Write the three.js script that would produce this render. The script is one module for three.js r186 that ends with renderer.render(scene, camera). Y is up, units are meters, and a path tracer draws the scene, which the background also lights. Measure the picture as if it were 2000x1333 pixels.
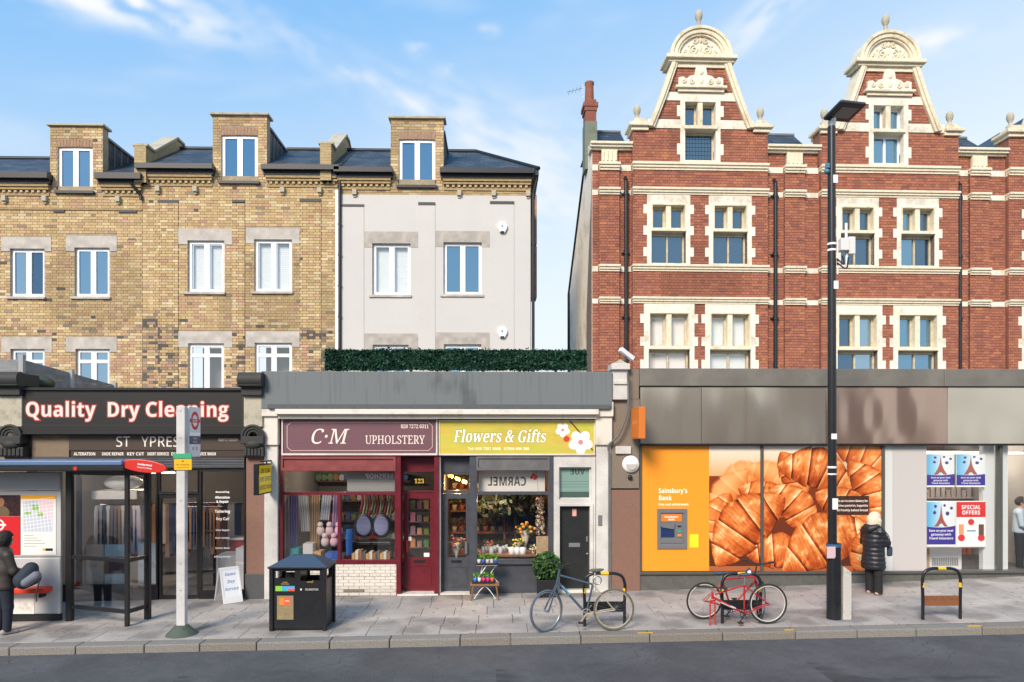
import * as THREE from 'three';
import { mergeGeometries } from 'three/addons/utils/BufferGeometryUtils.js';
import { RoundedBoxGeometry } from 'three/addons/geometries/RoundedBoxGeometry.js';

// ---------- camera, sky, sun, exposure ----------
const F = 1400, HZ = 868, EYE = 3.2, YAW = 0.022;            // focal length and horizon in pixels of the 2000 x 1333 photograph
const scene = new THREE.Scene();
const camera = new THREE.PerspectiveCamera(2 * Math.atan(HZ / F) * 180 / Math.PI, 2000 / (2 * HZ), 0.1, 400);
camera.position.set(0, EYE, 0); camera.rotation.y = -YAW;
camera.setViewOffset(2000, 2 * HZ, 0, 0, 2000, 1333);
camera.updateProjectionMatrix();
const renderer = new THREE.WebGLRenderer({ antialias: true });
renderer.setSize(1024, 682);
renderer.toneMapping = THREE.LinearToneMapping;
renderer.toneMappingExposure = 1.75;
renderer.shadowMap.enabled = true;
const SUNAZ = 0.46, SUNEL = 0.60;
const sun = new THREE.DirectionalLight(0xffeedb, 2.8);
sun.position.set(-Math.sin(SUNAZ) * Math.cos(SUNEL) * 60, Math.sin(SUNEL) * 60, -14 + Math.cos(SUNAZ) * Math.cos(SUNEL) * 60);
sun.target.position.set(0, 0, -14); sun.castShadow = true; sun.shadow.radius = 38;
Object.assign(sun.shadow.camera, { left: -22, right: 22, top: 22, bottom: -22, near: 1, far: 140 });
sun.shadow.mapSize.set(2048, 2048);
scene.add(sun, sun.target);

let seed = 7; const rnd = () => { seed = (seed * 1664525 + 1013904223) >>> 0; return seed / 4294967296; };
const rr = (a, b) => a + (b - a) * rnd();
const hash = (x, y) => { let h = (x * 374761393 + y * 668265263) | 0; h = Math.imul(h ^ (h >>> 13), 1274126177); return ((h ^ (h >>> 16)) >>> 0) / 4294967296; };
const vnoise = (x, y, wrap = 0) => {
  const xi = Math.floor(x), yi = Math.floor(y), fx = x - xi, fy = y - yi, w = v => wrap ? ((v % wrap) + wrap) % wrap : v;
  const u = fx * fx * (3 - 2 * fx), v = fy * fy * (3 - 2 * fy);
  const a = hash(w(xi), w(yi)), b = hash(w(xi + 1), w(yi)), c = hash(w(xi), w(yi + 1)), d = hash(w(xi + 1), w(yi + 1));
  return a + (b - a) * u + (c - a) * v + (a - b - c + d) * u * v;
};
const fbm = (x, y, o = 4, wrap = 0) => { let s = 0, a = 0.5, t = 0; for (let i = 0; i < o; i++) { s += a * vnoise(x, y, wrap); t += a; x *= 2; y *= 2; wrap *= 2; a *= 0.5; } return s / t; };
const clamp = (v, a = 0, b = 1) => Math.min(b, Math.max(a, v));
const sstep = (a, b, v) => { const t = clamp((v - a) / (b - a)); return t * t * (3 - 2 * t); };

// sky: blue above, white at the horizon, paler towards the right, thin wisps of cloud
{
  const W = 1536, Hh = 768, d = new Float32Array(W * Hh * 4);
  for (let j = 0; j < Hh; j++) for (let i = 0; i < W; i++) {
    const el = ((j + 0.5) / Hh - 0.5) * Math.PI, th = ((i + 0.5) / W - 0.5) * 2 * Math.PI;    // equirectangular: u = atan2(z, x)
    const dx = Math.cos(el) * Math.cos(th), dz = Math.cos(el) * Math.sin(th);
    const az = Math.atan2(dx, -dz);                                                         // 0 ahead (-z), + to the right
    const e = Math.max(0, el);
    const pale = 0.5 + 0.5 * Math.sin(az * 0.9 - 0.05);
    let k = sstep(0.02, 0.66, e + 0.10 - pale * 0.40); k = Math.pow(k, 0.9);
    const hor = [0.50, 0.555, 0.585], top = [0.082, 0.275, 0.545];
    let c = [0, 1, 2].map(q => hor[q] + (top[q] - hor[q]) * k);
    // wisps: stretched noise, a few small puffs
    const f1 = fbm(az * 5 + el * 6 + 11, el * 26 - az * 5 + 5, 6), f2 = fbm(az * 14 + 3, el * 60 - az * 9, 5);
    let w = sstep(0.50, 0.85, f1 * 0.75 + f2 * 0.25) * 0.20;
    const wisp = (a0, e0, sa, se, tilt, amt) => { const da = az - a0, de = el - e0 - tilt * da + 0.018 * (f1 - 0.5); const g = Math.exp(-(da * da) / (sa * sa) - (de * de) / (se * se)); return g * amt * (0.1 + 1.5 * sstep(0.28, 0.75, fbm(az * 26 + a0 * 40, (el - tilt * az) * 90, 5))); };
    w += wisp(-0.50, 0.500, 0.14, 0.022, -0.03, 0.9) + wisp(-0.60, 0.515, 0.12, 0.012, 0.02, 0.5) + wisp(-0.20, 0.470, 0.20, 0.014, -0.36, 0.30) + wisp(0.0, 0.40, 0.16, 0.05, -0.32, 0.36) + wisp(0.06, 0.33, 0.14, 0.05, -0.3, 0.3)
      + wisp(-0.013, 0.522, 0.013, 0.006, 0.1, 1.0) + wisp(-0.073, 0.482, 0.012, 0.0055, 0.05, 1.0) + wisp(-0.108, 0.502, 0.014, 0.004, 0, 0.5)
      + wisp(0.40, 0.53, 0.16, 0.025, 0.5, 0.42) + wisp(0.55, 0.455, 0.05, 0.012, -0.12, 0.7);
    w = clamp(w) * sstep(-0.02, 0.06, el);
    const o = (j * W + i) * 4;
    for (let q = 0; q < 3; q++) { let val = c[q] + ([0.555, 0.568, 0.578][q] - c[q]) * w; if (el < 0) val = val + (0.18 - val) * sstep(0, -0.08, el); d[o + q] = val; }
    d[o + 3] = 1;
  }
  const t = new THREE.DataTexture(d, W, Hh, THREE.RGBAFormat, THREE.FloatType);
  t.mapping = THREE.EquirectangularReflectionMapping; t.magFilter = THREE.LinearFilter; t.minFilter = THREE.LinearFilter; t.needsUpdate = true;
  scene.background = t; scene.environment = t;
}

// ---------- helpers ----------
// a vertical wall plane: origin (x0, z0), turned by phi; pixel (px, py) of the photograph -> [s along the wall, height y]
class Plane {
  constructor(px, D, phi = 0) { this.phi = phi; const r = ray(px, HZ); const t = D / -r.z; this.x0 = r.x * t; this.z0 = -D; }
  at(px, py, n = 0) {
    const r = ray(px, py), nx = Math.sin(this.phi), nz = Math.cos(this.phi);
    const t = (this.x0 * nx + this.z0 * nz + n) / (r.x * nx + r.z * nz);
    const X = r.x * t - this.x0, Z = r.z * t - this.z0;
    return [X * Math.cos(this.phi) - Z * Math.sin(this.phi), EYE + r.y * t];
  }
  s(px, n = 0) { return this.at(px, 600, n)[0]; }
  y(py, px, n = 0) { return this.at(px, py, n)[1]; }
  r(x0, y0, x1, y1, n = 0) { const xm = (x0 + x1) / 2; return { s0: this.s(x0, n), s1: this.s(x1, n), y0: this.y(y1, xm, n), y1: this.y(y0, xm, n) }; }
  place(o) { o.position.set(this.x0, 0, this.z0); o.rotation.y = this.phi; return o; }
}
function ray(px, py) {
  const u = (px - 1000) / F, v = (HZ - py) / F, c = Math.cos(YAW), s = Math.sin(YAW);
  return { x: s + u * c, y: v, z: -c + u * s };
}
const KZ = -12.03;                                            // kerb face
const SHOPD = 15.34;
const ground = (x, z) => { const b = clamp((-z + KZ) / 3.3); return -0.05 + 0.05 * b + 0.015 * x + (x > 0 ? 0.0013 * x * x * b : 0); };
const roadY = x => -0.18 + 0.015 * x;
function G(px, py) { const r = ray(px, py); let t = 10; for (let i = 0; i < 12; i++) { const y = ground(r.x * t, r.z * t); t = (y - EYE) / r.y; } return new THREE.Vector3(r.x * t, EYE + r.y * t, r.z * t); }
function atDepth(px, py, D) { const r = ray(px, py), t = D / -r.z; return new THREE.Vector3(r.x * t, EYE + r.y * t, -D); }

function box(x0, x1, y0, y1, z0, z1) { const g = new THREE.BoxGeometry(Math.abs(x1 - x0), Math.abs(y1 - y0), Math.abs(z1 - z0)); g.translate((x0 + x1) / 2, (y0 + y1) / 2, (z0 + z1) / 2); return g; }
function rbox(x0, x1, y0, y1, z0, z1, r = 0.01) { const w = Math.abs(x1 - x0), h = Math.abs(y1 - y0), d = Math.abs(z1 - z0); const g = new RoundedBoxGeometry(w, h, d, 2, Math.min(r, w / 2.1, h / 2.1, d / 2.1)); g.translate((x0 + x1) / 2, (y0 + y1) / 2, (z0 + z1) / 2); return g; }
function bar(a, b, r, r2 = r, seg = 8) { const A = new THREE.Vector3(...(a.toArray ? a.toArray() : a)), B = new THREE.Vector3(...(b.toArray ? b.toArray() : b)); const d = B.clone().sub(A), g = new THREE.CylinderGeometry(r2, r, d.length(), seg); g.applyQuaternion(new THREE.Quaternion().setFromUnitVectors(new THREE.Vector3(0, 1, 0), d.normalize())); const m = A.add(B).multiplyScalar(0.5); g.translate(m.x, m.y, m.z); return g; }
function tube(pts, r, seg = 24, rs = 8) { return new THREE.TubeGeometry(new THREE.CatmullRomCurve3(pts.map(p => new THREE.Vector3(...p)), false, 'centripetal'), seg, r, rs); }
function extr(pts, depth, z0 = 0, bevel = 0) { const s = new THREE.Shape(pts.map(p => new THREE.Vector2(p[0], p[1]))); const g = new THREE.ExtrudeGeometry(s, { depth, bevelEnabled: bevel > 0, bevelSize: bevel, bevelThickness: bevel, bevelSegments: 2, curveSegments: 20 }); g.translate(0, 0, z0); return g; }
function sphere(x, y, z, rx, ry = rx, rz = rx, w = 14, h = 10) { const g = new THREE.SphereGeometry(1, w, h); g.scale(rx, ry, rz); g.translate(x, y, z); return g; }
function lathe(pts, x, y, z, seg = 20) { const g = new THREE.LatheGeometry(pts.map(p => new THREE.Vector2(p[0], p[1])), seg); g.translate(x, y, z); return g; }
// uv in metres, from the side each face points to
function metreUV(g) {
  if (g.index) g = g.toNonIndexed();
  if (!g.attributes.normal) g.computeVertexNormals();
  const p = g.attributes.position, n = g.attributes.normal, uv = new Float32Array(p.count * 2);
  for (let i = 0; i < p.count; i += 3) {
    let ax = 0, ay = 0, az = 0; for (let k = 0; k < 3; k++) { ax += Math.abs(n.getX(i + k)); ay += Math.abs(n.getY(i + k)); az += Math.abs(n.getZ(i + k)); }
    for (let k = 0; k < 3; k++) { const q = i + k; const [u, v] = az >= ax && az >= ay ? [p.getX(q), p.getY(q)] : ax >= ay ? [p.getZ(q), p.getY(q)] : [p.getX(q), p.getZ(q)]; uv[q * 2] = u; uv[q * 2 + 1] = v; }
  }
  g.setAttribute('uv', new THREE.BufferAttribute(uv, 2));
  for (const k of Object.keys(g.attributes)) if (!['position', 'normal', 'uv'].includes(k)) g.deleteAttribute(k);
  return g;
}
const taken = {};
const numbered = n => { const k = taken[n] = (taken[n] ?? -1) + 1; return k ? `${n}_${String(k).padStart(3, '0')}` : n; };
function meshOf(name, geos, material, parent, keepUV) {
  geos = [].concat(geos);
  const gs = geos.map(g => keepUV ? (g.index ? g.toNonIndexed() : g) : metreUV(g));
  const m = new THREE.Mesh(gs.length > 1 ? mergeGeometries(gs) : gs[0], material);
  m.name = name; m.castShadow = m.receiveShadow = true;
  if (parent) parent.add(m);
  return m;
}
const part = meshOf, parts = (name, geos, material, parent) => geos.forEach(g => meshOf(name, g, material, parent));
function group(name, parent) { const g = new THREE.Group(); g.name = name; if (parent) parent.add(g); return g; }
function thing(name, label, category, grp) { const o = new THREE.Group(); o.name = numbered(name); o.userData = { label, category }; if (grp) o.userData.group = grp; scene.add(o); return o; }
function single(name, geos, material, label, category, grp, keepUV) { const m = meshOf(numbered(name), geos, material, scene, keepUV); m.userData = { label, category }; if (grp) m.userData.group = grp; return m; }
function structure(name, geos, material) { const m = geos ? meshOf(name, geos, material, scene) : group(name, scene); m.userData = { kind: 'structure' }; return m; }

// ---------- textures and materials ----------
function noiseTex(size, fn, srgb = true) {
  const d = new Uint8Array(size * size * 4);
  for (let j = 0; j < size; j++) for (let i = 0; i < size; i++) { const c = fn(i / size, j / size, i, j); const o = (j * size + i) * 4; for (let q = 0; q < 3; q++) d[o + q] = clamp(Array.isArray(c) ? c[q] : c) * 255; d[o + 3] = 255; }
  const t = new THREE.DataTexture(d, size, size, THREE.RGBAFormat); t.wrapS = t.wrapT = THREE.RepeatWrapping; t.magFilter = THREE.LinearFilter; t.minFilter = THREE.LinearMipmapLinearFilter; t.generateMipmaps = true;
  if (srgb) t.colorSpace = THREE.SRGBColorSpace; t.needsUpdate = true; return t;
}
const rep = (t, m) => { const c = t.clone(); c.repeat.set(1 / m, 1 / m); c.needsUpdate = true; return c; };
const tMottle = noiseTex(256, (u, v) => 0.80 + 0.2 * fbm(u * 8, v * 8, 5, 8) + 0.08 * (hash(u * 256 | 0, v * 256 | 0) - 0.5));
const tStain = noiseTex(512, (u, v) => { const a = fbm(u * 5, v * 5, 6, 5), b = fbm(u * 14, v * 5, 5, 0), c = fbm(u * 40, v * 40, 3, 40); const k = sstep(0.50, 0.80, a * 0.75 + b * 0.25) * 0.75 + 0.25 * sstep(0.55, 0.75, c); return [1 - k * 0.20, 1 - k * 0.22, 1 - k * 0.27]; });
const tSoft = noiseTex(256, (u, v, i, j) => 0.955 + 0.04 * fbm(u * 5, v * 5, 4, 5) + 0.02 * (hash(i, j) - 0.5));
const tDrip = noiseTex(512, (u, v) => { const a = fbm(u * 6, v * 6, 6, 6), b = fbm(u * 90, v * 7, 4, 0), c = fbm(u * 26, v * 4, 4, 0); return 1 - 0.30 * sstep(0.45, 0.8, a * 0.65 + c * 0.35) - 0.06 * sstep(0.5, 0.75, b) + 0.06 * a; });
const tGranite = noiseTex(256, (u, v, i, j) => { const h = hash(i >> 1, j >> 1), h2 = hash(i + 999, j); return 0.62 + 0.38 * h * (0.7 + 0.3 * h2) + (h2 > 0.93 ? -0.25 : 0); });
const tAsphalt = noiseTex(1024, (u, v, i, j) => { const p = fbm(u * 5, v * 5, 5, 5), q = fbm(u * 40, v * 40, 3, 40), cr = Math.abs(fbm(u * 7 + 2, v * 7, 5, 7) - 0.5), st = sstep(0.60, 0.74, fbm(u * 3 + 1, v * 9, 4, 0)); return 0.58 + 0.30 * hash(i, j) * (0.6 + 0.4 * q) + 0.30 * (p - 0.5) - (cr < 0.006 && p > 0.5 ? 0.22 : 0) - 0.16 * st + (hash(i >> 1, j >> 1) > 0.985 ? 0.25 : 0); });
const tSlab = noiseTex(512, (u, v, i, j) => { const a = fbm(u * 6, v * 6, 5, 6), b = fbm(u * 3 + 9, v * 3, 3, 3); return 0.76 + 0.20 * a + 0.07 * hash(i, j) - 0.24 * sstep(0.52, 0.75, b) - (vnoise(u * 40, v * 40, 40) > 0.92 ? 0.24 : 0); });
const tSlate = noiseTex(256, (u, v, i, j) => { const row = Math.floor(v * 12), uu = u * 7 + (row % 2) * 0.5, c = Math.floor(uu), fx = uu - c, fy = v * 12 - row; const tone = 0.68 + 0.32 * hash(c % 7, row); return (fy < 0.1 || fx < 0.05) ? tone * 0.55 : tone * (0.9 + 0.1 * hash(i, j)); });
const bumpFine = noiseTex(256, (u, v, i, j) => 0.5 * hash(i, j) + 0.5 * fbm(u * 24, v * 24, 3, 24), false);
const M = (r, g, b, rough = 0.8, o = {}) => { const { tex, m = 1, ...rest } = o; const mt = new THREE.MeshPhysicalMaterial({ roughness: rough, ...rest }); mt.color.setRGB(r, g, b); if (tex) mt.map = rep(tex, m); return mt; };
const mat = {
  stone: M(0.76, 0.69, 0.53, 0.85, { tex: tStain, m: 2.3 }), stonePale: M(0.79, 0.745, 0.64, 0.85, { tex: tStain, m: 1.9 }), stoneGrey: M(0.45, 0.42, 0.33, 0.9, { tex: tStain, m: 0.9 }),
  render: M(0.60, 0.59, 0.57, 0.9, { tex: tSoft, m: 4.3 }), band: M(0.53, 0.49, 0.44, 0.9, { tex: tMottle, m: 1 }), lintel: M(0.60, 0.56, 0.51, 0.85, { tex: tMottle, m: 1.2 }),
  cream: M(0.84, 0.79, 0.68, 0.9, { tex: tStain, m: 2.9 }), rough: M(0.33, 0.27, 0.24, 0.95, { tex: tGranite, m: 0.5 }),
  mortarY: M(0.46, 0.38, 0.26, 0.95, { tex: tMottle, m: 0.7 }), mortarR: M(0.285, 0.125, 0.088, 0.95, { tex: tMottle, m: 0.7 }),
  slate: M(0.075, 0.09, 0.115, 0.55, { tex: tSlate, m: 1.9 }), lead: M(0.22, 0.25, 0.28, 0.5, { tex: tMottle, m: 0.8 }), gutter: M(0.012, 0.015, 0.022, 0.45),
  upvc: M(0.82, 0.84, 0.86, 0.35), timberCream: M(0.70, 0.60, 0.42, 0.6, { tex: tMottle, m: 0.6 }),
  concreteGrey: M(0.155, 0.175, 0.18, 0.85, { tex: tDrip, m: 5.3 }), capGrey: M(0.15, 0.155, 0.15, 0.85, { tex: tStain, m: 1.1 }), plaster: M(0.70, 0.66, 0.585, 0.8, { tex: tStain, m: 5.1 }),
  maroon: M(0.17, 0.012, 0.024, 0.35, { tex: tMottle, m: 0.9 }), maroonFaded: M(0.27, 0.055, 0.055, 0.5, { tex: tMottle, m: 0.9 }), charcoal: M(0.075, 0.083, 0.10, 0.4, { tex: tMottle, m: 0.9 }), charcoalLight: M(0.16, 0.16, 0.165, 0.5, { tex: tMottle, m: 1 }),
  whitePaint: M(0.74, 0.72, 0.68, 0.55, { tex: tMottle, m: 2.7 }), black: M(0.012, 0.012, 0.014, 0.4), blackDoor: M(0.022, 0.026, 0.026, 0.4, { tex: tMottle, m: 0.6 }), blackMetal: M(0.017, 0.019, 0.023, 0.35, { tex: tMottle, m: 0.5 }),
  ironStone: M(0.055, 0.058, 0.055, 0.7, { tex: tGranite, m: 0.8 }), granitePink: M(0.40, 0.215, 0.155, 0.55, { tex: tGranite, m: 0.42 }), graniteTan: M(0.36, 0.29, 0.22, 0.6, { tex: tGranite, m: 0.5 }), graniteGrey: M(0.13, 0.135, 0.14, 0.5, { tex: tGranite, m: 0.5 }),
  bronze: M(0.60, 0.53, 0.435, 0.15, { metalness: 0.78 }), bronzeRedReflection: M(0.47, 0.33, 0.265, 0.15, { metalness: 0.78 }), bronzeDull: M(0.27, 0.25, 0.215, 0.45, { metalness: 0.4, tex: tMottle, m: 2.6 }), shopFrame: M(0.11, 0.11, 0.10, 0.4, { metalness: 0.3 }), riser: M(0.13, 0.13, 0.115, 0.6, { tex: tMottle, m: 0.7 }),
  glass: M(1, 1, 1, 0.0, { transmission: 1, thickness: 0, ior: 1.7 }), steel: M(0.45, 0.46, 0.47, 0.35, { metalness: 0.8 }), greyPanel: M(0.50, 0.50, 0.50, 0.45), red: M(0.60, 0.03, 0.02, 0.35), seatRed: M(0.72, 0.05, 0.02, 0.4), orange: M(0.85, 0.24, 0.02, 0.5), yellow: M(0.80, 0.48, 0.01, 0.5),
  wood: M(0.30, 0.14, 0.06, 0.7, { tex: tMottle, m: 0.3 }), board: M(0.55, 0.38, 0.22, 0.8, { tex: tMottle, m: 0.4 }), fence: M(0.27, 0.28, 0.29, 0.7, { tex: tMottle, m: 0.8 }), rubber: M(0.02, 0.02, 0.02, 0.8), white: M(0.8, 0.8, 0.8, 0.5), green: M(0.04, 0.10, 0.05, 0.7), room: M(0.11, 0.095, 0.085, 0.9), roomPale: M(0.60, 0.58, 0.54, 0.9), floorIn: M(0.20, 0.16, 0.12, 0.8),
  dirt: M(0.06, 0.055, 0.05, 0.95), asphalt: M(0.18, 0.182, 0.187, 0.85, { tex: tAsphalt, m: 4.7 }), kerbA: M(0.40, 0.38, 0.34, 0.85, { tex: tGranite, m: 0.6 }), kerbB: M(0.37, 0.335, 0.285, 0.85, { tex: tGranite, m: 0.6 }), blind: M(0.66, 0.72, 0.74, 0.8), curtain: M(0.72, 0.70, 0.68, 0.9), darkRoom: M(0.03, 0.035, 0.04, 0.9),
};
const paneMats = [[0.26, 0.42, 0.55], [0.20, 0.36, 0.50], [0.33, 0.47, 0.58], [0.12, 0.20, 0.29]].map(c => M(...c, 0.03, { metalness: 0.9 }));
function canvasTex(w, h, draw) { const c = document.createElement('canvas'); c.width = w; c.height = h; const x = c.getContext('2d'); draw(x, w, h); const t = new THREE.CanvasTexture(c); t.colorSpace = THREE.SRGBColorSpace; t.magFilter = THREE.LinearFilter; t.anisotropy = 4; return t; }
const print = (w, h, draw, rough = 0.5, o = {}) => new THREE.MeshPhysicalMaterial({ map: canvasTex(w, h, draw), roughness: rough, ...o });
const txt = (x, s, cx, cy, font, fill, maxW, align = 'center') => { x.font = font; x.fillStyle = fill; x.textAlign = align; x.textBaseline = 'middle'; if (maxW) x.fillText(s, cx, cy, maxW); else x.fillText(s, cx, cy); };
// a printed panel: front face carries the print, uv 0..1 across it
function panelGeo(s0, s1, y0, y1, n0, n1) {
  const g = box(s0, s1, y0, y1, n0, n1).toNonIndexed(); const p = g.attributes.position, n = g.attributes.normal, uv = g.attributes.uv;
  for (let i = 0; i < p.count; i++) { if (n.getZ(i) > 0.5) uv.setXY(i, (p.getX(i) - s0) / (s1 - s0), (p.getY(i) - y0) / (y1 - y0)); else uv.setXY(i, 0.004, 0.004); }
  return g;
}
// wall of boxes round rectangular openings
function wallCells(o, holes, n0, n1) {
  const xs = [o.s0, o.s1], ys = [o.y0, o.y1]; for (const h of holes) { xs.push(h.s0, h.s1); ys.push(h.y0, h.y1); }
  const U = a => [...new Set(a.map(v => +v.toFixed(4)))].sort((p, q) => p - q); const X = U(xs).filter(v => v >= o.s0 - 2e-4 && v <= o.s1 + 2e-4), Y = U(ys).filter(v => v >= o.y0 - 2e-4 && v <= o.y1 + 2e-4);
  const out = [];
  for (let i = 0; i + 1 < X.length; i++) { let start = null; for (let j = 0; j + 1 < Y.length; j++) { const cx = (X[i] + X[i + 1]) / 2, cy = (Y[j] + Y[j + 1]) / 2; const hole = holes.some(h => cx > h.s0 && cx < h.s1 && cy > h.y0 && cy < h.y1); if (!hole && start === null) start = Y[j]; if ((hole || j + 2 === Y.length) && start !== null) { const end = hole ? Y[j] : Y[j + 1]; if (end - start > 1e-4) out.push(box(X[i], X[i + 1], start, end, n0, n1)); start = null; } } }
  return out;
}
// real bricks, proud of the mortar. spans(y) -> [[s0, s1], ...]; the first 300 nearest to focus are meshes, the rest one instanced part
const brickGeo = new THREE.BoxGeometry(1, 1, 1);
function bricks(parent, y0, y1, spans, holes, n, palette, colourOf, focus, few = 300, course = 0.075, bond = 'flemish') {
  const list = []; let row = 0;
  for (let y = y0; y < y1 - 0.02; y += course, row++) {
    const top = Math.min(y + course - 0.010, y1), ym = (y + top) / 2;
    for (let [a, b] of spans(ym)) {
      let iv = [[a, b]];
      for (const h of holes) if (top > h.y0 + 0.004 && y < h.y1 - 0.004) iv = iv.flatMap(([p, q]) => h.s1 <= p || h.s0 >= q ? [[p, q]] : [[p, h.s0], [h.s1, q]].filter(v => v[1] - v[0] > 0.03));
      for (const [p, q] of iv) {
        let s = Math.floor(p / 0.3375) * 0.3375 - (row % 2) * 0.16875 - 0.05, k = 0;
        for (; s < q; k++) { const L = bond === 'flemish' ? (k % 2 ? 0.1025 : 0.215) : (row % 2 ? 0.1025 : 0.215); const u0 = Math.max(s, p), u1 = Math.min(s + L, q); if (u1 - u0 > 0.02) list.push([(u0 + u1) / 2, ym, u1 - u0, top - y]); s += L + 0.010; }
      }
    }
  }
  list.sort((p, q) => Math.hypot(p[0] - focus[0], p[1] - focus[1]) - Math.hypot(q[0] - focus[0], q[1] - focus[1]));
  const mats = palette.mats ??= palette.map(c => M(...c, 0.9, { tex: tMottle, m: 0.33 }));
  const N = Math.min(few, list.length);
  for (let i = 0; i < N; i++) { const [s, y, w, h] = list[i]; const m = new THREE.Mesh(brickGeo, mats[colourOf(s, y)[1]]); m.name = 'brick'; m.scale.set(w, h, 0.05); m.position.set(s, y, n - 0.025 + rr(0, 0.004)); m.castShadow = m.receiveShadow = true; parent.add(m); }
  if (list.length > N) {
    const base = palette.base ??= new THREE.MeshPhysicalMaterial({ roughness: 0.9 });
    const im = new THREE.InstancedMesh(brickGeo, base, list.length - N), d = new THREE.Object3D(), col = new THREE.Color();
    for (let i = N; i < list.length; i++) { const [s, y, w, h] = list[i]; d.position.set(s, y, n - 0.025 + rr(0, 0.004)); d.scale.set(w, h, 0.05); d.updateMatrix(); im.setMatrixAt(i - N, d.matrix); const [c] = colourOf(s, y); const j = rr(0.86, 1.12); im.setColorAt(i - N, col.setRGB(c[0] * j, c[1] * j, c[2] * j)); }
    im.name = 'brickwork'; im.userData.kind = 'stuff'; im.castShadow = im.receiveShadow = true; parent.add(im);
  }
}

// ---------- ground ----------
{
  // road sheet follows the street's gentle rise
  const sheet = (x0, x1, z0, z1, f, nx = 40, nz = 2) => { const g = new THREE.PlaneGeometry(1, 1, nx, nz).toNonIndexed(); const p = g.attributes.position; for (let i = 0; i < p.count; i++) { const x = x0 + (p.getX(i) + 0.5) * (x1 - x0), z = z1 + (p.getY(i) + 0.5) * (z0 - z1); p.setXYZ(i, x, f(x, z), z); } g.computeVertexNormals(); return g; };
  structure('road', sheet(-60, 60, KZ - 0.03, 30, x => roadY(clamp(x, -40, 40)), 60, 2), mat.asphalt);
  const pv = structure('pavement');
  part('paving_bed', sheet(-60, 60, -40, KZ - 0.25, (x, z) => ground(clamp(x, -20, 13), z) - 0.012, 80, 12), mat.dirt, pv);
  const slabMats = [[0.54, 0.50, 0.455], [0.515, 0.475, 0.435], [0.56, 0.515, 0.465], [0.485, 0.45, 0.415]].map(c => M(...c, 0.85, { tex: tSlab, m: 2.3 }));
  const slab = (x0, x1, z0, z1) => { const g = box(x0, x1, -0.05, 0, z0, z1), p = g.attributes.position, lift = rr(-0.0015, 0.0015); for (let i = 0; i < p.count; i++) p.setY(i, p.getY(i) + ground(p.getX(i), p.getZ(i)) + lift); g.computeVertexNormals(); return g; };
  let row = 0;
  for (let z = KZ - 0.31; z > -SHOPD - 0.1; z -= 0.62, row++) {
    const z1 = Math.max(z - 0.607, -SHOPD - 0.1); let x = -11.6 + (row % 2) * 0.3;
    while (x < 12) { const w = hash(Math.round(x * 10), row) > 0.82 ? 0.9 : 0.63; part('paving_slab', slab(x, x + w - 0.011, z1, z), slabMats[Math.floor(hash(Math.round(x * 7), row + 40) * 4)], pv); x += w; }
  }
  const kb = structure('kerb');
  let x = -12.2; while (x < 12.6) { const w = rr(0.85, 1.25), y = ground(x + w / 2, KZ); const g = rbox(-w / 2 + 0.006, w / 2 - 0.006, -0.25, 0.004, -0.30, 0, 0.022), p = g.attributes.position; for (let i = 0; i < p.count; i++) { const a = p.getX(i), b = p.getY(i), c = p.getZ(i); p.setXYZ(i, a, b + 0.015 * a + 0.006 * (fbm(a * 5 + x * 9, c * 9 + b * 7, 3) - 0.5), c + 0.016 * (fbm(a * 4 + x * 3, b * 12, 3) - 0.5)); } g.computeVertexNormals(); const m = part('kerb_stone', g, rnd() > 0.45 ? mat.kerbA : mat.kerbB, kb); m.position.set(x + w / 2, y, KZ); x += w; }
  // worn white dash in the road and two small yellow kerb marks
  const dash = (px0, px1, py, wid) => { const a = G(px0, py), b = G(px1, py); const t = sheet(Math.min(a.x, b.x), Math.max(a.x, b.x), -10.2 - wid, -10.2, xx => roadY(xx) + 0.004, 4, 1); return t; };
  for (const [p0, w] of [[1262, 0.13], [1545, 0.08], [1910, 0.12]]) { const q = atDepth(p0, 1240, 12.02); const m = structure('kerb_marking', sheet(q.x - w, q.x + w, KZ - 0.1, KZ - 0.03, xx => ground(xx, KZ) + 0.0095, 3, 1), mat.yellow); m.name = numbered('kerb_marking'); }
}

// ---------- brick houses set back behind the shops ----------
const yellowPal = [[0.50, 0.365, 0.185], [0.55, 0.42, 0.225], [0.47, 0.335, 0.17], [0.50, 0.335, 0.215], [0.61, 0.50, 0.305], [0.45, 0.275, 0.18], [0.29, 0.225, 0.155], [0.11, 0.097, 0.085]];
const redPal = [[0.345, 0.130, 0.080], [0.365, 0.140, 0.082], [0.325, 0.120, 0.077], [0.40, 0.160, 0.085], [0.30, 0.112, 0.078], [0.255, 0.10, 0.075]];
const pick = (pal, w) => { let r = rnd(); for (let i = 0; i < w.length; i++) { r -= w[i]; if (r <= 0) return [pal[i], i]; } return [pal[0], 0]; };
const HP = new Plane(0, 19.2);                               // the houses' common wall plane
const SOOT = [[278, 311, 614, 0.75], [311, 347, 640, 0.5], [453, 479, 640, 0.45], [586, 627, 640, 0.45], [627, 661, 632, 0.85]].map(([a, b, y, k]) => [HP.s(a), HP.s(b), HP.y(y, a), k]);
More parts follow.
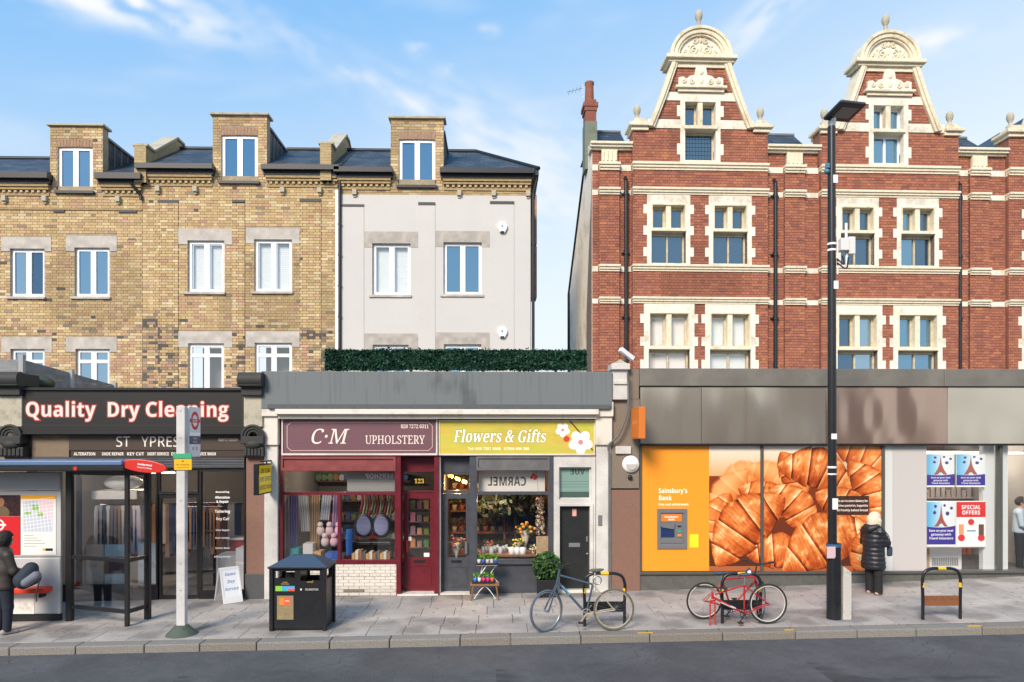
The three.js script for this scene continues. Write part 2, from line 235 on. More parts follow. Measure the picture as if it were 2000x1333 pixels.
function yellowAt(dirtLine) {
  return (s, y) => {
    const below = dirtLine - y, patch = fbm(s * 1.1 + 4, y * 1.6, 3), dark = clamp(below * 1.1) * sstep(0.34, 0.62, patch);
    const z = SOOT.find(q => s > q[0] && s < q[1] && y < q[2] + 0.35 * (fbm(s * 2.2, 7, 3) - 0.5));                    // sooty, unwashed patches low on the wall
    if (z && rnd() < z[3]) return pick(yellowPal, [0.06, 0, 0.12, 0, 0.04, 0.10, 0.36, 0.32]);
    if (below > 0 && rnd() < 0.05 + dark * 0.45 + (below < 0.45 ? 0.22 : 0)) return pick(yellowPal, rnd() < 0.5 ? [0, 0, 0.1, 0, 0.1, 0.2, 0.4, 0.2] : [0.1, 0.1, 0.15, 0.25, 0.15, 0.25]);
    if (below > 0.4 && rnd() < 0.35) return pick(yellowPal, [0, 0.05, 0, 0.5, 0.15, 0.3]);
    for (const px of [432, 500, 96, 182]) { const ds = Math.abs(s - HP.s(px)), yy = HP.y(px < 300 ? 376 : 358, px) - y; if (yy > -0.1 && yy < 1.1 && ds < 0.22 && fbm(s * 7 + px, y * 2.5, 3) > 0.46 + yy * 0.12 + ds * 0.5) return pick(yellowPal, [0.1, 0, 0.3, 0, 0, 0.15, 0.45]); }
    return pick(yellowPal, [0.28, 0.24, 0.17, 0.10, 0.12, 0.07, 0.017, 0.003]);
  };
}
// white casement: frame ring, mullion, two panes; kind of what stands behind the glass
function casement(parent, r, n, o = {}) {
  const w = group('window', parent), f = 0.05, sm = (r.s0 + r.s1) / 2, g = [];
  g.push(box(r.s0, r.s0 + f, r.y0, r.y1, n - 0.06, n), box(r.s1 - f, r.s1, r.y0, r.y1, n - 0.06, n), box(r.s0 + f, r.s1 - f, r.y1 - f * (o.arch ? 1.6 : 1), r.y1, n - 0.06, n), box(r.s0 + f, r.s1 - f, r.y0, r.y0 + f, n - 0.06, n), box(sm - 0.034, sm + 0.034, r.y0 + f, r.y1 - f, n - 0.058, n + 0.008));
  for (const [a, b] of [[r.s0 + f, sm - 0.034], [sm + 0.034, r.s1 - f]]) { const t = 0.035; g.push(box(a, a + t, r.y0 + f, r.y1 - f, n - 0.05, n + 0.012), box(b - t, b, r.y0 + f, r.y1 - f, n - 0.05, n + 0.012), box(a + t, b - t, r.y1 - f - t, r.y1 - f, n - 0.05, n + 0.012), box(a + t, b - t, r.y0 + f, r.y0 + f + t, n - 0.05, n + 0.012)); if (o.transom) g.push(box(a + t, b - t, o.transom - 0.045, o.transom + 0.045, n - 0.05, n + 0.014)); }
  part('frame', g, mat.upvc, w);
  [[r.s0 + f + 0.035, sm - 0.069], [sm + 0.069, r.s1 - f - 0.035]].forEach(([a, b], i) => {
    const see = o.blind || o.clear; const ys = o.transom ? [[r.y0 + f + 0.035, o.transom - 0.045], [o.transom + 0.045, r.y1 - f - 0.035]] : [[r.y0 + f + 0.035, r.y1 - f - 0.035]];
    for (const [c, d] of ys) part('pane', see ? box(a, b, c, d, n - 0.03, n - 0.022) : leafPane(a, b, c, d, n - 0.026), see ? mat.glass : paneMats[(o.tone ?? 0) + (i && o.tone2 ? 1 : 0)], w);
    if (o.blind) { const sl = []; for (let y = r.y0 + f + 0.04; y < r.y1 - f - 0.04; y += 0.05) sl.push(box(a, b, y, y + 0.046, n - 0.12, n - 0.112)); part('blind', sl, mat.blind, w); }
    else if (!o.clear && o.half) part('blind', box(a, b, r.y1 - f - 0.035 - (r.y1 - r.y0) * o.half, r.y1 - f - 0.035, n - 0.0215, n - 0.019), mat.blind, w);
  });
  if (o.clear) part('room_back', box(r.s0, r.s1, r.y0, r.y1, n - 0.9, n - 0.88), mat.curtain, w);
  return w;
}
function houseWindow(h, pl, x0, y0, x1, y1, o = {}) {
  const r = pl.r(x0, y0, x1, y1); const w = casement(h, r, -0.07, o);
  if (o.sill) { const q = pl.r(o.sill[0], y1, o.sill[1], y1 + 5); part('sill', rbox(q.s0, q.s1, r.y0 - 0.065, r.y0, -0.10, 0.06, 0.008), o.sillMat ?? mat.lintel, w); }
  return r;
}
function dormer(h, pl, x0, yTop, x1, yBot, win, o, colour) {
  const r = pl.r(x0, yTop, x1, yBot), w = pl.r(...win), d = group('dormer', h), back = -2.6, holes = [w];
  part('wall', [...wallCells(r, holes, -0.28, -0.008)], mat.mortarY, d);
  bricks(d, r.y0, r.y1, () => [[r.s0, r.s1]], [{ ...w, s0: w.s0 - 0.01, s1: w.s1 + 0.01, y1: w.y1 + 0.22 }, { s0: w.s0, s1: w.s1, y0: w.y0 - 0.05, y1: w.y1 }], 0, yellowPal, colour, [r.s0, r.y1], 40);
  const arch = []; for (let i = 0; i < 11; i++) { const a = w.s0 - 0.01 + (i + 0.5) / 11 * (w.s1 - w.s0 + 0.02), k = (i - 5) / 5, m = new THREE.BoxGeometry(0.068, 0.205, 0.05); m.rotateZ(-k * 0.12); m.translate(a, w.y1 + 0.108 - k * k * 0.012, -0.024); arch.push(m); }
  part('arch', arch, yellowPal.mats[5], d);
  const t = r.y1 - 0.24; // cheeks clad in slate-grey lead, flat lead roof
  for (const c of [box(r.s1 - 0.1, r.s1 - 0.015, r.y0 - 0.1, t, back, -0.28), box(r.s0 + 0.015, r.s0 + 0.1, r.y0 - 0.1, t, back, -0.28)]) part('cheek', c, mat.slate, d);
  const seams = []; for (let z = -0.6; z > back; z -= 0.35) seams.push(box(r.s1 - 0.02, r.s1 + 0.006, r.y0, t, z - 0.012, z + 0.012)); part('seam', seams, mat.lead, d);
  part('flat_roof', box(r.s0, r.s1 + 0.03, t, t + 0.06, back, -0.28), mat.lead, d);
  part('coping', rbox(r.s0 - 0.06, r.s1 + 0.06, r.y1, r.y1 + 0.06, -0.36, 0.07, 0.01), mat.stoneGrey, d);
  casement(h, w, -0.05, { arch: true, ...o });
  part('sill', box(w.s0 - 0.06, w.s1 + 0.06, w.y0 - 0.07, w.y0, -0.1, 0.08), mat.gutter, d);
}
function eaves(h, s0, s1, yTop, yBrick, pitch) {   // black gutter and fascia, dentil cornice with iron brackets below
  part('fascia', [box(s0 - 0.08, s1 + 0.08, yBrick, yBrick + 0.10, -0.1, 0.14), box(s0 - 0.10, s1 + 0.10, yBrick + 0.10, yTop, -0.1, 0.27)], mat.gutter, h);
  const rows = [box(s0 - 0.03, s1 + 0.03, yBrick - 0.07, yBrick, -0.1, 0.12), box(s0 - 0.02, s1 + 0.02, yBrick - 0.14, yBrick - 0.078, -0.1, 0.085)];
  part('cornice', rows, yellowPal.mats?.[0] ?? mat.mortarY, h);
  for (let s = s0 + 0.06; s < s1 - 0.05; s += 0.15) part('dentil', rbox(s, s + 0.075, yBrick - 0.215, yBrick - 0.142, -0.05, 0.06, 0.006), yellowPal.mats?.[4] ?? mat.mortarY, h);
  part('cornice_base', box(s0 - 0.01, s1 + 0.01, yBrick - 0.29, yBrick - 0.218, -0.1, 0.03), yellowPal.mats?.[2] ?? mat.mortarY, h);
  for (let s = s0 + 0.35; s < s1 - 0.1; s += pitch) part('bracket', [box(s, s + 0.11, yBrick - 0.44, yBrick - 0.30, 0, 0.10), box(s + 0.02, s + 0.09, yBrick - 0.50, yBrick - 0.44, 0, 0.05)], mat.stoneGrey, h);
}
function roofSlope(h, s0, s1, y0, y1, run, hipR = 0, hipL = 0) {   // front slope, back slope
  const v = [[s0, y0, 0.22], [s1, y0, 0.22], [s1 - hipR, y1, -run], [s0 + hipL, y1, -run], [s1, y0, -2 * run - 0.2], [s0, y0, -2 * run - 0.2]];
  const tri = (a, b, c) => [...v[a], ...v[b], ...v[c]];
  const g = new THREE.BufferGeometry(); const arr = [tri(0, 1, 2), tri(0, 2, 3), tri(1, 4, 2), tri(5, 0, 3), tri(4, 5, 3), tri(4, 3, 2), tri(0, 5, 4), tri(0, 4, 1)].flat();
  g.setAttribute('position', new THREE.Float32BufferAttribute(arr, 3)); g.computeVertexNormals();
  const rf = part('roof', g, mat.slate, h); const L = Math.hypot(run + 0.22, y1 - y0);
  part('ridge', bar([s0 + hipL, y1 + 0.02, -run], [s1 - hipR, y1 + 0.02, -run], 0.06, 0.06, 6), mat.gutter, rf);
  if (hipR) part('hip', bar([s1, y0 + 0.02, 0.22], [s1 - hipR, y1 + 0.02, -run], 0.055, 0.055, 6), mat.gutter, rf);
  return rf;
}
function partyParapet(h, pl, x0, yTop, x1, yBot, peak) {   // brick fire-wall that climbs over the roof, with a sloping coping
  const r = pl.r(x0, yTop, x1, yBot), run = 1.9, base = r.y0 - 0.5, hi = peak;
  const prof = [[0.16, base], [0.16, r.y1], [-0.25, r.y1], [-run + 0.25, hi], [-run - 0.15, hi], [-2 * run, r.y1], [-2 * run, base]];
  const g = extr(prof.map(([z, y]) => [z, y]), r.s1 - r.s0); g.rotateY(-Math.PI / 2); g.translate(r.s1, 0, 0);
  const p = group('party_parapet', h);
  part('wall', g, yellowPal.mats[0], p);
  const cop = []; const seg = prof.slice(1, 6); for (let i = 0; i + 1 < seg.length; i++) { const [za, ya] = seg[i], [zb, yb] = seg[i + 1], L = Math.hypot(zb - za, yb - ya), b = new THREE.BoxGeometry(r.s1 - r.s0 + 0.1, 0.06, L + 0.03); b.rotateX(Math.atan2(yb - ya, -(zb - za))); b.translate((r.s0 + r.s1) / 2, (ya + yb) / 2 + 0.03, (za + zb) / 2); cop.push(b); }
  part('coping', cop, mat.stoneGrey, p);
  // courses on the side and front of the wall
  const list = []; for (let y = base; y < hi - 0.05; y += 0.075) { const t = y < r.y1 ? 0 : (y - r.y1) / (hi - r.y1); const z0 = t ? -0.25 - t * (run - 0.5) : 0.16, z1 = t ? -2 * run + t * (run - 0.15) : -2 * run; list.push(box(r.s0 - 0.004, r.s1 + 0.004, y, y + 0.065, z1 + 0.05, z0 + 0.004)); }
  part('course', list, yellowPal.mats[1], p).userData.kind = 'stuff';
}
yellowPal.mats = yellowPal.map(c => M(...c, 0.9, { tex: tMottle, m: 0.33 }));
const vent = (h, pl, x0, y0, x1, y1, n = 0.004) => { const r = pl.r(x0, y0, x1, y1); const v = group('air_vent', h); part('grille', box(r.s0, r.s1, r.y0, r.y1, n - 0.02, n), mat.gutter, v); const sl = []; for (let i = 0; i < 3; i++) { const y = r.y0 + (i + 0.5) * (r.y1 - r.y0) / 3; sl.push(box(r.s0, r.s1, y - 0.006, y + 0.006, n, n + 0.006)); } part('slat', sl, mat.capGrey, v); };
const leafPane = (a, b, c, d, n) => { const g = new THREE.BoxGeometry(b - a, d - c, 0.008); g.rotateX(rr(-0.009, 0.009)); g.rotateY(rr(-0.011, 0.011)); g.translate((a + b) / 2, (c + d) / 2, n); return g; };
const inverted = (r, w) => [box(r.s0, r.s1, w.y1, r.y1, -0.2, 0.012), box(r.s0, w.s0, r.y0, w.y1, -0.2, 0.012), box(w.s1, r.s1, r.y0, w.y1, -0.2, 0.012)];
function brickHouse(h, pl, xl, xr, yWall, wins, dor, strips, dirt, focus, gut) {
  const s0 = pl.s(xl), s1 = pl.s(xr), yT = pl.y(yWall, (xl + xr) / 2), D = pl.r(...dor.slice(0, 4)), col = yellowAt(dirt);
  const holes = wins.map(w => pl.r(w[0], w[1], w[2], w[3])); const lint = wins.map(w => pl.r(w[4], w[5], w[6], w[7]));
  part('wall', wallCells({ s0, s1, y0: 0, y1: yT }, holes, -0.3, -0.008), mat.mortarY, h);
  const ex = []; holes.forEach((w, i) => { const L = lint[i]; ex.push({ s0: L.s0, s1: L.s1, y0: w.y1, y1: L.y1 }, { s0: L.s0, s1: w.s0 + 0.01, y0: L.y0, y1: w.y1 }, { s0: w.s1 - 0.01, s1: L.s1, y0: L.y0, y1: w.y1 }, { ...w, y0: Math.max(w.y0 - 0.05, 0) }); part('lintel', inverted(L, w), mat.lintel, h); });
  ex.push({ s0: D.s0, s1: D.s1, y0: D.y0, y1: 99 });
  const st = strips.map(([a, b, y]) => ({ s0: pl.s(a), s1: pl.s(b), y0: 2.5, y1: pl.y(y, (a + b) / 2) }));
  bricks(h, 3.0, yT, () => [[s0, s1]], [...ex, ...st], 0, yellowPal, col, focus, 300);
  for (const t of st) bricks(h, 3.0, t.y1, () => [[t.s0 + 0.004, t.s1 - 0.004]], ex, 0.018, yellowPal, col, focus, 0);
  wins.forEach((w, i) => houseWindow(h, pl, w[0], w[1], w[2], w[3], w[8] ?? {}));
  dormer(h, pl, ...dor, col);
  return { s0, s1, yT, D };
}
const hb = HP.place(thing('brick_house', 'yellow brick house with the lower eaves, beside the roof fence', 'house'));
{
  const pl = HP, o = brickHouse(hb, pl, -260, 277, 363, [
    [19, 486, 87, 580, 2, 463, 100, 491, { sill: [12, 89], tone: 2, tone2: true }], [145, 484, 214, 580, 128, 461, 228, 491, { sill: [138, 216], tone: 0 }],
    [20, 682, 87, 762, 2, 659, 101, 689, { tone: 2, transom: pl.y(706, 50) }], [147, 682, 214, 775, 128, 659, 228, 688, { tone: 2, transom: pl.y(706, 180) }],
    [-110, 486, -42, 580, -128, 463, -26, 491, { sill: [-117, -40], tone: 0 }]],
    [97, 247, 200, 376, [112, 287, 180, 374], { tone: 0 }], [], pl.y(612, 140), [pl.s(180), pl.y(560, 180)]);
  const yb = pl.y(362, 100);
  for (const [a, b] of [[o.s0, o.D.s0], [o.D.s1, o.s1]]) eaves(hb, a + 0.02, b - 0.02, pl.y(343, 100), yb, 1.05);
  part('string_course', [box(o.s0, o.s1, pl.y(409, 100) - 0.02, pl.y(409, 100) + 0.02, -0.05, 0.022)], yellowPal.mats[2], hb);
  vent(hb, pl, 104, 410, 126, 415, 0.03); vent(hb, pl, 232, 411, 267, 416, 0.03); vent(hb, pl, 250, 466, 264, 469);
  roofSlope(hb, o.s0 - 0.1, o.D.s0 + 0.02, pl.y(345, 100), pl.y(345, 100) + 1.2, 1.9); roofSlope(hb, o.D.s1 - 0.02, o.s1 + 0.05, pl.y(345, 100), pl.y(345, 100) + 1.2, 1.9);
  part('downpipe', [bar([pl.s(262), pl.y(362, 262), 0.22], [pl.s(277), pl.y(384, 277), 0.06], 0.04), bar([pl.s(277), pl.y(384, 277), 0.06], [pl.s(277), pl.y(392, 277), 0.06], 0.04)], mat.gutter, hb);
}
const hm = HP.place(thing('brick_house', 'taller yellow brick house with tall dormer, beside the white rendered house', 'house'));
{
  const pl = HP, o = brickHouse(hm, pl, 277.6, 660, 344, [
    [366, 470, 438, 571, 348, 447, 453, 478, { sill: [358, 440], blind: true }], [496, 468, 570, 570, 480, 446, 585, 476, { sill: [491, 572], blind: true }],
    [367, 671, 437, 775, 348, 648, 453, 679, { clear: true, transom: pl.y(694, 400) }], [497, 670, 570, 770, 480, 648, 585, 678, { clear: true, transom: pl.y(694, 530) }]],
    [415, 226, 521, 356, [432, 264, 503, 355], { tone: 1 }], [[308, 348, 397], [453, 478, 397], [585, 627, 396]], pl.y(618, 500), [pl.s(540), pl.y(600, 540)]);
  for (const [a, b] of [[o.s0, o.D.s0], [o.D.s1, o.s1]]) eaves(hm, a + 0.02, b - 0.02, pl.y(327, 450), pl.y(344, 450), 0.98);
  vent(hm, pl, 308, 391, 348, 397, 0.022); vent(hm, pl, 453, 391, 478, 396, 0.022); vent(hm, pl, 585, 389, 627, 395, 0.022);
  roofSlope(hm, o.s0 - 0.1, o.D.s0 + 0.02, pl.y(329, 450), pl.y(329, 450) + 1.27, 1.9); roofSlope(hm, o.D.s1 - 0.02, o.s1 + 0.1, pl.y(329, 450), pl.y(329, 450) + 1.27, 1.9);
  partyParapet(hm, pl, 268, 290, 290, 324, pl.y(290, 279) + 0.95); partyParapet(hm, pl, 628, 286, 649, 320, pl.y(286, 640) + 0.98);
  part('edge_trim', box(pl.s(655), pl.s(661), 3, pl.y(372, 660), -0.1, 0.03), mat.upvc, hm);
}
const hw = HP.place(thing('rendered_house', 'white rendered house with brick dormer and hipped slate roof beside the alley gap', 'house'));
{
  const pl = HP, s0 = pl.s(661.5), s1 = pl.s(1037), yT = pl.y(351, 850), yR = pl.y(382, 850), col = yellowAt(-9);
  const wins = [[727, 476, 802, 577, { sill: [721, 804], blind: true }], [866, 474, 941, 576, { sill: [860, 945], tone: 1 }], [728, 674, 798, 760, { tone: 2, transom: pl.y(688, 760) }], [867, 673, 940, 760, { tone: 2, transom: pl.y(688, 900) }]];
  const holes = wins.map(w => pl.r(...w.slice(0, 4)));
  part('wall', wallCells({ s0, s1, y0: 0, y1: yT }, holes, -0.3, -0.008), mat.mortarY, hw);
  const D = pl.r(763, 231, 866, 363);
  bricks(hw, yR, yT, () => [[s0, s1]], [{ s0: D.s0, s1: D.s1, y0: D.y0, y1: 99 }], 0, yellowPal, col, [pl.s(850), yT], 160);
  // render coat with raised strips; smooth beige bands over the windows
  part('render', wallCells({ s0, s1: pl.s(1036), y0: 0, y1: yR }, holes, -0.006, 0.02), mat.render, hw);
  for (const [a, b, y] of [[662, 711, 403], [817, 850, 401], [957, 1004, 399]]) part('pilaster_strip', rbox(pl.s(a), pl.s(b), 0, pl.y(y, a), 0, 0.034, 0.004), mat.render, hw);
  for (const [a, b, c, d] of [[711, 453, 817, 484], [850, 452, 957, 483], [711, 652, 817, 690], [850, 650, 957, 690]]) { const r = pl.r(a, b, c, d); const w = holes[b < 600 ? (a < 800 ? 0 : 1) : (a < 800 ? 2 : 3)]; part('lintel', inverted(r, w).map(g => { g.translate(0, 0, 0.016); return g; }), mat.band, hw); }
  wins.forEach(w => houseWindow(hw, pl, w[0], w[1], w[2], w[3], w[4]));
  vent(hw, pl, 668, 400, 711, 405, 0.04); vent(hw, pl, 817, 396, 850, 402, 0.04); vent(hw, pl, 957, 394, 1004, 400, 0.04);
  dormer(hw, pl, 763, 233, 866, 363, [779, 272, 850, 363], { tone: 1 }, col);
  for (const [a, b] of [[s0, D.s0], [D.s1, s1]]) eaves(hw, a + 0.02, b - 0.02, pl.y(334, 850), pl.y(351, 850), 0.92);
  const y0 = pl.y(335, 850); roofSlope(hw, s0 - 0.05, D.s0 + 0.02, y0, y0 + 1.3, 1.9); roofSlope(hw, D.s1 - 0.02, s1 + 0.2, y0, y0 + 1.3, 1.9, 1.7);
  part('flank', box(s1 - 0.3, s1 - 0.002, 0, yT, -4, -0.3), mat.mortarY, hw);
  part('gutter', box(s1 + 0.02, s1 + 0.2, y0 - 0.15, y0, -4, 0.2), mat.gutter, hw);
  part('downpipe', [bar([pl.s(664.5), 0, 0.07], [pl.s(664.5), pl.y(348, 664), 0.07], 0.042), ...[440, 500, 560, 620].map(y => box(pl.s(661), pl.s(668), pl.y(y, 664) - 0.02, pl.y(y, 664) + 0.02, 0.0, 0.1))], mat.gutter, hw);
  part('downpipe', [bar([s1 + 0.06, 0, 0.02], [s1 + 0.06, y0 - 0.6, 0.02], 0.04), bar([s1 + 0.06, y0 - 0.6, 0.02], [s1 + 0.16, y0 - 0.2, 0.1], 0.04)], mat.gutter, hw);
  for (const [a, b] of [[365, 440], [482, 562]]) { const p = atDepth(1036, 400, 22.4); part('rear_bay', box(s1 - 0.2, s1 + 0.34, pl.y(b, 1040) + 0.4, pl.y(a, 1040) + 0.9, -3.9, -3.2), yellowPal.mats[5], hw); }
}
for (const [py, which] of [[445, 'upper'], [650, 'lower']]) {
  const a = HP.at(981, py, 0.05); const t = thing('alarm_box', `white bell-shaped burglar alarm box, the ${which} one on the rendered wall`, 'alarm box', 'alarm boxes on the rendered house');
  t.position.set(HP.x0 + a[0], a[1], HP.z0 + 0.036); part('case', [extr([[-0.12, 0.06], [-0.12, -0.02], [-0.06, -0.13], [0.06, -0.13], [0.12, -0.02], [0.12, 0.06], [0.07, 0.13], [-0.07, 0.13]], 0.06, 0, 0.008)], mat.white, t); part('badge', box(-0.02, 0.02, 0.0, 0.06, 0.069, 0.073), M(0.1, 0.25, 0.5, 0.5), t); part('strobe', box(-0.05, 0.05, -0.138, -0.10, 0.01, 0.072), M(0.06, 0.07, 0.07, 0.3), t);
}

// ---------- red brick building with shaped gables ----------
const RP = new Plane(1157, 19.4, 0.018);
const rb = RP.place(thing('red_brick_building', 'red brick building with cream stone bands and shaped Dutch gables', 'building'));
{
  const X = px => RP.s(px), Y = py => RP.y(py, 1300), col = () => pick(redPal, [0.28, 0.24, 0.18, 0.12, 0.10, 0.08]);
  redPal.mats = redPal.map(c => M(...c, 0.9, { tex: tMottle, m: 0.33 }));
  const bays = [[1234, 1496, 1365], [1600, 1866, 1730], [1964, 2230, 2097]].map(([a, b, c]) => ({ s0: X(a), s1: X(b), c: X(c) }));
  const pils = [[1170, 1209], [1531, 1570], [1892, 1929]].map(([a, b]) => ({ s0: X(a), s1: X(b) })), pil2 = pils;
  const yC = Y(283), y1 = Y(322), y2 = Y(371), y3 = Y(520), y4 = Y(583), end = X(2240);
  const PB = 0.14;                                             // bay projection
  // stone windows
  const wins = [];
  const addWin = (bay, cpx, half, yt, yb, yTr, lower, tone, tone2, lookIn) => wins.push({ bay, c: X(cpx), half, yt, yb, yTr, lower, tone, tone2, lookIn });
  for (const [i, a, b] of [[0, 1303.5, 1423], [1, 1670, 1787], [2, 2036, 2152]]) {
    addWin(i, a, 0.47, Y(402), Y(517), Y(449), false, 3, 3); addWin(i, b, 0.47, Y(402), Y(517), Y(449), false, i === 1 ? 1 : 3, 3);
    addWin(i, i === 0 ? 1304.5 : a, 0.56, Y(612), Y(735), Y(678), true, i === 1 ? 3 : 2, 2, i === 0 ? 'blind' : ''); addWin(i, b, 0.56, Y(612), Y(735), Y(678), true, i === 1 ? 1 : 2, 1, i === 0 ? 'blind' : '');
  }
  const gwin = bays.map(b => ({ s0: b.c - 0.42, s1: b.c + 0.42, y0: Y(317), y1: Y(203) }));
  const bayHoles = wins.map(w => ({ s0: w.c - w.half, s1: w.c + w.half, y0: w.yb, y1: w.yt }));
  part('wall', [box(X(1157), end, 0, yC - 0.15, -0.4, -0.008)].slice(0, 0).concat(wallCells({ s0: X(1157), s1: end, y0: 0, y1: yC - 0.15 }, [...bayHoles, ...gwin], -0.4, -0.008)), mat.mortarR, rb);
  // plain wall bricks between bays
  const outside = bays.map(b => ({ s0: b.s0, s1: b.s1, y0: -9, y1: 99 }));
  const pilEx = pils.map(p => ({ s0: p.s0, s1: p.s1, y0: -9, y1: 99 }));
  bricks(rb, 3.3, yC - 0.16, () => [[X(1157), end]], [...outside, ...pilEx], 0, redPal, col, [X(1190), 9], 60, 0.075, 'english');
  for (const p of pils) { part('pilaster', box(p.s0, p.s1, 3.3, y1, -0.1, 0.06), mat.mortarR, rb); bricks(rb, 3.3, y1, () => [[p.s0, p.s1]], [], 0.07, redPal, col, [0, 0], 0, 0.075, 'english'); }
  // string courses: moulded over pilasters and bays, flat between
  const moulded = (s0, s1, y, h, n, parent = rb) => part('string_course', [rbox(s0 - 0.02, s1 + 0.02, y - h * 0.36, y, -0.1, n + 0.10, 0.012), box(s0 - 0.005, s1 + 0.005, y - h * 0.68, y - h * 0.365, -0.1, n + 0.065), box(s0, s1, y - h, y - h * 0.685, -0.1, n + 0.03)], mat.stone, parent);
  for (const [y, h] of [[y1, 0.2], [y2, 0.18], [y3, 0.18], [y4, 0.17]]) {
    for (const p of pils) moulded(p.s0, p.s1, y, h, 0.08);
    for (const b of bays) moulded(b.s0, b.s1, y, h, PB);
    const edges = [X(1157), ...[0, 1, 2].flatMap(i => [pils[i].s0 - 0.03, pils[i].s1 + 0.03, bays[i].s0 - 0.03, bays[i].s1 + 0.03]), end];
    for (let i = 0; i < 13; i += 2) if (edges[i + 1] > edges[i]) part('flat_band', box(edges[i], edges[i + 1], y - h * 0.95, y - 0.03, -0.1, 0.02), mat.stonePale, rb);
  }
  // parapet cornice between the gables with fluted blocks
  const gaps = [[X(1152), bays[0].s0], [bays[0].s1, bays[1].s0], [bays[1].s1, bays[2].s0]];
  gaps.forEach(([a, b], i) => {
    part('cornice', [rbox(a, b, yC - 0.07, yC, -0.35, 0.20, 0.012), box(a, b, yC - 0.13, yC - 0.072, -0.35, 0.15), box(a, b, yC - 0.19, yC - 0.132, -0.35, 0.08)], mat.stone, rb);
    const p = pils[i], k = group('fluted_block', rb); part('block', box(p.s0 + 0.06, p.s1 - 0.06, y1 + 0.01, yC - 0.19, 0, 0.09), mat.stone, k);
    for (let q = 0; q < 4; q++) { const s = p.s0 + 0.10 + q * (p.s1 - p.s0 - 0.2) / 3; part('flute', rbox(s - 0.025, s + 0.025, y1 + 0.05, yC - 0.22, 0.08, 0.12, 0.012), mat.stone, k); }
    // slate roof and lead gutter seen over the parapet
    const g = new THREE.BufferGeometry(), a0 = a; if (i === 0) a = X(1172); const ya = yC + 0.10, yb = yC + 1.0; g.setAttribute('position', new THREE.Float32BufferAttribute([a, ya, -0.5, b, ya, -0.5, b, yb, -1.6, a, ya, -0.5, b, yb, -1.6, a, yb, -1.6, a, yb, -1.6, b, yb, -1.6, b, yb - 0.1, -4, a, yb, -1.6, b, yb - 0.1, -4, a, yb - 0.1, -4], 3)); g.computeVertexNormals(); part('roof', g, mat.slate, rb);
    part('lead_flashing', [box(a, b, yC + 0.0, yC + 0.09, -0.62, -0.42), bar([a, yb + 0.02, -1.6], [b, yb + 0.02, -1.6], 0.05, 0.05, 6)], mat.lead, rb);
  });
  // bays and gables
  bays.forEach((b, i) => {
    const bw = wins.filter(w => w.bay === i), holes = bw.map(w => ({ s0: w.c - w.half, s1: w.c + w.half, y0: w.yb, y1: w.yt }));
    part('bay_wall', wallCells({ s0: b.s0, s1: b.s1, y0: 3, y1 }, holes, -0.1, PB - 0.008), mat.mortarR, rb);
    const sur = bw.map(w => { const e = w.lower ? 0.13 : 0.12; return { s0: w.c - w.half - e, s1: w.c + w.half + e, y0: w.yb - 0.02, y1: w.lower ? y4 - 0.17 : y2 - 0.18 }; });
    bricks(rb, 3.3, y1, () => [[b.s0, b.s1]], sur, PB, redPal, col, [b.c, Y(552)], i === 0 ? 240 : 0, 0.075, 'english');
    bw.forEach((w, k) => {
      const g = group('stone_window', rb), S = sur[k], st = [];
      st.push(...wallCells(S, [{ s0: w.c - w.half, s1: w.c + w.half, y0: w.yb, y1: w.yt }], -0.1, PB + 0.015));
      part('surround', st, mat.stonePale, g);
      for (const side of [-1, 1]) for (let q = 0; q < 3; q++) { const e = side < 0 ? S.s0 : S.s1, y = w.yb + 0.18 + q * (w.yt - w.yb) * 0.36; if (y + 0.24 < S.y1) part('quoin', rbox(Math.min(e, e + side * 0.1), Math.max(e, e + side * 0.1), y, y + 0.25, -0.02, PB + 0.015, 0.006), mat.stonePale, g); }
      const f = [], a = w.c - w.half, z = w.c + w.half, n = PB - 0.10;
      part('mullion', [rbox(w.c - 0.07, w.c + 0.07, w.yTr, w.yt, -0.1, PB + 0.0, 0.01), rbox(a, z, w.yTr - 0.09, w.yTr, -0.1, PB + 0.05, 0.015), box(a, z, w.yt - 0.035, w.yt, -0.1, PB + 0.03), box(a, a + 0.035, w.yTr, w.yt - 0.035, -0.1, PB + 0.03), box(z - 0.035, z, w.yTr, w.yt - 0.035, -0.1, PB + 0.03)], mat.stone, g);
      const fr = (p, q, y0, y1, t = 0.05) => f.push(box(p, p + t, y0, y1, n - 0.14, n - 0.07), box(q - t, q, y0, y1, n - 0.14, n - 0.07), box(p + t, q - t, y1 - t * 1.7, y1, n - 0.14, n - 0.07), box(p + t, q - t, y0, y0 + t, n - 0.14, n - 0.07));
      fr(a + 0.036, w.c - 0.07, w.yTr, w.yt - 0.035); fr(w.c + 0.07, z - 0.036, w.yTr, w.yt - 0.035); fr(a, z, w.yb, w.yTr - 0.09); f.push(box(w.c - 0.022, w.c + 0.022, w.yb + 0.05, w.yTr - 0.17, n - 0.14, n - 0.065));
      part('sash', f, mat.timberCream, g);
      const P = (p, q, y0, y1, t) => { part('pane', w.lookIn ? box(p, q, y0, y1, n - 0.115, n - 0.107) : leafPane(p, q, y0, y1, n - 0.111), w.lookIn ? mat.glass : paneMats[t], g); if (w.lookIn) part('curtain', box(p, q, y0, y1, n - 0.17, n - 0.16), k % 2 ? mat.blind : mat.curtain, g); };
      P(a + 0.086, w.c - 0.12, w.yTr + 0.05, w.yt - 0.12, w.tone); P(w.c + 0.12, z - 0.086, w.yTr + 0.05, w.yt - 0.12, w.tone2); P(a + 0.05, w.c - 0.022, w.yb + 0.05, w.yTr - 0.175, w.tone); P(w.c + 0.022, z - 0.05, w.yb + 0.05, w.yTr - 0.175, w.tone2);
    });
    // gable
    const gb = group('gable', rb), yk = Y(254), yTop = Y(131), c = b.c, wK = (b.s1 - b.s0) / 2;
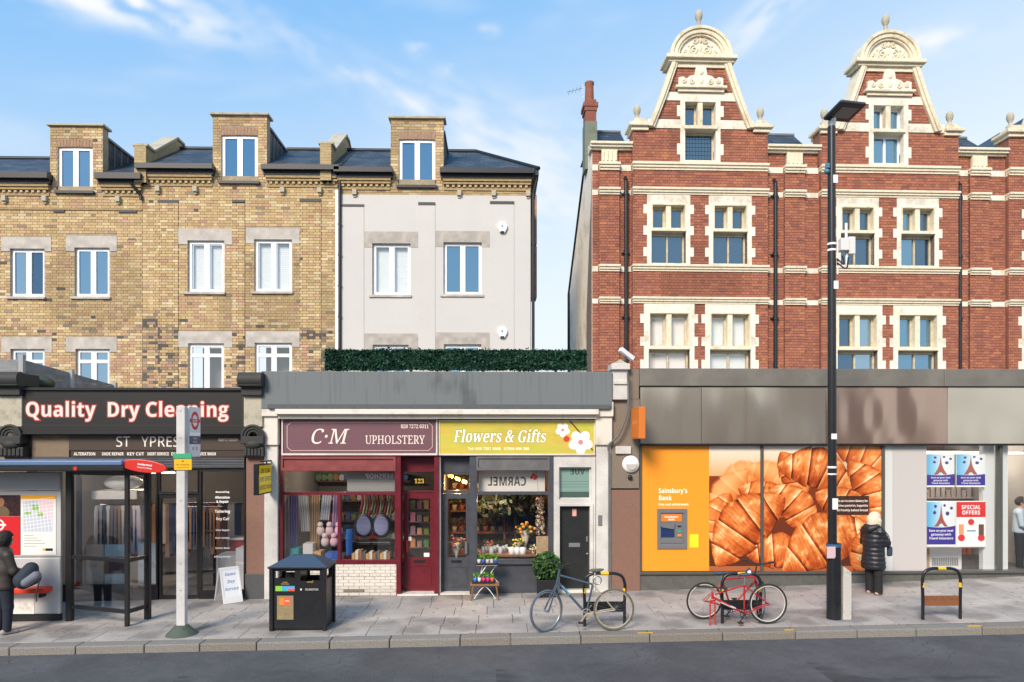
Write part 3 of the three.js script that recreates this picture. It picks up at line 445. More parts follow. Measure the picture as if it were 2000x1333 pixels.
    const hw0 = 1.40, hw1 = 0.77;                                // half-widths at the kneelers and under the pediment
    const half = y => { const t = clamp((y - yk) / (yTop - yk)); return hw0 + (hw1 - hw0) * (t + 0.035 * Math.sin(Math.PI * t)); };
    const out = []; for (let q = 0; q <= 12; q++) { const y = yk + (yTop - yk) * q / 12; out.push([c + half(y), y]); }
    const sh = new THREE.Shape([new THREE.Vector2(c - wK, y1), new THREE.Vector2(c + wK, y1), new THREE.Vector2(c + wK, yk), ...out.map(p => new THREE.Vector2(...p)), ...out.slice().reverse().map(([s, y]) => new THREE.Vector2(2 * c - s, y)), new THREE.Vector2(c - wK, yk)]);
    const gw = gwin[i]; sh.holes.push(new THREE.Path([new THREE.Vector2(gw.s0, gw.y0), new THREE.Vector2(gw.s0, gw.y1), new THREE.Vector2(gw.s1, gw.y1), new THREE.Vector2(gw.s1, gw.y0)]));
    const body = new THREE.ExtrudeGeometry(sh, { depth: 0.4, bevelEnabled: false }); body.translate(0, 0, PB - 0.408); part('wall', body, mat.mortarR, gb);
    const SS = { s0: c - 0.55, s1: c + 0.55, y0: y1, y1: Y(186) };
    const bands = [{ s0: -99, s1: 99, y0: Y(255), y1: Y(238) }, { s0: -99, s1: 99, y0: Y(201), y1: Y(185) }, SS, { s0: c - 0.72, s1: c + 0.72, y0: Y(185), y1: Y(170) }];
    bricks(gb, y1 + 0.01, yTop, y => y < yk ? [[b.s0, b.s1]] : [[c - half(y) + 0.11, c + half(y) - 0.11]], bands, PB, redPal, col, [c, yk], i === 0 ? 60 : 0, 0.075, 'english');
    for (const q of [box(b.s0 + 0.4, c - 0.55, Y(255), Y(238), -0.05, PB + 0.015), box(c + 0.55, b.s1 - 0.4, Y(255), Y(238), -0.05, PB + 0.015), box(c - half(Y(193)) + 0.1, c - 0.55, Y(201), Y(185), -0.05, PB + 0.015), box(c + 0.55, c + half(Y(193)) - 0.1, Y(201), Y(185), -0.05, PB + 0.015)]) part('stone_band', q, mat.stonePale, gb);
    part('window_surround', wallCells(SS, [gw], -0.1, PB + 0.018), mat.stonePale, gb);
    for (const side of [-1, 1]) for (const y of [Y(306), Y(232)]) part('quoin', rbox(Math.min(c + side * 0.55, c + side * 0.64), Math.max(c + side * 0.55, c + side * 0.64), y, y + 0.3, -0.02, PB + 0.018, 0.006), mat.stonePale, gb);
    const wn = group('gable_window', rb), tr = Y(250);
    part('mullion', [rbox(c - 0.07, c + 0.07, tr, gw.y1, -0.1, PB, 0.01), rbox(gw.s0 - 0.03, gw.s1 + 0.03, tr - 0.1, tr, -0.1, PB + 0.07, 0.02), rbox(gw.s0 - 0.06, gw.s1 + 0.06, gw.y0 - 0.08, gw.y0, -0.1, PB + 0.05, 0.015)], mat.stone, wn);
    const n = PB - 0.2, fr = []; for (const [p, q, y0, y3] of [[gw.s0, c - 0.07, tr, gw.y1], [c + 0.07, gw.s1, tr, gw.y1], [gw.s0, gw.s1, gw.y0, tr - 0.1]]) { fr.push(...wallCells({ s0: p, s1: q, y0, y1: y3 }, [{ s0: p + 0.045, s1: q - 0.045, y0: y0 + 0.045, y1: y3 - 0.07 }], n - 0.06, n)); part('pane', box(p + 0.045, q - 0.045, y0 + 0.045, y3 - 0.07, n - 0.04, n - 0.03), paneMats[i === 0 ? 3 : 1], wn); }
    if (i) fr.push(box(c - 0.03, c + 0.03, gw.y0 + 0.045, tr - 0.17, n - 0.06, n + 0.01)); else { const ld = []; for (let s = gw.s0 + 0.1; s < gw.s1; s += 0.085) ld.push(box(s, s + 0.008, gw.y0 + 0.045, tr - 0.17, n - 0.03, n - 0.024)); for (let y = gw.y0 + 0.12; y < tr - 0.17; y += 0.11) ld.push(box(gw.s0 + 0.045, gw.s1 - 0.045, y, y + 0.008, n - 0.03, n - 0.0245)); part('leading', ld, mat.gutter, wn); }
    part('sash', fr, i ? mat.upvc : mat.timberCream, wn);
    // raking copings
    for (const side of [-1, 1]) { const pts = []; for (let q = 0; q <= 12; q++) { const y = yk + (yTop - yk) * q / 12; pts.push([c + side * half(y), y]); } const inn = pts.map(([s, y]) => [s - side * 0.125, y]); const ring = [...pts, ...inn.reverse()]; part('raking_coping', [extr(ring, 0.5, PB - 0.42, 0.012), extr([...pts.map(([s, y]) => [s + side * 0.03, y]), ...pts.slice().reverse().map(([s, y]) => [s - side * 0.06, y])], 0.58, PB - 0.45, 0.008)], mat.stone, gb); 
      const ks = side < 0 ? b.s0 : b.s1, kn = group('kneeler', rb); part('block', [rbox(Math.min(ks + side * 0.12, ks - side * 0.42), Math.max(ks + side * 0.12, ks - side * 0.42), yk + 0.0, yk + 0.09, -0.4, PB + 0.14, 0.02), rbox(Math.min(ks + side * 0.05, ks - side * 0.42), Math.max(ks + side * 0.05, ks - side * 0.42), yk - 0.10, yk + 0.0, -0.4, PB + 0.07, 0.015), extr([[ks + side * 0.04, yk + 0.09], [ks - side * 0.04, yk + 0.22], [ks - side * 0.30, yk + 0.24], [ks - side * 0.42, yk + 0.09]], 0.4, PB - 0.36)], mat.stone, kn);
      part('ball_finial', lathe([[0.11, 0], [0.11, 0.05], [0.05, 0.10], [0.045, 0.16], [0.08, 0.21], [0.10, 0.30], [0.085, 0.38], [0.05, 0.43], [0, 0.45]], ks - side * 0.15, yk + 0.22, PB - 0.15), mat.stoneGrey, kn); }
    // entablature, round pediment with carved scrolls, finial
    part('entablature', [rbox(c - 0.97, c + 0.97, yTop + 0.10, yTop + 0.20, -0.42, PB + 0.20, 0.02), box(c - 0.90, c + 0.90, yTop + 0.03, yTop + 0.10, -0.40, PB + 0.12), box(c - 0.74, c + 0.74, yTop - 0.09, yTop + 0.03, -0.4, PB + 0.05)], mat.stone, gb);
    const ped = group('pediment', rb), py = yTop + 0.2, arc = (R, n0 = 24) => Array.from({ length: n0 + 1 }, (_, q) => { const a = Math.PI * q / n0; return [c + R * Math.cos(a), py + R * 0.95 * Math.sin(a)]; });
    part('tympanum', extr(arc(0.72), 0.40, PB - 0.40), mat.stonePale, ped);
    part('archivolt', [extr([...arc(0.80), ...arc(0.66).reverse()], 0.52, PB - 0.42, 0.012), extr([...arc(0.70), ...arc(0.60).reverse()], 0.06, PB + 0.0, 0.01), extr([...arc(0.84), ...arc(0.77).reverse()], 0.58, PB - 0.44, 0.008)], mat.stone, ped);
    const scroll = (cx, cy, r0, dir, turns = 1.6) => { const pts = []; for (let q = 0; q <= 26; q++) { const t = q / 26, a = dir * t * turns * Math.PI * 2 + Math.PI / 2; pts.push([cx + r0 * (1 - t * 0.85) * Math.cos(a), cy + r0 * (1 - t * 0.85) * Math.sin(a), PB + 0.012]); } return tube(pts, 0.022, 40, 5); };
    part('carving', [scroll(c - 0.18, py + 0.20, 0.13, 1), scroll(c + 0.18, py + 0.20, 0.13, -1), scroll(c - 0.42, py + 0.11, 0.09, -1), scroll(c + 0.42, py + 0.11, 0.09, 1), scroll(c - 0.14, py + 0.44, 0.08, -1), scroll(c + 0.14, py + 0.44, 0.08, 1), sphere(c, py + 0.46, PB, 0.055, 0.08, 0.04), sphere(c, py + 0.27, PB, 0.04, 0.11, 0.035), sphere(c, py + 0.08, PB, 0.09, 0.045, 0.035), sphere(c - 0.30, py + 0.31, PB, 0.06, 0.04, 0.03), sphere(c + 0.30, py + 0.31, PB, 0.06, 0.04, 0.03)], mat.stone, ped);
    const yf = py + 0.76; part('finial', [rbox(c - 0.15, c + 0.15, yf - 0.02, yf + 0.10, PB - 0.30, PB + 0.02, 0.015), lathe([[0.12, 0.10], [0.06, 0.17], [0.045, 0.25], [0.06, 0.28], [0.04, 0.30], [0.09, 0.38], [0.105, 0.47], [0.085, 0.56], [0.04, 0.61], [0, 0.62]], c, yf, PB - 0.14)], mat.stoneGrey, ped);
    // carved crest over the window
    const cy = Y(183), cr = group('crest', rb); part('ledge', [rbox(c - 0.70, c + 0.70, cy + 0.05, cy + 0.12, 0, PB + 0.14, 0.015), box(c - 0.63, c + 0.63, cy - 0.03, cy + 0.05, 0, PB + 0.08)], mat.stone, cr);
    part('crest_block', extr([[c - 0.60, cy + 0.12], [c + 0.60, cy + 0.12], [c + 0.60, cy + 0.34], [c + 0.48, cy + 0.36], [c + 0.40, cy + 0.30], [c + 0.30, cy + 0.38], [c + 0.16, cy + 0.42], [c + 0.13, cy + 0.62], [c + 0.09, cy + 0.66], [c - 0.09, cy + 0.66], [c - 0.13, cy + 0.62], [c - 0.16, cy + 0.42], [c - 0.30, cy + 0.38], [c - 0.40, cy + 0.30], [c - 0.48, cy + 0.36], [c - 0.60, cy + 0.34]], 0.09, PB - 0.02, 0.01), mat.stonePale, cr);
    part('carving', [scroll(c - 0.25, cy + 0.23, 0.075, 1), scroll(c + 0.25, cy + 0.23, 0.075, -1), scroll(c - 0.47, cy + 0.24, 0.06, -1), scroll(c + 0.47, cy + 0.24, 0.06, 1), sphere(c, cy + 0.5, PB, 0.07, 0.09, 0.03), sphere(c, cy + 0.25, PB, 0.06, 0.09, 0.03)].map(g => { g.translate(0, 0, 0.08); return g; }), mat.stone, cr);
    // slate roof running back behind the gable
    const rg = extr([[c - wK - 0.1, yk - 0.4], [c + wK + 0.1, yk - 0.4], [c, yTop - 0.35]], 5, -5.35); part('roof', rg, mat.slate, rb);
  });
  for (const px of [1221.5, 1512, 1871]) { const g = group('downpipe', rb), s = X(px), yt = Y(357); part('pipe', [bar([s, 3.2, 0.10], [s, yt, 0.10], 0.052, 0.052, 10), bar([s, yt, 0.10], [s, yt + 0.12, 0.0], 0.05, 0.05, 8)], mat.blackMetal, g); for (const y of [Y(385), Y(500), Y(625)]) part('collar', [bar([s, y, 0.10], [s, y + 0.10, 0.10], 0.068, 0.068, 10), box(s - 0.11, s + 0.11, y + 0.03, y + 0.07, 0, 0.06)], mat.blackMetal, g); }
  // flank: cream painted wall with a rough brick return at the front, its slanting edge shaped as a cast shadow, roof edge falling to the back
  const fl = [[-0.02, 0], [-0.02, yC], [-0.8, yC + 0.25], [-5.2, Y(500)], [-5.2, 0]], g = extr(fl, 0.3); g.rotateY(-Math.PI / 2); g.translate(X(1157) + 0.29, 0, 0); part('flank_wall', g, mat.cream, rb);
  const rg2 = extr([[-0.02, 0], [-0.02, Y(330)], [-0.12, Y(380)], [-0.55, Y(480)], [-1.0, Y(600)], [-1.2, 0]], 0.006); rg2.rotateY(-Math.PI / 2); rg2.translate(X(1157) - 0.009, 0, 0); part('roughcast_with_shadow', rg2, mat.rough, rb);
  part('verge', [bar([X(1157) - 0.02, yC + 0.25, -0.8], [X(1157) - 0.02, Y(500), -5.2], 0.05, 0.05, 6)], mat.gutter, rb);
  part('flank_pipe', bar([X(1157) - 0.05, 4.6, -5.0], [X(1157) - 0.05, Y(500), -5.0], 0.04), mat.gutter, rb);
  // chimney
  const YC = py => EYE + (Y(py) - EYE) * 1.045, ch = group('chimney', rb), c0 = X(1146), c1 = X(1175), zc = -0.85;
  part('base', box(c0 + 0.06, c1, yC - 0.4, YC(243), zc - 0.4, zc + 0.1), M(0.16, 0.19, 0.15, 0.8, { tex: tStain, m: 0.7 }), ch);
  part('stack', [box(c0 + 0.08, c1 - 0.02, YC(243), YC(200), zc - 0.4, zc + 0.08), box(c0 + 0.02, c1 + 0.03, YC(214), YC(206), zc - 0.45, zc + 0.12), box(c0 + 0.05, c1, YC(222), YC(214), zc - 0.42, zc + 0.1)], redPal.mats[4], ch);
  part('pot', lathe([[0.15, 0], [0.13, 0.1], [0.115, 0.5], [0.135, 0.52], [0.135, 0.58], [0.10, 0.60]], (c0 + c1) / 2 + 0.02, YC(200), zc - 0.15), redPal.mats[2], ch);
  const ya = YC(176); part('aerial', [bar([c0 + 0.02, ya, zc], [c0 - 0.45, ya - 0.18, zc + 0.1], 0.008, 0.008, 5), ...[0, 1, 2, 3].map(q => bar([c0 - 0.08 - q * 0.1, ya - 0.04 - q * 0.037, zc - 0.13], [c0 - 0.08 - q * 0.1, ya - 0.04 - q * 0.037, zc + 0.2], 0.005, 0.005, 4)), bar([c0 + 0.02, ya - 0.3, zc], [c0 + 0.02, ya + 0.1, zc], 0.012, 0.012, 5)], mat.steel, ch);
}

// ---------- shops ----------
const SP = new Plane(0, SHOPD);
const sx = px => SP.s(px), R = (a, b, c, d) => SP.r(a, b, c, d);
const yAt = (py, px = 1000) => SP.y(py, px);
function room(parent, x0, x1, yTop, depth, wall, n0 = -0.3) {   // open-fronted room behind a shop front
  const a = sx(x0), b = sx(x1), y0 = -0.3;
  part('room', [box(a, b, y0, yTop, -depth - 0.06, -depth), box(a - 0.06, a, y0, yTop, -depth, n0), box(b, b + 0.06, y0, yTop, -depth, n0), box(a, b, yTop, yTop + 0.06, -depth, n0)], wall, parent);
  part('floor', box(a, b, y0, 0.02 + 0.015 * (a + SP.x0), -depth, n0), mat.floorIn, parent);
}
function framed(parent, name, r, n, t, depth, material, panes = [[0, 1]], rails = []) { // frame ring with uprights; panes of glass between
  const g = wallCells(r, panes.map(([p, q]) => ({ s0: r.s0 + (r.s1 - r.s0) * p + t / 2, s1: r.s0 + (r.s1 - r.s0) * q - t / 2, y0: r.y0 + t, y1: r.y1 - t })), n - depth, n);
  const w = group(name, parent); part('frame', g, material, w);
  for (const [p, q] of panes) part('pane', box(r.s0 + (r.s1 - r.s0) * p + t / 2, r.s0 + (r.s1 - r.s0) * q - t / 2, r.y0 + t, r.y1 - t, n - depth / 2 - 0.004, n - depth / 2 + 0.004), mat.glass, w);
  return w;
}

// --- dry cleaner ---
const dc = SP.place(thing('dry_cleaner_shop', 'black single-storey dry cleaner shop with wide black fascia sign and carved consoles', 'shop'));
{
  const top = yAt(762, 260), yb = yAt(893, 260);
  part('roof_slab', box(sx(-60), sx(486), top - 0.25, top - 0.05, -3.9, -0.3), mat.capGrey, dc);
  part('wall', [box(sx(-60), sx(484), yb - 0.02, top - 0.06, -0.3, -0.06)], M(0.12, 0.10, 0.08, 0.8, { tex: tStain, m: 1.2 }), dc);
  const fs = R(38, 764, 482, 845), sg = print(1600, 292, (x, w, h) => { x.fillStyle = '#14120f'; x.fillRect(0, 0, w, h); for (let i = 0; i < 900; i++) { x.fillStyle = `rgba(${90 + rnd() * 60},${80 + rnd() * 40},70,${rnd() * 0.10})`; x.fillRect(rnd() * w, rnd() * h, rnd() * 50, rnd() * 3); } x.strokeStyle = '#33302c'; x.lineWidth = 3; x.strokeRect(10, 10, w - 20, h * 0.80); x.font = 'bold 142px sans-serif'; x.textAlign = 'center'; x.textBaseline = 'middle'; x.lineWidth = 14; x.strokeStyle = '#b5392f'; x.strokeText('Quality  Dry Cleaning', w * 0.49, h * 0.46, 1420); x.fillStyle = '#d8d2c8'; x.fillText('Quality  Dry Cleaning', w * 0.49, h * 0.46, 1420); }, 0.45);
  const fg = panelGeo(fs.s0, fs.s1, fs.y0, fs.y1, 0.12, 0.18); fg.rotateX(0); part('fascia_sign', fg, sg, dc, true);
  part('fascia_edge', [box(fs.s0 - 0.03, fs.s1 + 0.03, fs.y1, fs.y1 + 0.05, -0.06, 0.24), box(fs.s0, fs.s1, fs.y0 - 0.04, fs.y0, -0.06, 0.2), box(fs.s0, fs.s1, fs.y0, fs.y1, -0.06, 0.118)], mat.black, dc);
  const s2 = R(135, 846, 480, 880); part('name_board', panelGeo(s2.s0, s2.s1, s2.y0, s2.y1, -0.06, 0.02), print(1200, 120, (x, w, h) => { x.fillStyle = '#40332a'; x.fillRect(0, 0, w, h); for (let i = 0; i < 300; i++) { x.fillStyle = `rgba(${rnd() > 0.5 ? 20 : 130},${rnd() > 0.5 ? 16 : 100},60,0.06)`; x.fillRect(rnd() * w, rnd() * h, rnd() * 160, rnd() * 10); } txt(x, 'ST   YPRES', w * 0.445, h * 0.52, '96px sans-serif', '#efe9df', 600); txt(x, '02072725559', w * 0.90, h * 0.4, 'bold 26px serif', '#d8cfc0', 130); }, 0.5), dc, true);
  const s3 = R(140, 881, 480, 893); part('service_board', panelGeo(s3.s0, s3.s1, s3.y0, s3.y1, -0.06, 0.05), print(1200, 44, (x, w, h) => { x.fillStyle = '#3a2c24'; x.fillRect(0, 0, w, h); const f = 'bold 30px sans-serif'; [['ALTERATION', 0.08], ['SHOE REPAIR', 0.24], ['KEY CUT', 0.37], ['SHIRT SERVICE', 0.50], ['DUVETS', 0.62], ['SERVICE WASH', 0.77]].forEach(([s, p]) => txt(x, s, w * p, h / 2, f, '#f2eee6', 150)); }, 0.5), dc, true);
  part('plain_board', box(sx(62), sx(134), yAt(893, 100), yAt(846, 100), -0.06, 0.0), M(0.20, 0.15, 0.10, 0.7, { tex: tStain, m: 0.8 }), dc);
  parts('shutter_slat', [0, 1, 2, 3].map(i => rbox(sx(62), sx(478), yAt(894 + i * 5.2 + 5, 260), yAt(894 + i * 5.2, 260), -0.1, 0.03 + 0.01 * (i % 2), 0.01)), mat.charcoal, dc);
  // consoles and piers
  for (const [x0, x1] of [[8, 56], [480, 520]]) {
    const k = group('console', dc), a = sx(x0), b = sx(x1), c = (a + b) / 2, hw = (b - a) / 2, y = p => yAt(p, 490);
    part('scroll', [rbox(a - 0.04, b + 0.04, y(758), y(732), -0.3, 0.42, 0.03), rbox(a, b, y(775), y(758), -0.3, 0.30, 0.02), (() => { const g = new THREE.CylinderGeometry(0.16, 0.16, b - a + 0.06, 20); g.rotateZ(Math.PI / 2); g.translate(c, y(745), 0.30); return g; })()], mat.ironStone, k);
    part('block', [rbox(a + 0.02, b - 0.02, y(835), y(775), -0.3, 0.20, 0.02)], mat.stoneGrey, k);
    part('shell', [0.22, 0.165, 0.11].map((r, i) => { const g = new THREE.TorusGeometry(r, 0.032, 6, 20, Math.PI); g.translate(c, y(853), 0.22 - i * 0.02); return g; }).concat([rbox(c - 0.24, c + 0.24, y(868), y(853), -0.2, 0.26, 0.02), sphere(c, y(868), 0.16, 0.2, 0.12, 0.12), rbox(a, b, y(892), y(874), -0.3, 0.2, 0.012)]), mat.ironStone, k);
    const fl = []; for (let i = 0; i < 5; i++) fl.push(rbox(a + 0.04 + i * (b - a - 0.08) / 5, a + 0.02 + (i + 1) * (b - a - 0.08) / 5, y(890), y(876), 0.19, 0.225, 0.008)); part('flute', fl, mat.ironStone, k);
    part('pier', box(a + 0.02, b - 0.02, yAt(1121, 500), y(892), -0.3, 0.04), mat.granitePink, dc); part('pier_base', rbox(a, b, -0.4, yAt(1121, 500), -0.3, 0.07, 0.01), mat.graniteGrey, dc);
  }
  // shop front
  room(dc, 64, 478, yAt(914, 260), 3.2, M(0.34, 0.31, 0.28, 0.9));
  const base = yAt(1166, 260), W1 = { s0: sx(62), s1: sx(306), y0: base + 0.18, y1: yAt(915, 200) }, w1 = framed(dc, 'shop_window', W1, -0.02, 0.07, 0.1, mat.black, [[0, 0.36], [0.36, 1]]);
  part('stall_riser', box(sx(62), sx(306), -0.4, base + 0.18, -0.25, -0.03), mat.black, dc);
  const dr = { s0: sx(308), s1: sx(386), y0: -0.1, y1: yAt(966, 350) }; framed(dc, 'double_door', dr, -0.06, 0.09, 0.06, mat.black, [[0, 0.5], [0.5, 1]]);
  parts('door_handle', [bar([sx(343), yAt(1040), 0], [sx(343), yAt(1078), 0], 0.015), bar([sx(351), yAt(1040), 0], [sx(351), yAt(1078), 0], 0.015)], mat.black, dc);
  framed(dc, 'fanlight', { s0: sx(308), s1: sx(386), y0: yAt(964), y1: yAt(915) }, -0.02, 0.05, 0.08, mat.black);
  const W2 = { s0: sx(388), s1: sx(478), y0: yAt(1158), y1: yAt(915) }; framed(dc, 'shop_window', W2, -0.02, 0.07, 0.1, mat.black); part('stall_riser', box(sx(388), sx(478), -0.4, yAt(1158) + 0.0, -0.25, -0.03), mat.black, dc);
  const lettering = print(256, 1024, (x, w, h) => { x.clearRect(0, 0, w, h); [['Duvets & Rug', 40, 30], ['Alteration', 110, 42], ['& Repair', 165, 42], ['Tailoring', 290, 50], ['Key Cut', 385, 50], ['Shoe Repair', 530, 34], ['Shirt Service', 630, 34], ['Service Wash', 760, 32], ['Ironing Service', 870, 32]].forEach(([s, y, z]) => txt(x, s, w / 2, y, `bold ${z}px sans-serif`, '#ffffff', 240)); }, 0.6, { transparent: true, alphaTest: 0.4 });
  const lg = new THREE.PlaneGeometry(sx(450) - sx(414), yAt(955) - yAt(1110)); lg.translate((sx(450) + sx(414)) / 2, (yAt(955) + yAt(1110)) / 2, -0.058); part('window_lettering', lg, lettering, dc, true);
  // goods inside
  const rack = (x0, x1, yy, z, n, parent) => { const rail = group('clothes_rail', parent); part('rail', bar([sx(x0), yy, z], [sx(x1), yy, z], 0.015), mat.steel, rail); for (let i = 0; i < n; i++) { const s = sx(x0) + (i + 0.5) * (sx(x1) - sx(x0)) / n, L = rr(0.75, 1.15), c = [[0.04, 0.04, 0.06], [0.45, 0.42, 0.38], [0.03, 0.05, 0.12], [0.25, 0.12, 0.06], [0.5, 0.48, 0.5], [0.12, 0.1, 0.1]][Math.floor(rnd() * 6)]; const g = extr([[-0.03, 0], [-0.05, -0.1], [-0.05 - rr(0, 0.02), -L], [0.06, -L], [0.05, -0.1], [0.03, 0]], 0.42, -0.21, 0.012); g.translate(s, yy - 0.02, z); part('garment', g, M(...c, 0.85), rail); } };
  rack(160, 250, yAt(990), -0.7, 12, dc); rack(300, 385, yAt(1000), -1.4, 12, dc);
  part('shelf', box(sx(160), sx(250), yAt(975) - 0.02, yAt(975) + 0.16, -0.9, -0.35), mat.whitePaint, dc); part('folded_duvet', sphere(sx(212), yAt(945), -0.6, 0.42, 0.16, 0.25), mat.white, dc);
  for (const [a, b, c, d, col] of [[196, 1066, 244, 1090, [0.50, 0.70, 0.78]], [160, 1066, 194, 1150, [0.68, 0.58, 0.50]], [205, 1096, 240, 1122, [0.10, 0.03, 0.05]], [196, 1124, 244, 1150, [0.72, 0.78, 0.80]], [262, 1062, 304, 1150, [0.60, 0.68, 0.74]]]) { const r = R(a, b, c, d); part('poster', box(r.s0, r.s1, r.y0, r.y1, -0.16, -0.15), M(...col, 0.6, { tex: tStain, m: 0.5 }), dc); }
  part('cabinet', box(sx(400), sx(440), 0, 0.75, -1.2, -0.6), mat.greyPanel, dc); part('washing_machine', [box(sx(440), sx(474), 0, 0.9, -1.3, -0.6)], mat.white, dc);
}
{ // projecting yellow sign
  const t = thing('projecting_sign', 'yellow projecting box sign listing dry cleaning services, in a black frame', 'sign'); const x = (509 - 969) * SHOPD / F + 0.32, z0 = -SHOPD + 0.05, z1 = z0 + 0.95, ya = 3.2 + (868 - 960) / 93, yb = 3.2 + (868 - 908) / 93;
  part('case', [box(x - 0.10, x - 0.005, ya - 0.03, yb + 0.03, z0 + 0.1, z1)], mat.black, t); part('bracket', bar([x - 0.05, yb + 0.08, z0 - 0.05], [x - 0.05, yb + 0.08, z1 - 0.3], 0.02), mat.black, t); part('hanger', [bar([x - 0.05, yb, z0 + 0.3], [x - 0.05, yb + 0.1, z0 + 0.3], 0.015)], mat.black, t);
  const g = new THREE.PlaneGeometry(z1 - z0 - 0.16, yb - ya); g.rotateY(Math.PI / 2); g.translate(x + 0.001, (ya + yb) / 2, (z0 + z1) / 2 + 0.05);
  part('face', g, print(400, 240, (c, w, h) => { c.fillStyle = '#f2d800'; c.fillRect(0, 0, w, h); ['DRY CLEAN', 'SHIRT SERVICE', 'SERVICE WASH'].forEach((s, i) => txt(c, s, w / 2, h * (0.2 + 0.3 * i), 'bold 54px sans-serif', '#1b1a10', 370)); }, 0.5), t, true);
}

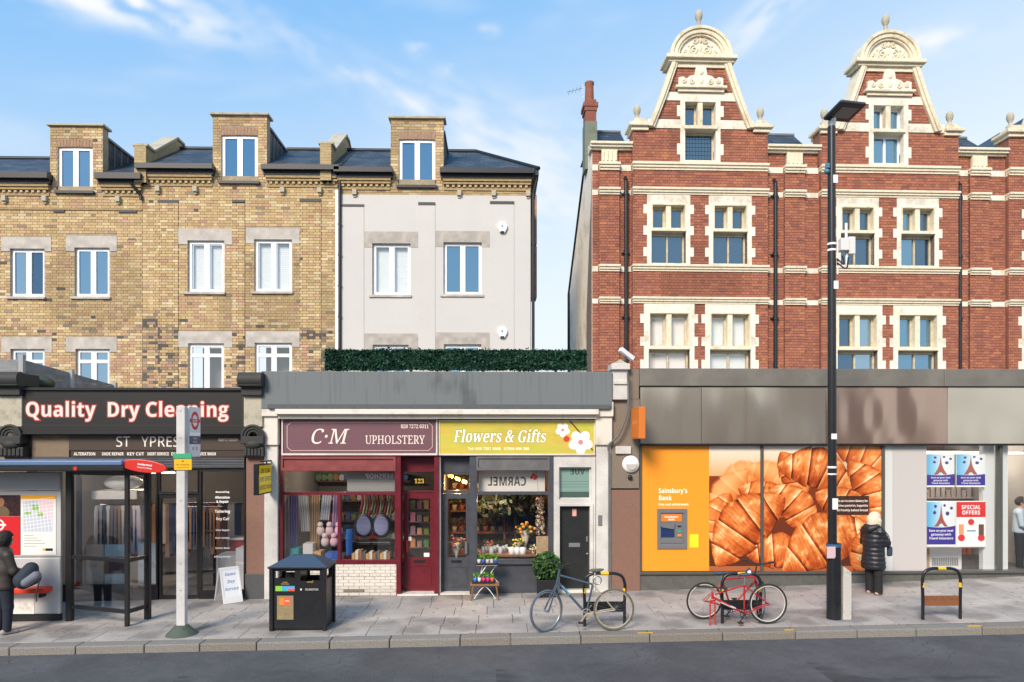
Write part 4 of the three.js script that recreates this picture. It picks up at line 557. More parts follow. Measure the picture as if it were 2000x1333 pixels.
// --- the pair of shops under the grey parapet ---
const tw = SP.place(thing('shop_pair_building', 'low building with grey concrete parapet holding the upholstery shop and the flower shop', 'building'));
{
  const pt = yAt(729, 850), pb = yAt(800, 850);
  part('parapet', [extr([[sx(517), pb], [sx(1192), pb], [sx(1192), pt], [sx(517), pt]], 0.32, -0.12, 0.01)], mat.concreteGrey, tw);
  part('parapet_lip', [box(sx(530), sx(1188), pb - 0.0, pb + 0.09, 0.21, 0.27)], M(0.10, 0.11, 0.115, 0.9, { tex: tStain, m: 0.6 }), tw);
  part('roof_slab', box(sx(487), sx(1225), pb - 0.1, pb + 0.1, -3.8, -0.13), mat.capGrey, tw);
  part('cornice', [rbox(sx(545), sx(1166), yAt(811), yAt(801), -0.1, 0.30, 0.01), box(sx(548), sx(1163), yAt(819), yAt(811), -0.1, 0.18)], mat.plaster, tw);
  part('back_board', box(sx(546), sx(1163), yAt(892), yAt(819), -0.14, -0.02), mat.maroonFaded, tw);
  for (const [x0, x1, yt] of [[516, 546, 777], [1162, 1194, 786]]) { const p = group('pilaster', tw); part('shaft', rbox(sx(x0) + 0.02, sx(x1) - 0.02, -0.4, yAt(870), -0.3, 0.08, 0.012), mat.whitePaint, p); part('capital', [rbox(sx(x0), sx(x1), yAt(870), yAt(815), -0.3, 0.14, 0.015), rbox(sx(x0) - 0.02, sx(x1) + 0.02, yAt(815), yAt(yt), -0.3, 0.2, 0.02)], mat.plaster, p); }
  { const p = group('end_console', tw); part('console', [rbox(sx(1194), sx(1224), yAt(782), yAt(712), -0.3, 0.16, 0.02), rbox(sx(1191), sx(1227), yAt(724), yAt(712), -0.3, 0.24, 0.015), rbox(sx(1196), sx(1222), yAt(752), yAt(745), 0.1, 0.2, 0.01)], mat.whitePaint, p); part('cap', extr([[sx(1194), yAt(712)], [sx(1224), yAt(712)], [sx(1209), yAt(703)]], 0.4, -0.25), mat.stoneGrey, p); }
  // fascia signs
  const s1 = R(554, 820, 852, 886), f1 = group('fascia_sign', tw);
  part('frame', wallCells({ s0: s1.s0 - 0.03, s1: s1.s1 + 0.03, y0: s1.y0 - 0.04, y1: s1.y1 + 0.03 }, [s1], -0.02, 0.07), mat.whitePaint, f1);
  part('board', panelGeo(s1.s0, s1.s1, s1.y0, s1.y1, -0.02, 0.04), print(1200, 264, (x, w, h) => { x.fillStyle = '#6f4d57'; x.fillRect(0, 0, w, h); for (let i = 0; i < 500; i++) { x.fillStyle = `rgba(${rnd() > 0.5 ? 150 : 60},${rnd() > 0.5 ? 110 : 40},${rnd() > 0.5 ? 120 : 50},0.07)`; x.fillRect(rnd() * w, rnd() * h, rnd() * 130, rnd() * 12); } x.strokeStyle = '#d9c3b4'; x.lineWidth = 4; x.beginPath(); x.moveTo(60, 22); x.lineTo(w - 60, 22); x.lineTo(w - 30, 50); x.lineTo(w - 30, h - 50); x.lineTo(w - 60, h - 22); x.lineTo(60, h - 22); x.lineTo(30, h - 50); x.lineTo(30, 50); x.closePath(); x.stroke(); txt(x, 'C·M', w * 0.29, h * 0.50, 'italic 160px serif', '#f0e4d6', 300); txt(x, 'UPHOLSTERY', w * 0.73, h * 0.60, '92px serif', '#f0e4d6', 470); txt(x, '020 7272 6311', w * 0.86, h * 0.2, 'bold 44px serif', '#f0e4d6', 220); }, 0.4), f1, true);
  const s2 = R(859, 823, 1160, 887), f2 = group('fascia_sign', tw);
  part('frame', wallCells({ s0: s2.s0 - 0.02, s1: s2.s1 + 0.02, y0: s2.y0 - 0.03, y1: s2.y1 + 0.02 }, [s2], -0.02, 0.05), mat.plaster, f2);
  part('board', panelGeo(s2.s0, s2.s1, s2.y0, s2.y1, -0.02, 0.035), print(1200, 256, (x, w, h) => {
    x.fillStyle = '#c8b850'; x.fillRect(0, 0, w, h); for (let i = 0; i < 160; i++) { x.fillStyle = `rgba(${rnd() > 0.5 ? 225 : 150},${rnd() > 0.5 ? 205 : 150},60,0.10)`; x.beginPath(); x.ellipse(rnd() * w, rnd() * h, rnd() * 150, rnd() * 50, 0, 0, 7); x.fill(); }
    x.strokeStyle = '#6b4a2a'; x.lineWidth = 12; x.beginPath(); x.moveTo(1010, 0); x.quadraticCurveTo(1080, 70, 1190, 230); x.stroke();
    const flower = (cx, cy, r) => { for (let k = 0; k < 5; k++) { const a = k * 1.257 + 0.3; x.fillStyle = '#f6f1ee'; x.beginPath(); x.ellipse(cx + Math.cos(a) * r * 0.55, cy + Math.sin(a) * r * 0.55, r * 0.55, r * 0.45, a, 0, 7); x.fill(); } x.fillStyle = '#d8838a'; x.beginPath(); x.arc(cx, cy, r * 0.22, 0, 7); x.fill(); }; flower(955, 70, 52); flower(1095, 165, 88); x.fillStyle = '#c8402f'; x.beginPath(); x.arc(985, 140, 24, 0, 7); x.fill();
    x.font = 'italic bold 132px serif'; x.textBaseline = 'middle'; x.textAlign = 'center'; x.lineWidth = 9; x.strokeStyle = '#8a7f1e'; x.strokeText('Flowers & Gifts', w * 0.385, h * 0.47, 720); x.fillStyle = '#fbfaf2'; x.fillText('Flowers & Gifts', w * 0.385, h * 0.47, 720); txt(x, 'Tel: 020 7281 5000   07956 404 386', w * 0.38, h * 0.84, 'bold 30px sans-serif', '#f3efd0', 560);
  }, 0.4), f2, true);
  for (const q of [box(sx(516), sx(546) - 0.02, -0.3, pb - 0.1, -3.6, -0.31), box(sx(1164), sx(1194), -0.3, pb - 0.1, -3.6, -0.31), box(sx(853), sx(860), -0.3, yAt(892), -3.4, -0.05)]) part('side_wall', q, mat.plaster, tw);
}
const yb2 = (px, d = 0) => ground(SP.x0 + sx(px), -SHOPD) + d;
{ // upholstery shop front
  const t = SP.place(thing('shopfront', 'maroon painted upholstery shopfront with white brick stall riser and recessed door', 'shopfront'));
  room(t, 549, 852, yAt(892), 3.3, M(0.24, 0.215, 0.19, 0.9), -0.12);
  part('head_panel', [box(sx(548), sx(774), yAt(920), yAt(891), -0.1, 0.0), ...wallCells(R(549, 892, 773, 920), [R(553, 897, 768, 914)], 0.0, 0.035)], mat.maroonFaded, t);
  const glz = R(548, 919, 774, 1101), tr = yAt(964), w = group('shop_window', t), md = sx(662.5);
  part('frame', wallCells(glz, [{ s0: glz.s0 + 0.05, s1: glz.s1 - 0.03, y0: tr + 0.03, y1: glz.y1 - 0.02 }, { s0: glz.s0 + 0.05, s1: md - 0.03, y0: glz.y0 + 0.07, y1: tr - 0.03 }, { s0: md + 0.03, s1: glz.s1 - 0.03, y0: glz.y0 + 0.07, y1: tr - 0.03 }], -0.1, 0.03), mat.maroon, w);
  for (const [a, b, c, d] of [[glz.s0 + 0.05, glz.s1 - 0.03, tr + 0.03, glz.y1 - 0.02], [glz.s0 + 0.05, md - 0.03, glz.y0 + 0.07, tr - 0.03], [md + 0.03, glz.s1 - 0.03, glz.y0 + 0.07, tr - 0.03]]) part('pane', box(a, b, c, d, -0.04, -0.032), mat.glass, w);
  const r0 = R(548, 1101, 776, 1163); part('stall_riser', box(r0.s0, r0.s1, -0.4, r0.y1, -0.3, -0.022), M(0.5, 0.47, 0.42, 0.9, { tex: tMottle, m: 0.5 }), t);
  { const wh = [0.70, 0.66, 0.60], wm = [M(...wh, 0.8, { tex: tStain, m: 0.31 }), M(0.62, 0.58, 0.53, 0.8, { tex: tStain, m: 0.27 }), M(0.20, 0.18, 0.15, 0.9, { tex: tStain, m: 0.2 })]; const gy = yb2(660); let row = 0; for (let y = gy - 0.05; y < r0.y1 - 0.03; y += 0.068, row++) for (let s = r0.s0 - (row % 2) * 0.11; s < r0.s1; s += 0.222) { const a = Math.max(s, r0.s0), b = Math.min(s + 0.214, r0.s1); if (b - a > 0.03) part('brick', rbox(a, b, y, Math.min(y + 0.061, r0.y1), -0.1, -0.008 + rr(-0.003, 0.003), 0.006), row < 3 && fbm(s * 3, row, 2) > 0.5 ? wm[2] : wm[row < 4 ? 1 : 0], t); } }
  parts('post', [rbox(sx(774), sx(783), -0.35, yAt(891), -0.3, 0.03, 0.008), rbox(sx(848), sx(857), -0.35, yAt(889), -0.4, 0.02, 0.008)], mat.maroon, t);
  const dz = -0.28, fan = R(783, 919, 849, 964), dl = R(785, 965, 848, 1160), gy = yb2(815);
  part('door_head', box(sx(783), sx(849), yAt(919), yAt(891), dz - 0.05, dz + 0.02), mat.maroon, t);
  framed(t, 'fanlight', fan, dz + 0.02, 0.04, 0.05, mat.maroon);
  const nb = new THREE.PlaneGeometry(0.30, 0.16); nb.translate((fan.s0 + fan.s1) / 2, (fan.y0 + fan.y1) / 2, dz - 0.005 + 0.012); part('house_number', nb, print(256, 128, (x, w, h) => { x.clearRect(0, 0, w, h); txt(x, '123', w / 2, h / 2, 'bold 110px serif', '#d9b64a'); }, 0.4, { transparent: true, alphaTest: 0.4 }), t, true);
  const d = group('door', t), gl = { s0: dl.s0 + 0.10, s1: dl.s1 - 0.11, y0: yAt(1093), y1: yAt(976) };
  part('leaf', wallCells({ ...dl, y0: gy + 0.01 }, [gl], dz - 0.04, dz), mat.maroon, d); part('pane', box(gl.s0, gl.s1, gl.y0, gl.y1, dz - 0.025, dz - 0.017), mat.glass, d);
  part('moulding', wallCells({ s0: dl.s0 + 0.09, s1: dl.s1 - 0.09, y0: gy + 0.12, y1: yAt(1108) }, [{ s0: dl.s0 + 0.115, s1: dl.s1 - 0.115, y0: gy + 0.145, y1: yAt(1108) - 0.025 }], dz, dz + 0.012), mat.maroon, d);
  part('letter_plate', box(sx(805), sx(827), yAt(1103), yAt(1098), dz, dz + 0.012), mat.black, d); part('pull_handle', [bar([sx(792), yAt(1082), dz + 0.04], [sx(792), yAt(1060), dz + 0.04], 0.014), box(sx(790), sx(794), yAt(1083), yAt(1059), dz, dz + 0.012)], mat.red, d);
  part('notice', box(sx(791), sx(800), yAt(1060), yAt(1052), dz - 0.016, dz - 0.013), mat.white, d); part('notice', box(sx(825), sx(836), yAt(1092), yAt(1084), dz - 0.016, dz - 0.013), mat.white, d);
  part('step', rbox(sx(776), sx(856), -0.35, gy + 0.03, dz - 0.2, 0.06, 0.01), mat.plaster, t);
  // added board behind the top pane imitates reversed letters mirrored from the street
  const rv = R(672, 921, 770, 962); part('reflection_board', panelGeo(rv.s0, rv.s1, rv.y0, rv.y1, -0.32, -0.30), print(512, 210, (x, w, h) => { x.fillStyle = '#8f9391'; x.fillRect(0, 0, w, h); x.save(); x.translate(w, 0); x.scale(-1, 1); txt(x, 'BERSHOP', w * 0.34, h * 0.26, 'bold 74px sans-serif', '#f0f0ee', 300); x.restore(); x.fillStyle = '#6f7273'; x.fillRect(0, h * 0.5, w, 6); }, 0.6), t, true);
}
const goods = (name, label, cat, fn) => { const t = SP.place(thing(name, label, cat)); fn(t); return t; };
{ // things in the upholstery window
  for (const [px, k] of [[697, 'beside the blue cloth'], [733, 'beside the maroon door']]) goods('cushion_chair', `dark chair with oval patterned back, ${k}`, 'chair', t => { const c = sx(px); part('backrest', [sphere(c, yAt(1035), -0.8, 0.23, 0.28, 0.05)], mat.black, t); part('medallion', sphere(c, yAt(1035), -0.775, 0.17, 0.22, 0.04), M(0.22, 0.24, 0.42, 0.8, { tex: tStain, m: 0.1 }), t); part('seat', rbox(c - 0.26, c + 0.26, yAt(1070) - 0.05, yAt(1070) + 0.06, -1.1, -0.6, 0.04), mat.black, t); parts('leg', [[-0.22, -1.05], [0.22, -1.05], [-0.22, -0.65], [0.22, -0.65]].map(([a, z]) => bar([c + a, 0, z], [c + a, yAt(1070), z], 0.02)), mat.black, t); });
  goods('sample_table', 'low table of wooden sample books in the upholstery window', 'table', t => { part('top', box(sx(676), sx(768), 0.62, 0.68, -0.65, -0.2), mat.wood, t); parts('leg', [box(sx(677), sx(680), 0, 0.62, -0.6, -0.5), box(sx(762), sx(766), 0, 0.62, -0.6, -0.5)], mat.wood, t); for (let i = 0; i < 11; i++) part('sample_book', box(sx(682 + i * 7), sx(688 + i * 7), 0.68, 0.68 + rr(0.14, 0.24), -0.5, -0.25), M(...[[0.5, 0.32, 0.12], [0.6, 0.55, 0.48], [0.3, 0.12, 0.05], [0.1, 0.1, 0.1]][i % 4], 0.7), t); });
  goods('fabric_display', 'hanging fabric lengths and soft toys in the upholstery window', 'fabric', t => { const cs = [[0.35, 0.25, 0.42], [0.5, 0.33, 0.2], [0.62, 0.6, 0.55], [0.5, 0.5, 0.52], [0.03, 0.08, 0.35], [0.5, 0.42, 0.4]]; part('rail', bar([sx(552), yAt(970), -0.5], [sx(660), yAt(970), -0.5], 0.012), mat.steel, t);
    for (let i = 0; i < 5; i++) { const s0 = sx(553 + i * 21), wd = 0.20, L = [1.25, 0.8, 1.3, 0.55, 0.95][i], pts = []; for (let q = 0; q <= 24; q++) pts.push([s0 + wd * q / 24, -0.5 + 0.035 * Math.sin(q * 1.05 + i)]); const sh = [...pts, ...pts.map(p => [p[0], p[1] - 0.008]).reverse()]; const g = extr(sh, L); g.rotateX(Math.PI / 2); g.translate(0, yAt(970), 0); const pp = g.attributes.position; for (let q = 0; q < pp.count; q++) pp.setX(q, pp.getX(q) + 0.03 * Math.sin(pp.getY(q) * 5 + i)); g.computeVertexNormals(); part('cloth', g, M(...[[0.38, 0.30, 0.48], [0.66, 0.64, 0.60], [0.52, 0.38, 0.24], [0.60, 0.62, 0.66], [0.45, 0.36, 0.50]][i], 0.9), t); }
    for (let i = 0; i < 5; i++) part('soft_toy', [sphere(sx(618 + i * 9), yAt(1040 + (i % 2) * 22), -0.35, 0.09, 0.11, 0.08), sphere(sx(618 + i * 9), yAt(1028 + (i % 2) * 22), -0.33, 0.065)], M(0.65, 0.55 - i * 0.04, 0.5, 0.95), t); for (let i = 0; i < 14; i++) part('ribbon', tube([[sx(690 + i * 5.5), yAt(968), -0.9], [sx(690 + i * 5.5) + 0.03, yAt(985), -0.88], [sx(690 + i * 5.5) - 0.02, yAt(1005 + (i % 4) * 5), -0.9]], 0.018, 10, 5), M(...[[0.4, 0.05, 0.05], [0.45, 0.4, 0.3], [0.2, 0.25, 0.12]][i % 3], 0.8), t); part('blue_cloth', box(sx(668), sx(680), yAt(1090), yAt(1038), -0.45, -0.4), M(0.02, 0.13, 0.45, 0.8), t); });
  goods('room_divider', 'pale shelving with coloured goods seen through the maroon door', 'shelves', t => { for (let i = 0; i < 4; i++) part('shelf', box(sx(786), sx(846), yAt(1085 - i * 27) - 0.02, yAt(1085 - i * 27), -1.6, -1.2), mat.wood, t); for (let i = 0; i < 16; i++) { const y = yAt(1085 - (i % 4) * 27); part('box', box(sx(788 + Math.floor(i / 4) * 14), sx(798 + Math.floor(i / 4) * 14), y, y + rr(0.1, 0.22), -1.5, -1.25), M(rr(0.1, 0.6), rr(0.1, 0.4), rr(0.05, 0.3), 0.8), t); } });
}
{ // flower shop front
  const t = SP.place(thing('shopfront', 'charcoal painted flower shopfront with glazed door and low grey stall riser', 'shopfront'));
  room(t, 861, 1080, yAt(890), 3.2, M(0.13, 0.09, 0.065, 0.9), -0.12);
  const gy = yb2(890);
  parts('post', [rbox(sx(917), sx(930), -0.3, yAt(889), -0.3, 0.0, 0.008), rbox(sx(1073), sx(1081), -0.3, yAt(889), -0.3, 0.02, 0.008), rbox(sx(858.5), sx(863.5), -0.3, yAt(889), -0.4, -0.2, 0.006)], mat.charcoal, t);
  part('head_panel', [box(sx(930), sx(1073), yAt(920), yAt(890), -0.1, -0.01), ...wallCells(R(930, 892, 1073, 919), [R(934, 896, 1070, 914)], -0.01, 0.02)], mat.charcoalLight, t);
  const glz = R(930, 918, 1073, 1098), tr = yAt(964), w = group('shop_window', t);
  part('frame', wallCells(glz, [{ s0: glz.s0 + 0.02, s1: glz.s1 - 0.02, y0: tr + 0.035, y1: glz.y1 - 0.02 }, { s0: glz.s0 + 0.02, s1: glz.s1 - 0.02, y0: glz.y0 + 0.05, y1: tr - 0.03 }], -0.1, 0.015), mat.charcoal, w);
  for (const [c, d] of [[tr + 0.035, glz.y1 - 0.02], [glz.y0 + 0.05, tr - 0.03]]) part('pane', box(glz.s0 + 0.02, glz.s1 - 0.02, c, d, -0.05, -0.042), mat.glass, w);
  part('sill', rbox(glz.s0 - 0.02, glz.s1 + 0.02, glz.y0 - 0.05, glz.y0, -0.1, 0.06, 0.008), mat.charcoal, t);
  part('stall_riser', box(glz.s0, glz.s1, -0.4, glz.y0 - 0.05, -0.3, -0.005), mat.charcoal, t);
  const dz = -0.24, dl = R(864, 966, 917, 1158), d = group('door', t), gl = { s0: dl.s0 + 0.09, s1: dl.s1 - 0.09, y0: yAt(1093), y1: yAt(976) };
  part('door_head', box(sx(863), sx(918), yAt(924), yAt(889), dz - 0.05, dz + 0.03), mat.charcoal, t); framed(t, 'fanlight', R(863, 923, 918, 965), dz + 0.02, 0.06, 0.05, mat.charcoal);
  part('leaf', wallCells({ ...dl, y0: gy + 0.01 }, [gl], dz - 0.04, dz), mat.charcoal, d); part('pane', box(gl.s0, gl.s1, gl.y0, gl.y1, dz - 0.025, dz - 0.017), mat.glass, d); part('letter_plate', box(sx(880), sx(900), yAt(1103), yAt(1098), dz, dz + 0.012), mat.black, d); part('pull_handle', box(sx(907), sx(912), yAt(1085), yAt(1062), dz, dz + 0.05), mat.charcoalLight, d);
  part('moulding', wallCells({ s0: dl.s0 + 0.06, s1: dl.s1 - 0.06, y0: gy + 0.1, y1: yAt(1110) }, [{ s0: dl.s0 + 0.085, s1: dl.s1 - 0.085, y0: gy + 0.125, y1: yAt(1110) - 0.025 }], dz, dz + 0.01), mat.charcoal, d);
  part('step', rbox(sx(860), sx(918), -0.35, gy + 0.02, dz - 0.2, 0.03, 0.01), mat.plaster, t);
  const rv = R(934, 921, 1066, 962); part('reflection_board', panelGeo(rv.s0, rv.s1, rv.y0, rv.y1, -0.30, -0.28), print(800, 250, (x, w, h) => { x.fillStyle = '#d9d8d2'; x.fillRect(0, 0, w, h); x.save(); x.translate(w, 0); x.scale(-1, 1); txt(x, 'CARMEL', w * 0.57, h * 0.52, 'bold 150px sans-serif', '#4b4a48', 470); x.restore(); x.fillStyle = '#d8473a'; for (const [a, b] of [[0.83, 0.2], [0.87, 0.3], [0.85, 0.38], [0.80, 0.33]]) { x.beginPath(); x.arc(w * a, h * b, 20, 0, 7); x.fill(); } x.strokeStyle = '#b08040'; x.lineWidth = 5; x.beginPath(); x.moveTo(w * 0.87, 0); x.lineTo(w * 0.9, h); x.stroke(); }, 0.6), t, true);  // board with reversed letters stands in for a reflection in the top pane
}
{ // flat door beside the flower shop
  const t = SP.place(thing('entrance_door', 'black front door in a white surround with a green-tinted fanlight, beside the flower shop', 'door'));
  const o = R(1081, 890, 1163, 1162), dl = R(1093, 989, 1152, 1160), fl = R(1092, 913, 1155, 976), gy = yb2(1120);
  part('surround', wallCells({ ...o, y0: -0.3 }, [{ ...dl, y0: gy + 0.05 }, fl], -0.2, 0.0), mat.whitePaint, t); part('architrave', wallCells({ s0: dl.s0 - 0.07, s1: dl.s1 + 0.07, y0: gy, y1: dl.y1 + 0.05 }, [{ ...dl, y0: gy - 1 }], 0, 0.03), mat.whitePaint, t);
  part('leaf', box(dl.s0, dl.s1, gy + 0.05, dl.y1, -0.16, -0.11), mat.blackDoor, t); part('letter_plate', rbox(sx(1112), sx(1134), yAt(1071), yAt(1063), -0.11, -0.095, 0.004), mat.steel, t); parts('lock', [box(sx(1146), sx(1149), yAt(1060), yAt(1050), -0.11, -0.09), sphere(sx(1148), yAt(1084), -0.09, 0.022)], mat.steel, t); part('notice', box(sx(1119), sx(1127), yAt(1010), yAt(996), -0.11, -0.106), M(0.7, 0.35, 0.28, 0.6), t);
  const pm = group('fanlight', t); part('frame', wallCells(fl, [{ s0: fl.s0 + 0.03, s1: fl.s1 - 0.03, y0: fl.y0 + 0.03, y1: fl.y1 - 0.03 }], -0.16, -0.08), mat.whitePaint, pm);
  part('pane', panelGeo(fl.s0 + 0.03, fl.s1 - 0.03, fl.y0 + 0.03, fl.y1 - 0.03, -0.14, -0.13), print(300, 300, (x, w, h) => { x.fillStyle = '#7d9a92'; x.fillRect(0, 0, w, h); x.save(); x.translate(w, 0); x.scale(-1, 1); txt(x, 'VUE', w * 0.4, h * 0.12, 'bold 80px sans-serif', '#46524e', 200); x.restore(); x.fillStyle = '#5d7770'; for (let i = 0; i < 3; i++) x.fillRect(0, h * (0.45 + i * 0.09), w, 5); x.fillStyle = '#4a5f58'; x.fillRect(0, h * 0.8, w, h * 0.2); }, 0.08), pm, true);  // reversed letters in this print imitate a street reflection on the glass
  part('step', rbox(dl.s0 - 0.05, dl.s1 + 0.05, -0.3, gy + 0.05, -0.2, 0.1, 0.01), mat.plaster, t);
  part('intercom', rbox(sx(1167), sx(1175), yAt(1027), yAt(1006), 0.06, 0.10, 0.008), mat.steel, t);
  part('cable_pipe', [bar([sx(1188), yb2(1188), 0.13], [sx(1188), yAt(885), 0.13], 0.022), tube([[sx(1188), yAt(885), 0.13], [sx(1186), yAt(872), 0.15], [sx(1205), yAt(850), 0.22], [sx(1222), yAt(800), 0.24], [sx(1222), yAt(730), 0.26]], 0.022, 30, 6)], mat.capGrey, t);
}
// flowers inside and outside
const leafGeo = new THREE.PlaneGeometry(1, 1);
function leaves(parent, name, n, at, size, colours) { const im = new THREE.InstancedMesh(leafGeo, new THREE.MeshPhysicalMaterial({ roughness: 0.7, side: THREE.DoubleSide }), n), d = new THREE.Object3D(), c = new THREE.Color(); for (let i = 0; i < n; i++) { const p = at(i); d.position.set(...p); d.rotation.set(rr(-1.4, 1.4), rr(0, 6.3), rr(-1.5, 1.5)); const s = size * rr(0.6, 1.3); d.scale.set(s, s * rr(0.4, 0.7), 1); d.updateMatrix(); im.setMatrixAt(i, d.matrix); const q = colours[Math.floor(rnd() * colours.length)], j = rr(0.75, 1.2); im.setColorAt(i, c.setRGB(q[0] * j, q[1] * j, q[2] * j)); } im.name = name; im.userData.kind = 'stuff'; im.castShadow = im.receiveShadow = true; parent.add(im); return im; }
const ball = (c, r) => () => { let x, y, z; do { x = rr(-1, 1); y = rr(-1, 1); z = rr(-1, 1); } while (x * x + y * y + z * z > 1 || x * x + y * y + z * z < 0.2); return [c[0] + x * r[0], c[1] + y * r[1], c[2] + z * r[2]]; };
function bouquet(px, py, z, r, petals, label, name = 'flower_bunch') { const t = SP.place(thing(name, label, 'flowers', 'flowers in the shop window')); const c = [sx(px), yAt(py), z]; part('wrap', new THREE.ConeGeometry(r * 0.55, r * 1.7, 10, 1).rotateX(Math.PI).translate(c[0], c[1] - r * 0.9, c[2]), M(0.65, 0.62, 0.55, 0.7), t); leaves(t, 'foliage', 60, ball(c, [r, r * 0.6, r * 0.8]), r * 0.35, [[0.05, 0.10, 0.03], [0.08, 0.14, 0.04]]); for (let i = 0; i < 14; i++) { const p = ball(c, [r, r * 0.6, r * 0.8])(); part('bloom', sphere(p[0], p[1] + r * 0.15, p[2] + 0.03, r * 0.17, r * 0.14, r * 0.17, 8, 6), M(...petals, 0.8), t); } }
bouquet(1028, 1043, -0.55, 0.24, [0.75, 0.30, 0.04], 'orange blooms standing tallest in the flower shop window'); bouquet(1012, 1066, -0.45, 0.16, [0.80, 0.62, 0.02], 'yellow blooms below the orange ones in the flower shop window'); bouquet(1043, 1076, -0.35, 0.12, [0.75, 0.72, 0.45], 'cream blooms beside the brown paper in the flower shop window'); bouquet(1000, 1078, -0.3, 0.11, [0.55, 0.68, 0.35], 'pale green blooms in white pots in the flower shop window'); bouquet(955, 1070, -0.5, 0.12, [0.6, 0.12, 0.10], 'small red blooms in the flower shop window'); bouquet(888, 1068, -0.6, 0.22, [0.35, 0.08, 0.08], 'dark leafy plant with red blooms behind the flower shop door');
goods('display_shelf', 'dark wooden display bench inside the flower shop', 'shelf', t => { part('top', box(sx(935), sx(1070), yAt(1090), yAt(1086), -0.9, -0.15), mat.wood, t); part('leg', box(sx(937), sx(945), 0, yAt(1090), -0.8, -0.7), mat.wood, t); part('leg', box(sx(1060), sx(1068), 0, yAt(1090), -0.8, -0.7), mat.wood, t); for (let i = 0; i < 9; i++) part('jar', lathe([[0.0, 0], [0.045, 0], [0.05, 0.1], [0.03, 0.13], [0.035, 0.15]], sx(942 + i * 6), yAt(1086), -0.3 - (i % 3) * 0.15, 10), M(0.5, 0.55, 0.58, 0.2), t); for (let i = 0; i < 3; i++) part('pot', lathe([[0, 0], [0.06, 0], [0.075, 0.15], [0, 0.15]], sx(1000 + i * 11), yAt(1086), -0.2, 12), mat.white, t); });
goods('brown_paper', 'sheet of brown wrapping paper standing in the flower shop window', 'paper', t => part('sheet', rbox(sx(1048), sx(1072), yAt(1094), yAt(1050), -0.16, -0.13, 0.005), mat.board, t));
goods('hanging_foliage', 'dark hanging greenery and wooden shelving at the back of the flower shop', 'plants', t => { leaves(t, 'foliage', 700, i => [rr(sx(934), sx(1050)), yAt(rr(980, 1020)), rr(-2.2, -1.2)], 0.14, [[0.02, 0.045, 0.02], [0.04, 0.06, 0.02], [0.06, 0.04, 0.02]]); part('arch', wallCells(R(985, 990, 1015, 1092), [R(990, 996, 1010, 1093)], -2.5, -2.4), mat.wood, t); leaves(t, 'dried_flowers', 260, i => [rr(sx(1050), sx(1066)), yAt(rr(975, 1050)), rr(-0.7, -0.4)], 0.06, [[0.5, 0.45, 0.36], [0.35, 0.28, 0.2]]); });
{ const t = SP.place(thing('pendant_lamp', 'warm cluster of glowing bulbs inside the flower shop doorway', 'lamp')); const bm = new THREE.MeshStandardMaterial({ color: 0xffd9a0, emissive: 0xffb45a, emissiveIntensity: 1.6 }); for (let i = 0; i < 6; i++) part('bulb', sphere(sx(872 + (i % 3) * 14 + (i > 2 ? 5 : 0)), yAt(932 + (i * 7) % 19), -0.9 - 0.15 * (i % 3), 0.036, 0.045, 0.036), bm, t); const L = new THREE.PointLight(0xffb870, 5, 0, 2); L.position.set(sx(888), yAt(950), -0.9); L.castShadow = true; t.add(L); part('canopy', box(sx(868), sx(905), yAt(918), yAt(914), -1.1, -0.7), mat.board, t); }
for (const [a, b, z, py, label] of [[934, 990, -0.9, 968, 'white ceiling tube light inside the flower shop'], [170, 300, -1.0, 925, 'white ceiling tube light inside the dry cleaner'], [560, 760, -1.3, 905, 'added white tube light that brightens the upholstery shop']]) {  // the upholstery tube is added to brighten its dark interior
  const t = SP.place(thing('tube_light', label, 'light')), y = yAt(py) - 0.02; part('tube', bar([sx(a), y, z], [sx(b), y, z], 0.02), new THREE.MeshStandardMaterial({ color: 0xffffff, emissive: 0xfff0dc, emissiveIntensity: 1.5 }), t); part('housing', box(sx(a) - 0.03, sx(b) + 0.03, y + 0.03, y + 0.07, z - 0.04, z + 0.04), mat.white, t);
  const L = new THREE.PointLight(0xfff0dc, 1.6, 0, 2); L.position.set((sx(a) + sx(b)) / 2, y - 0.12, z); L.castShadow = true; t.add(L);
}
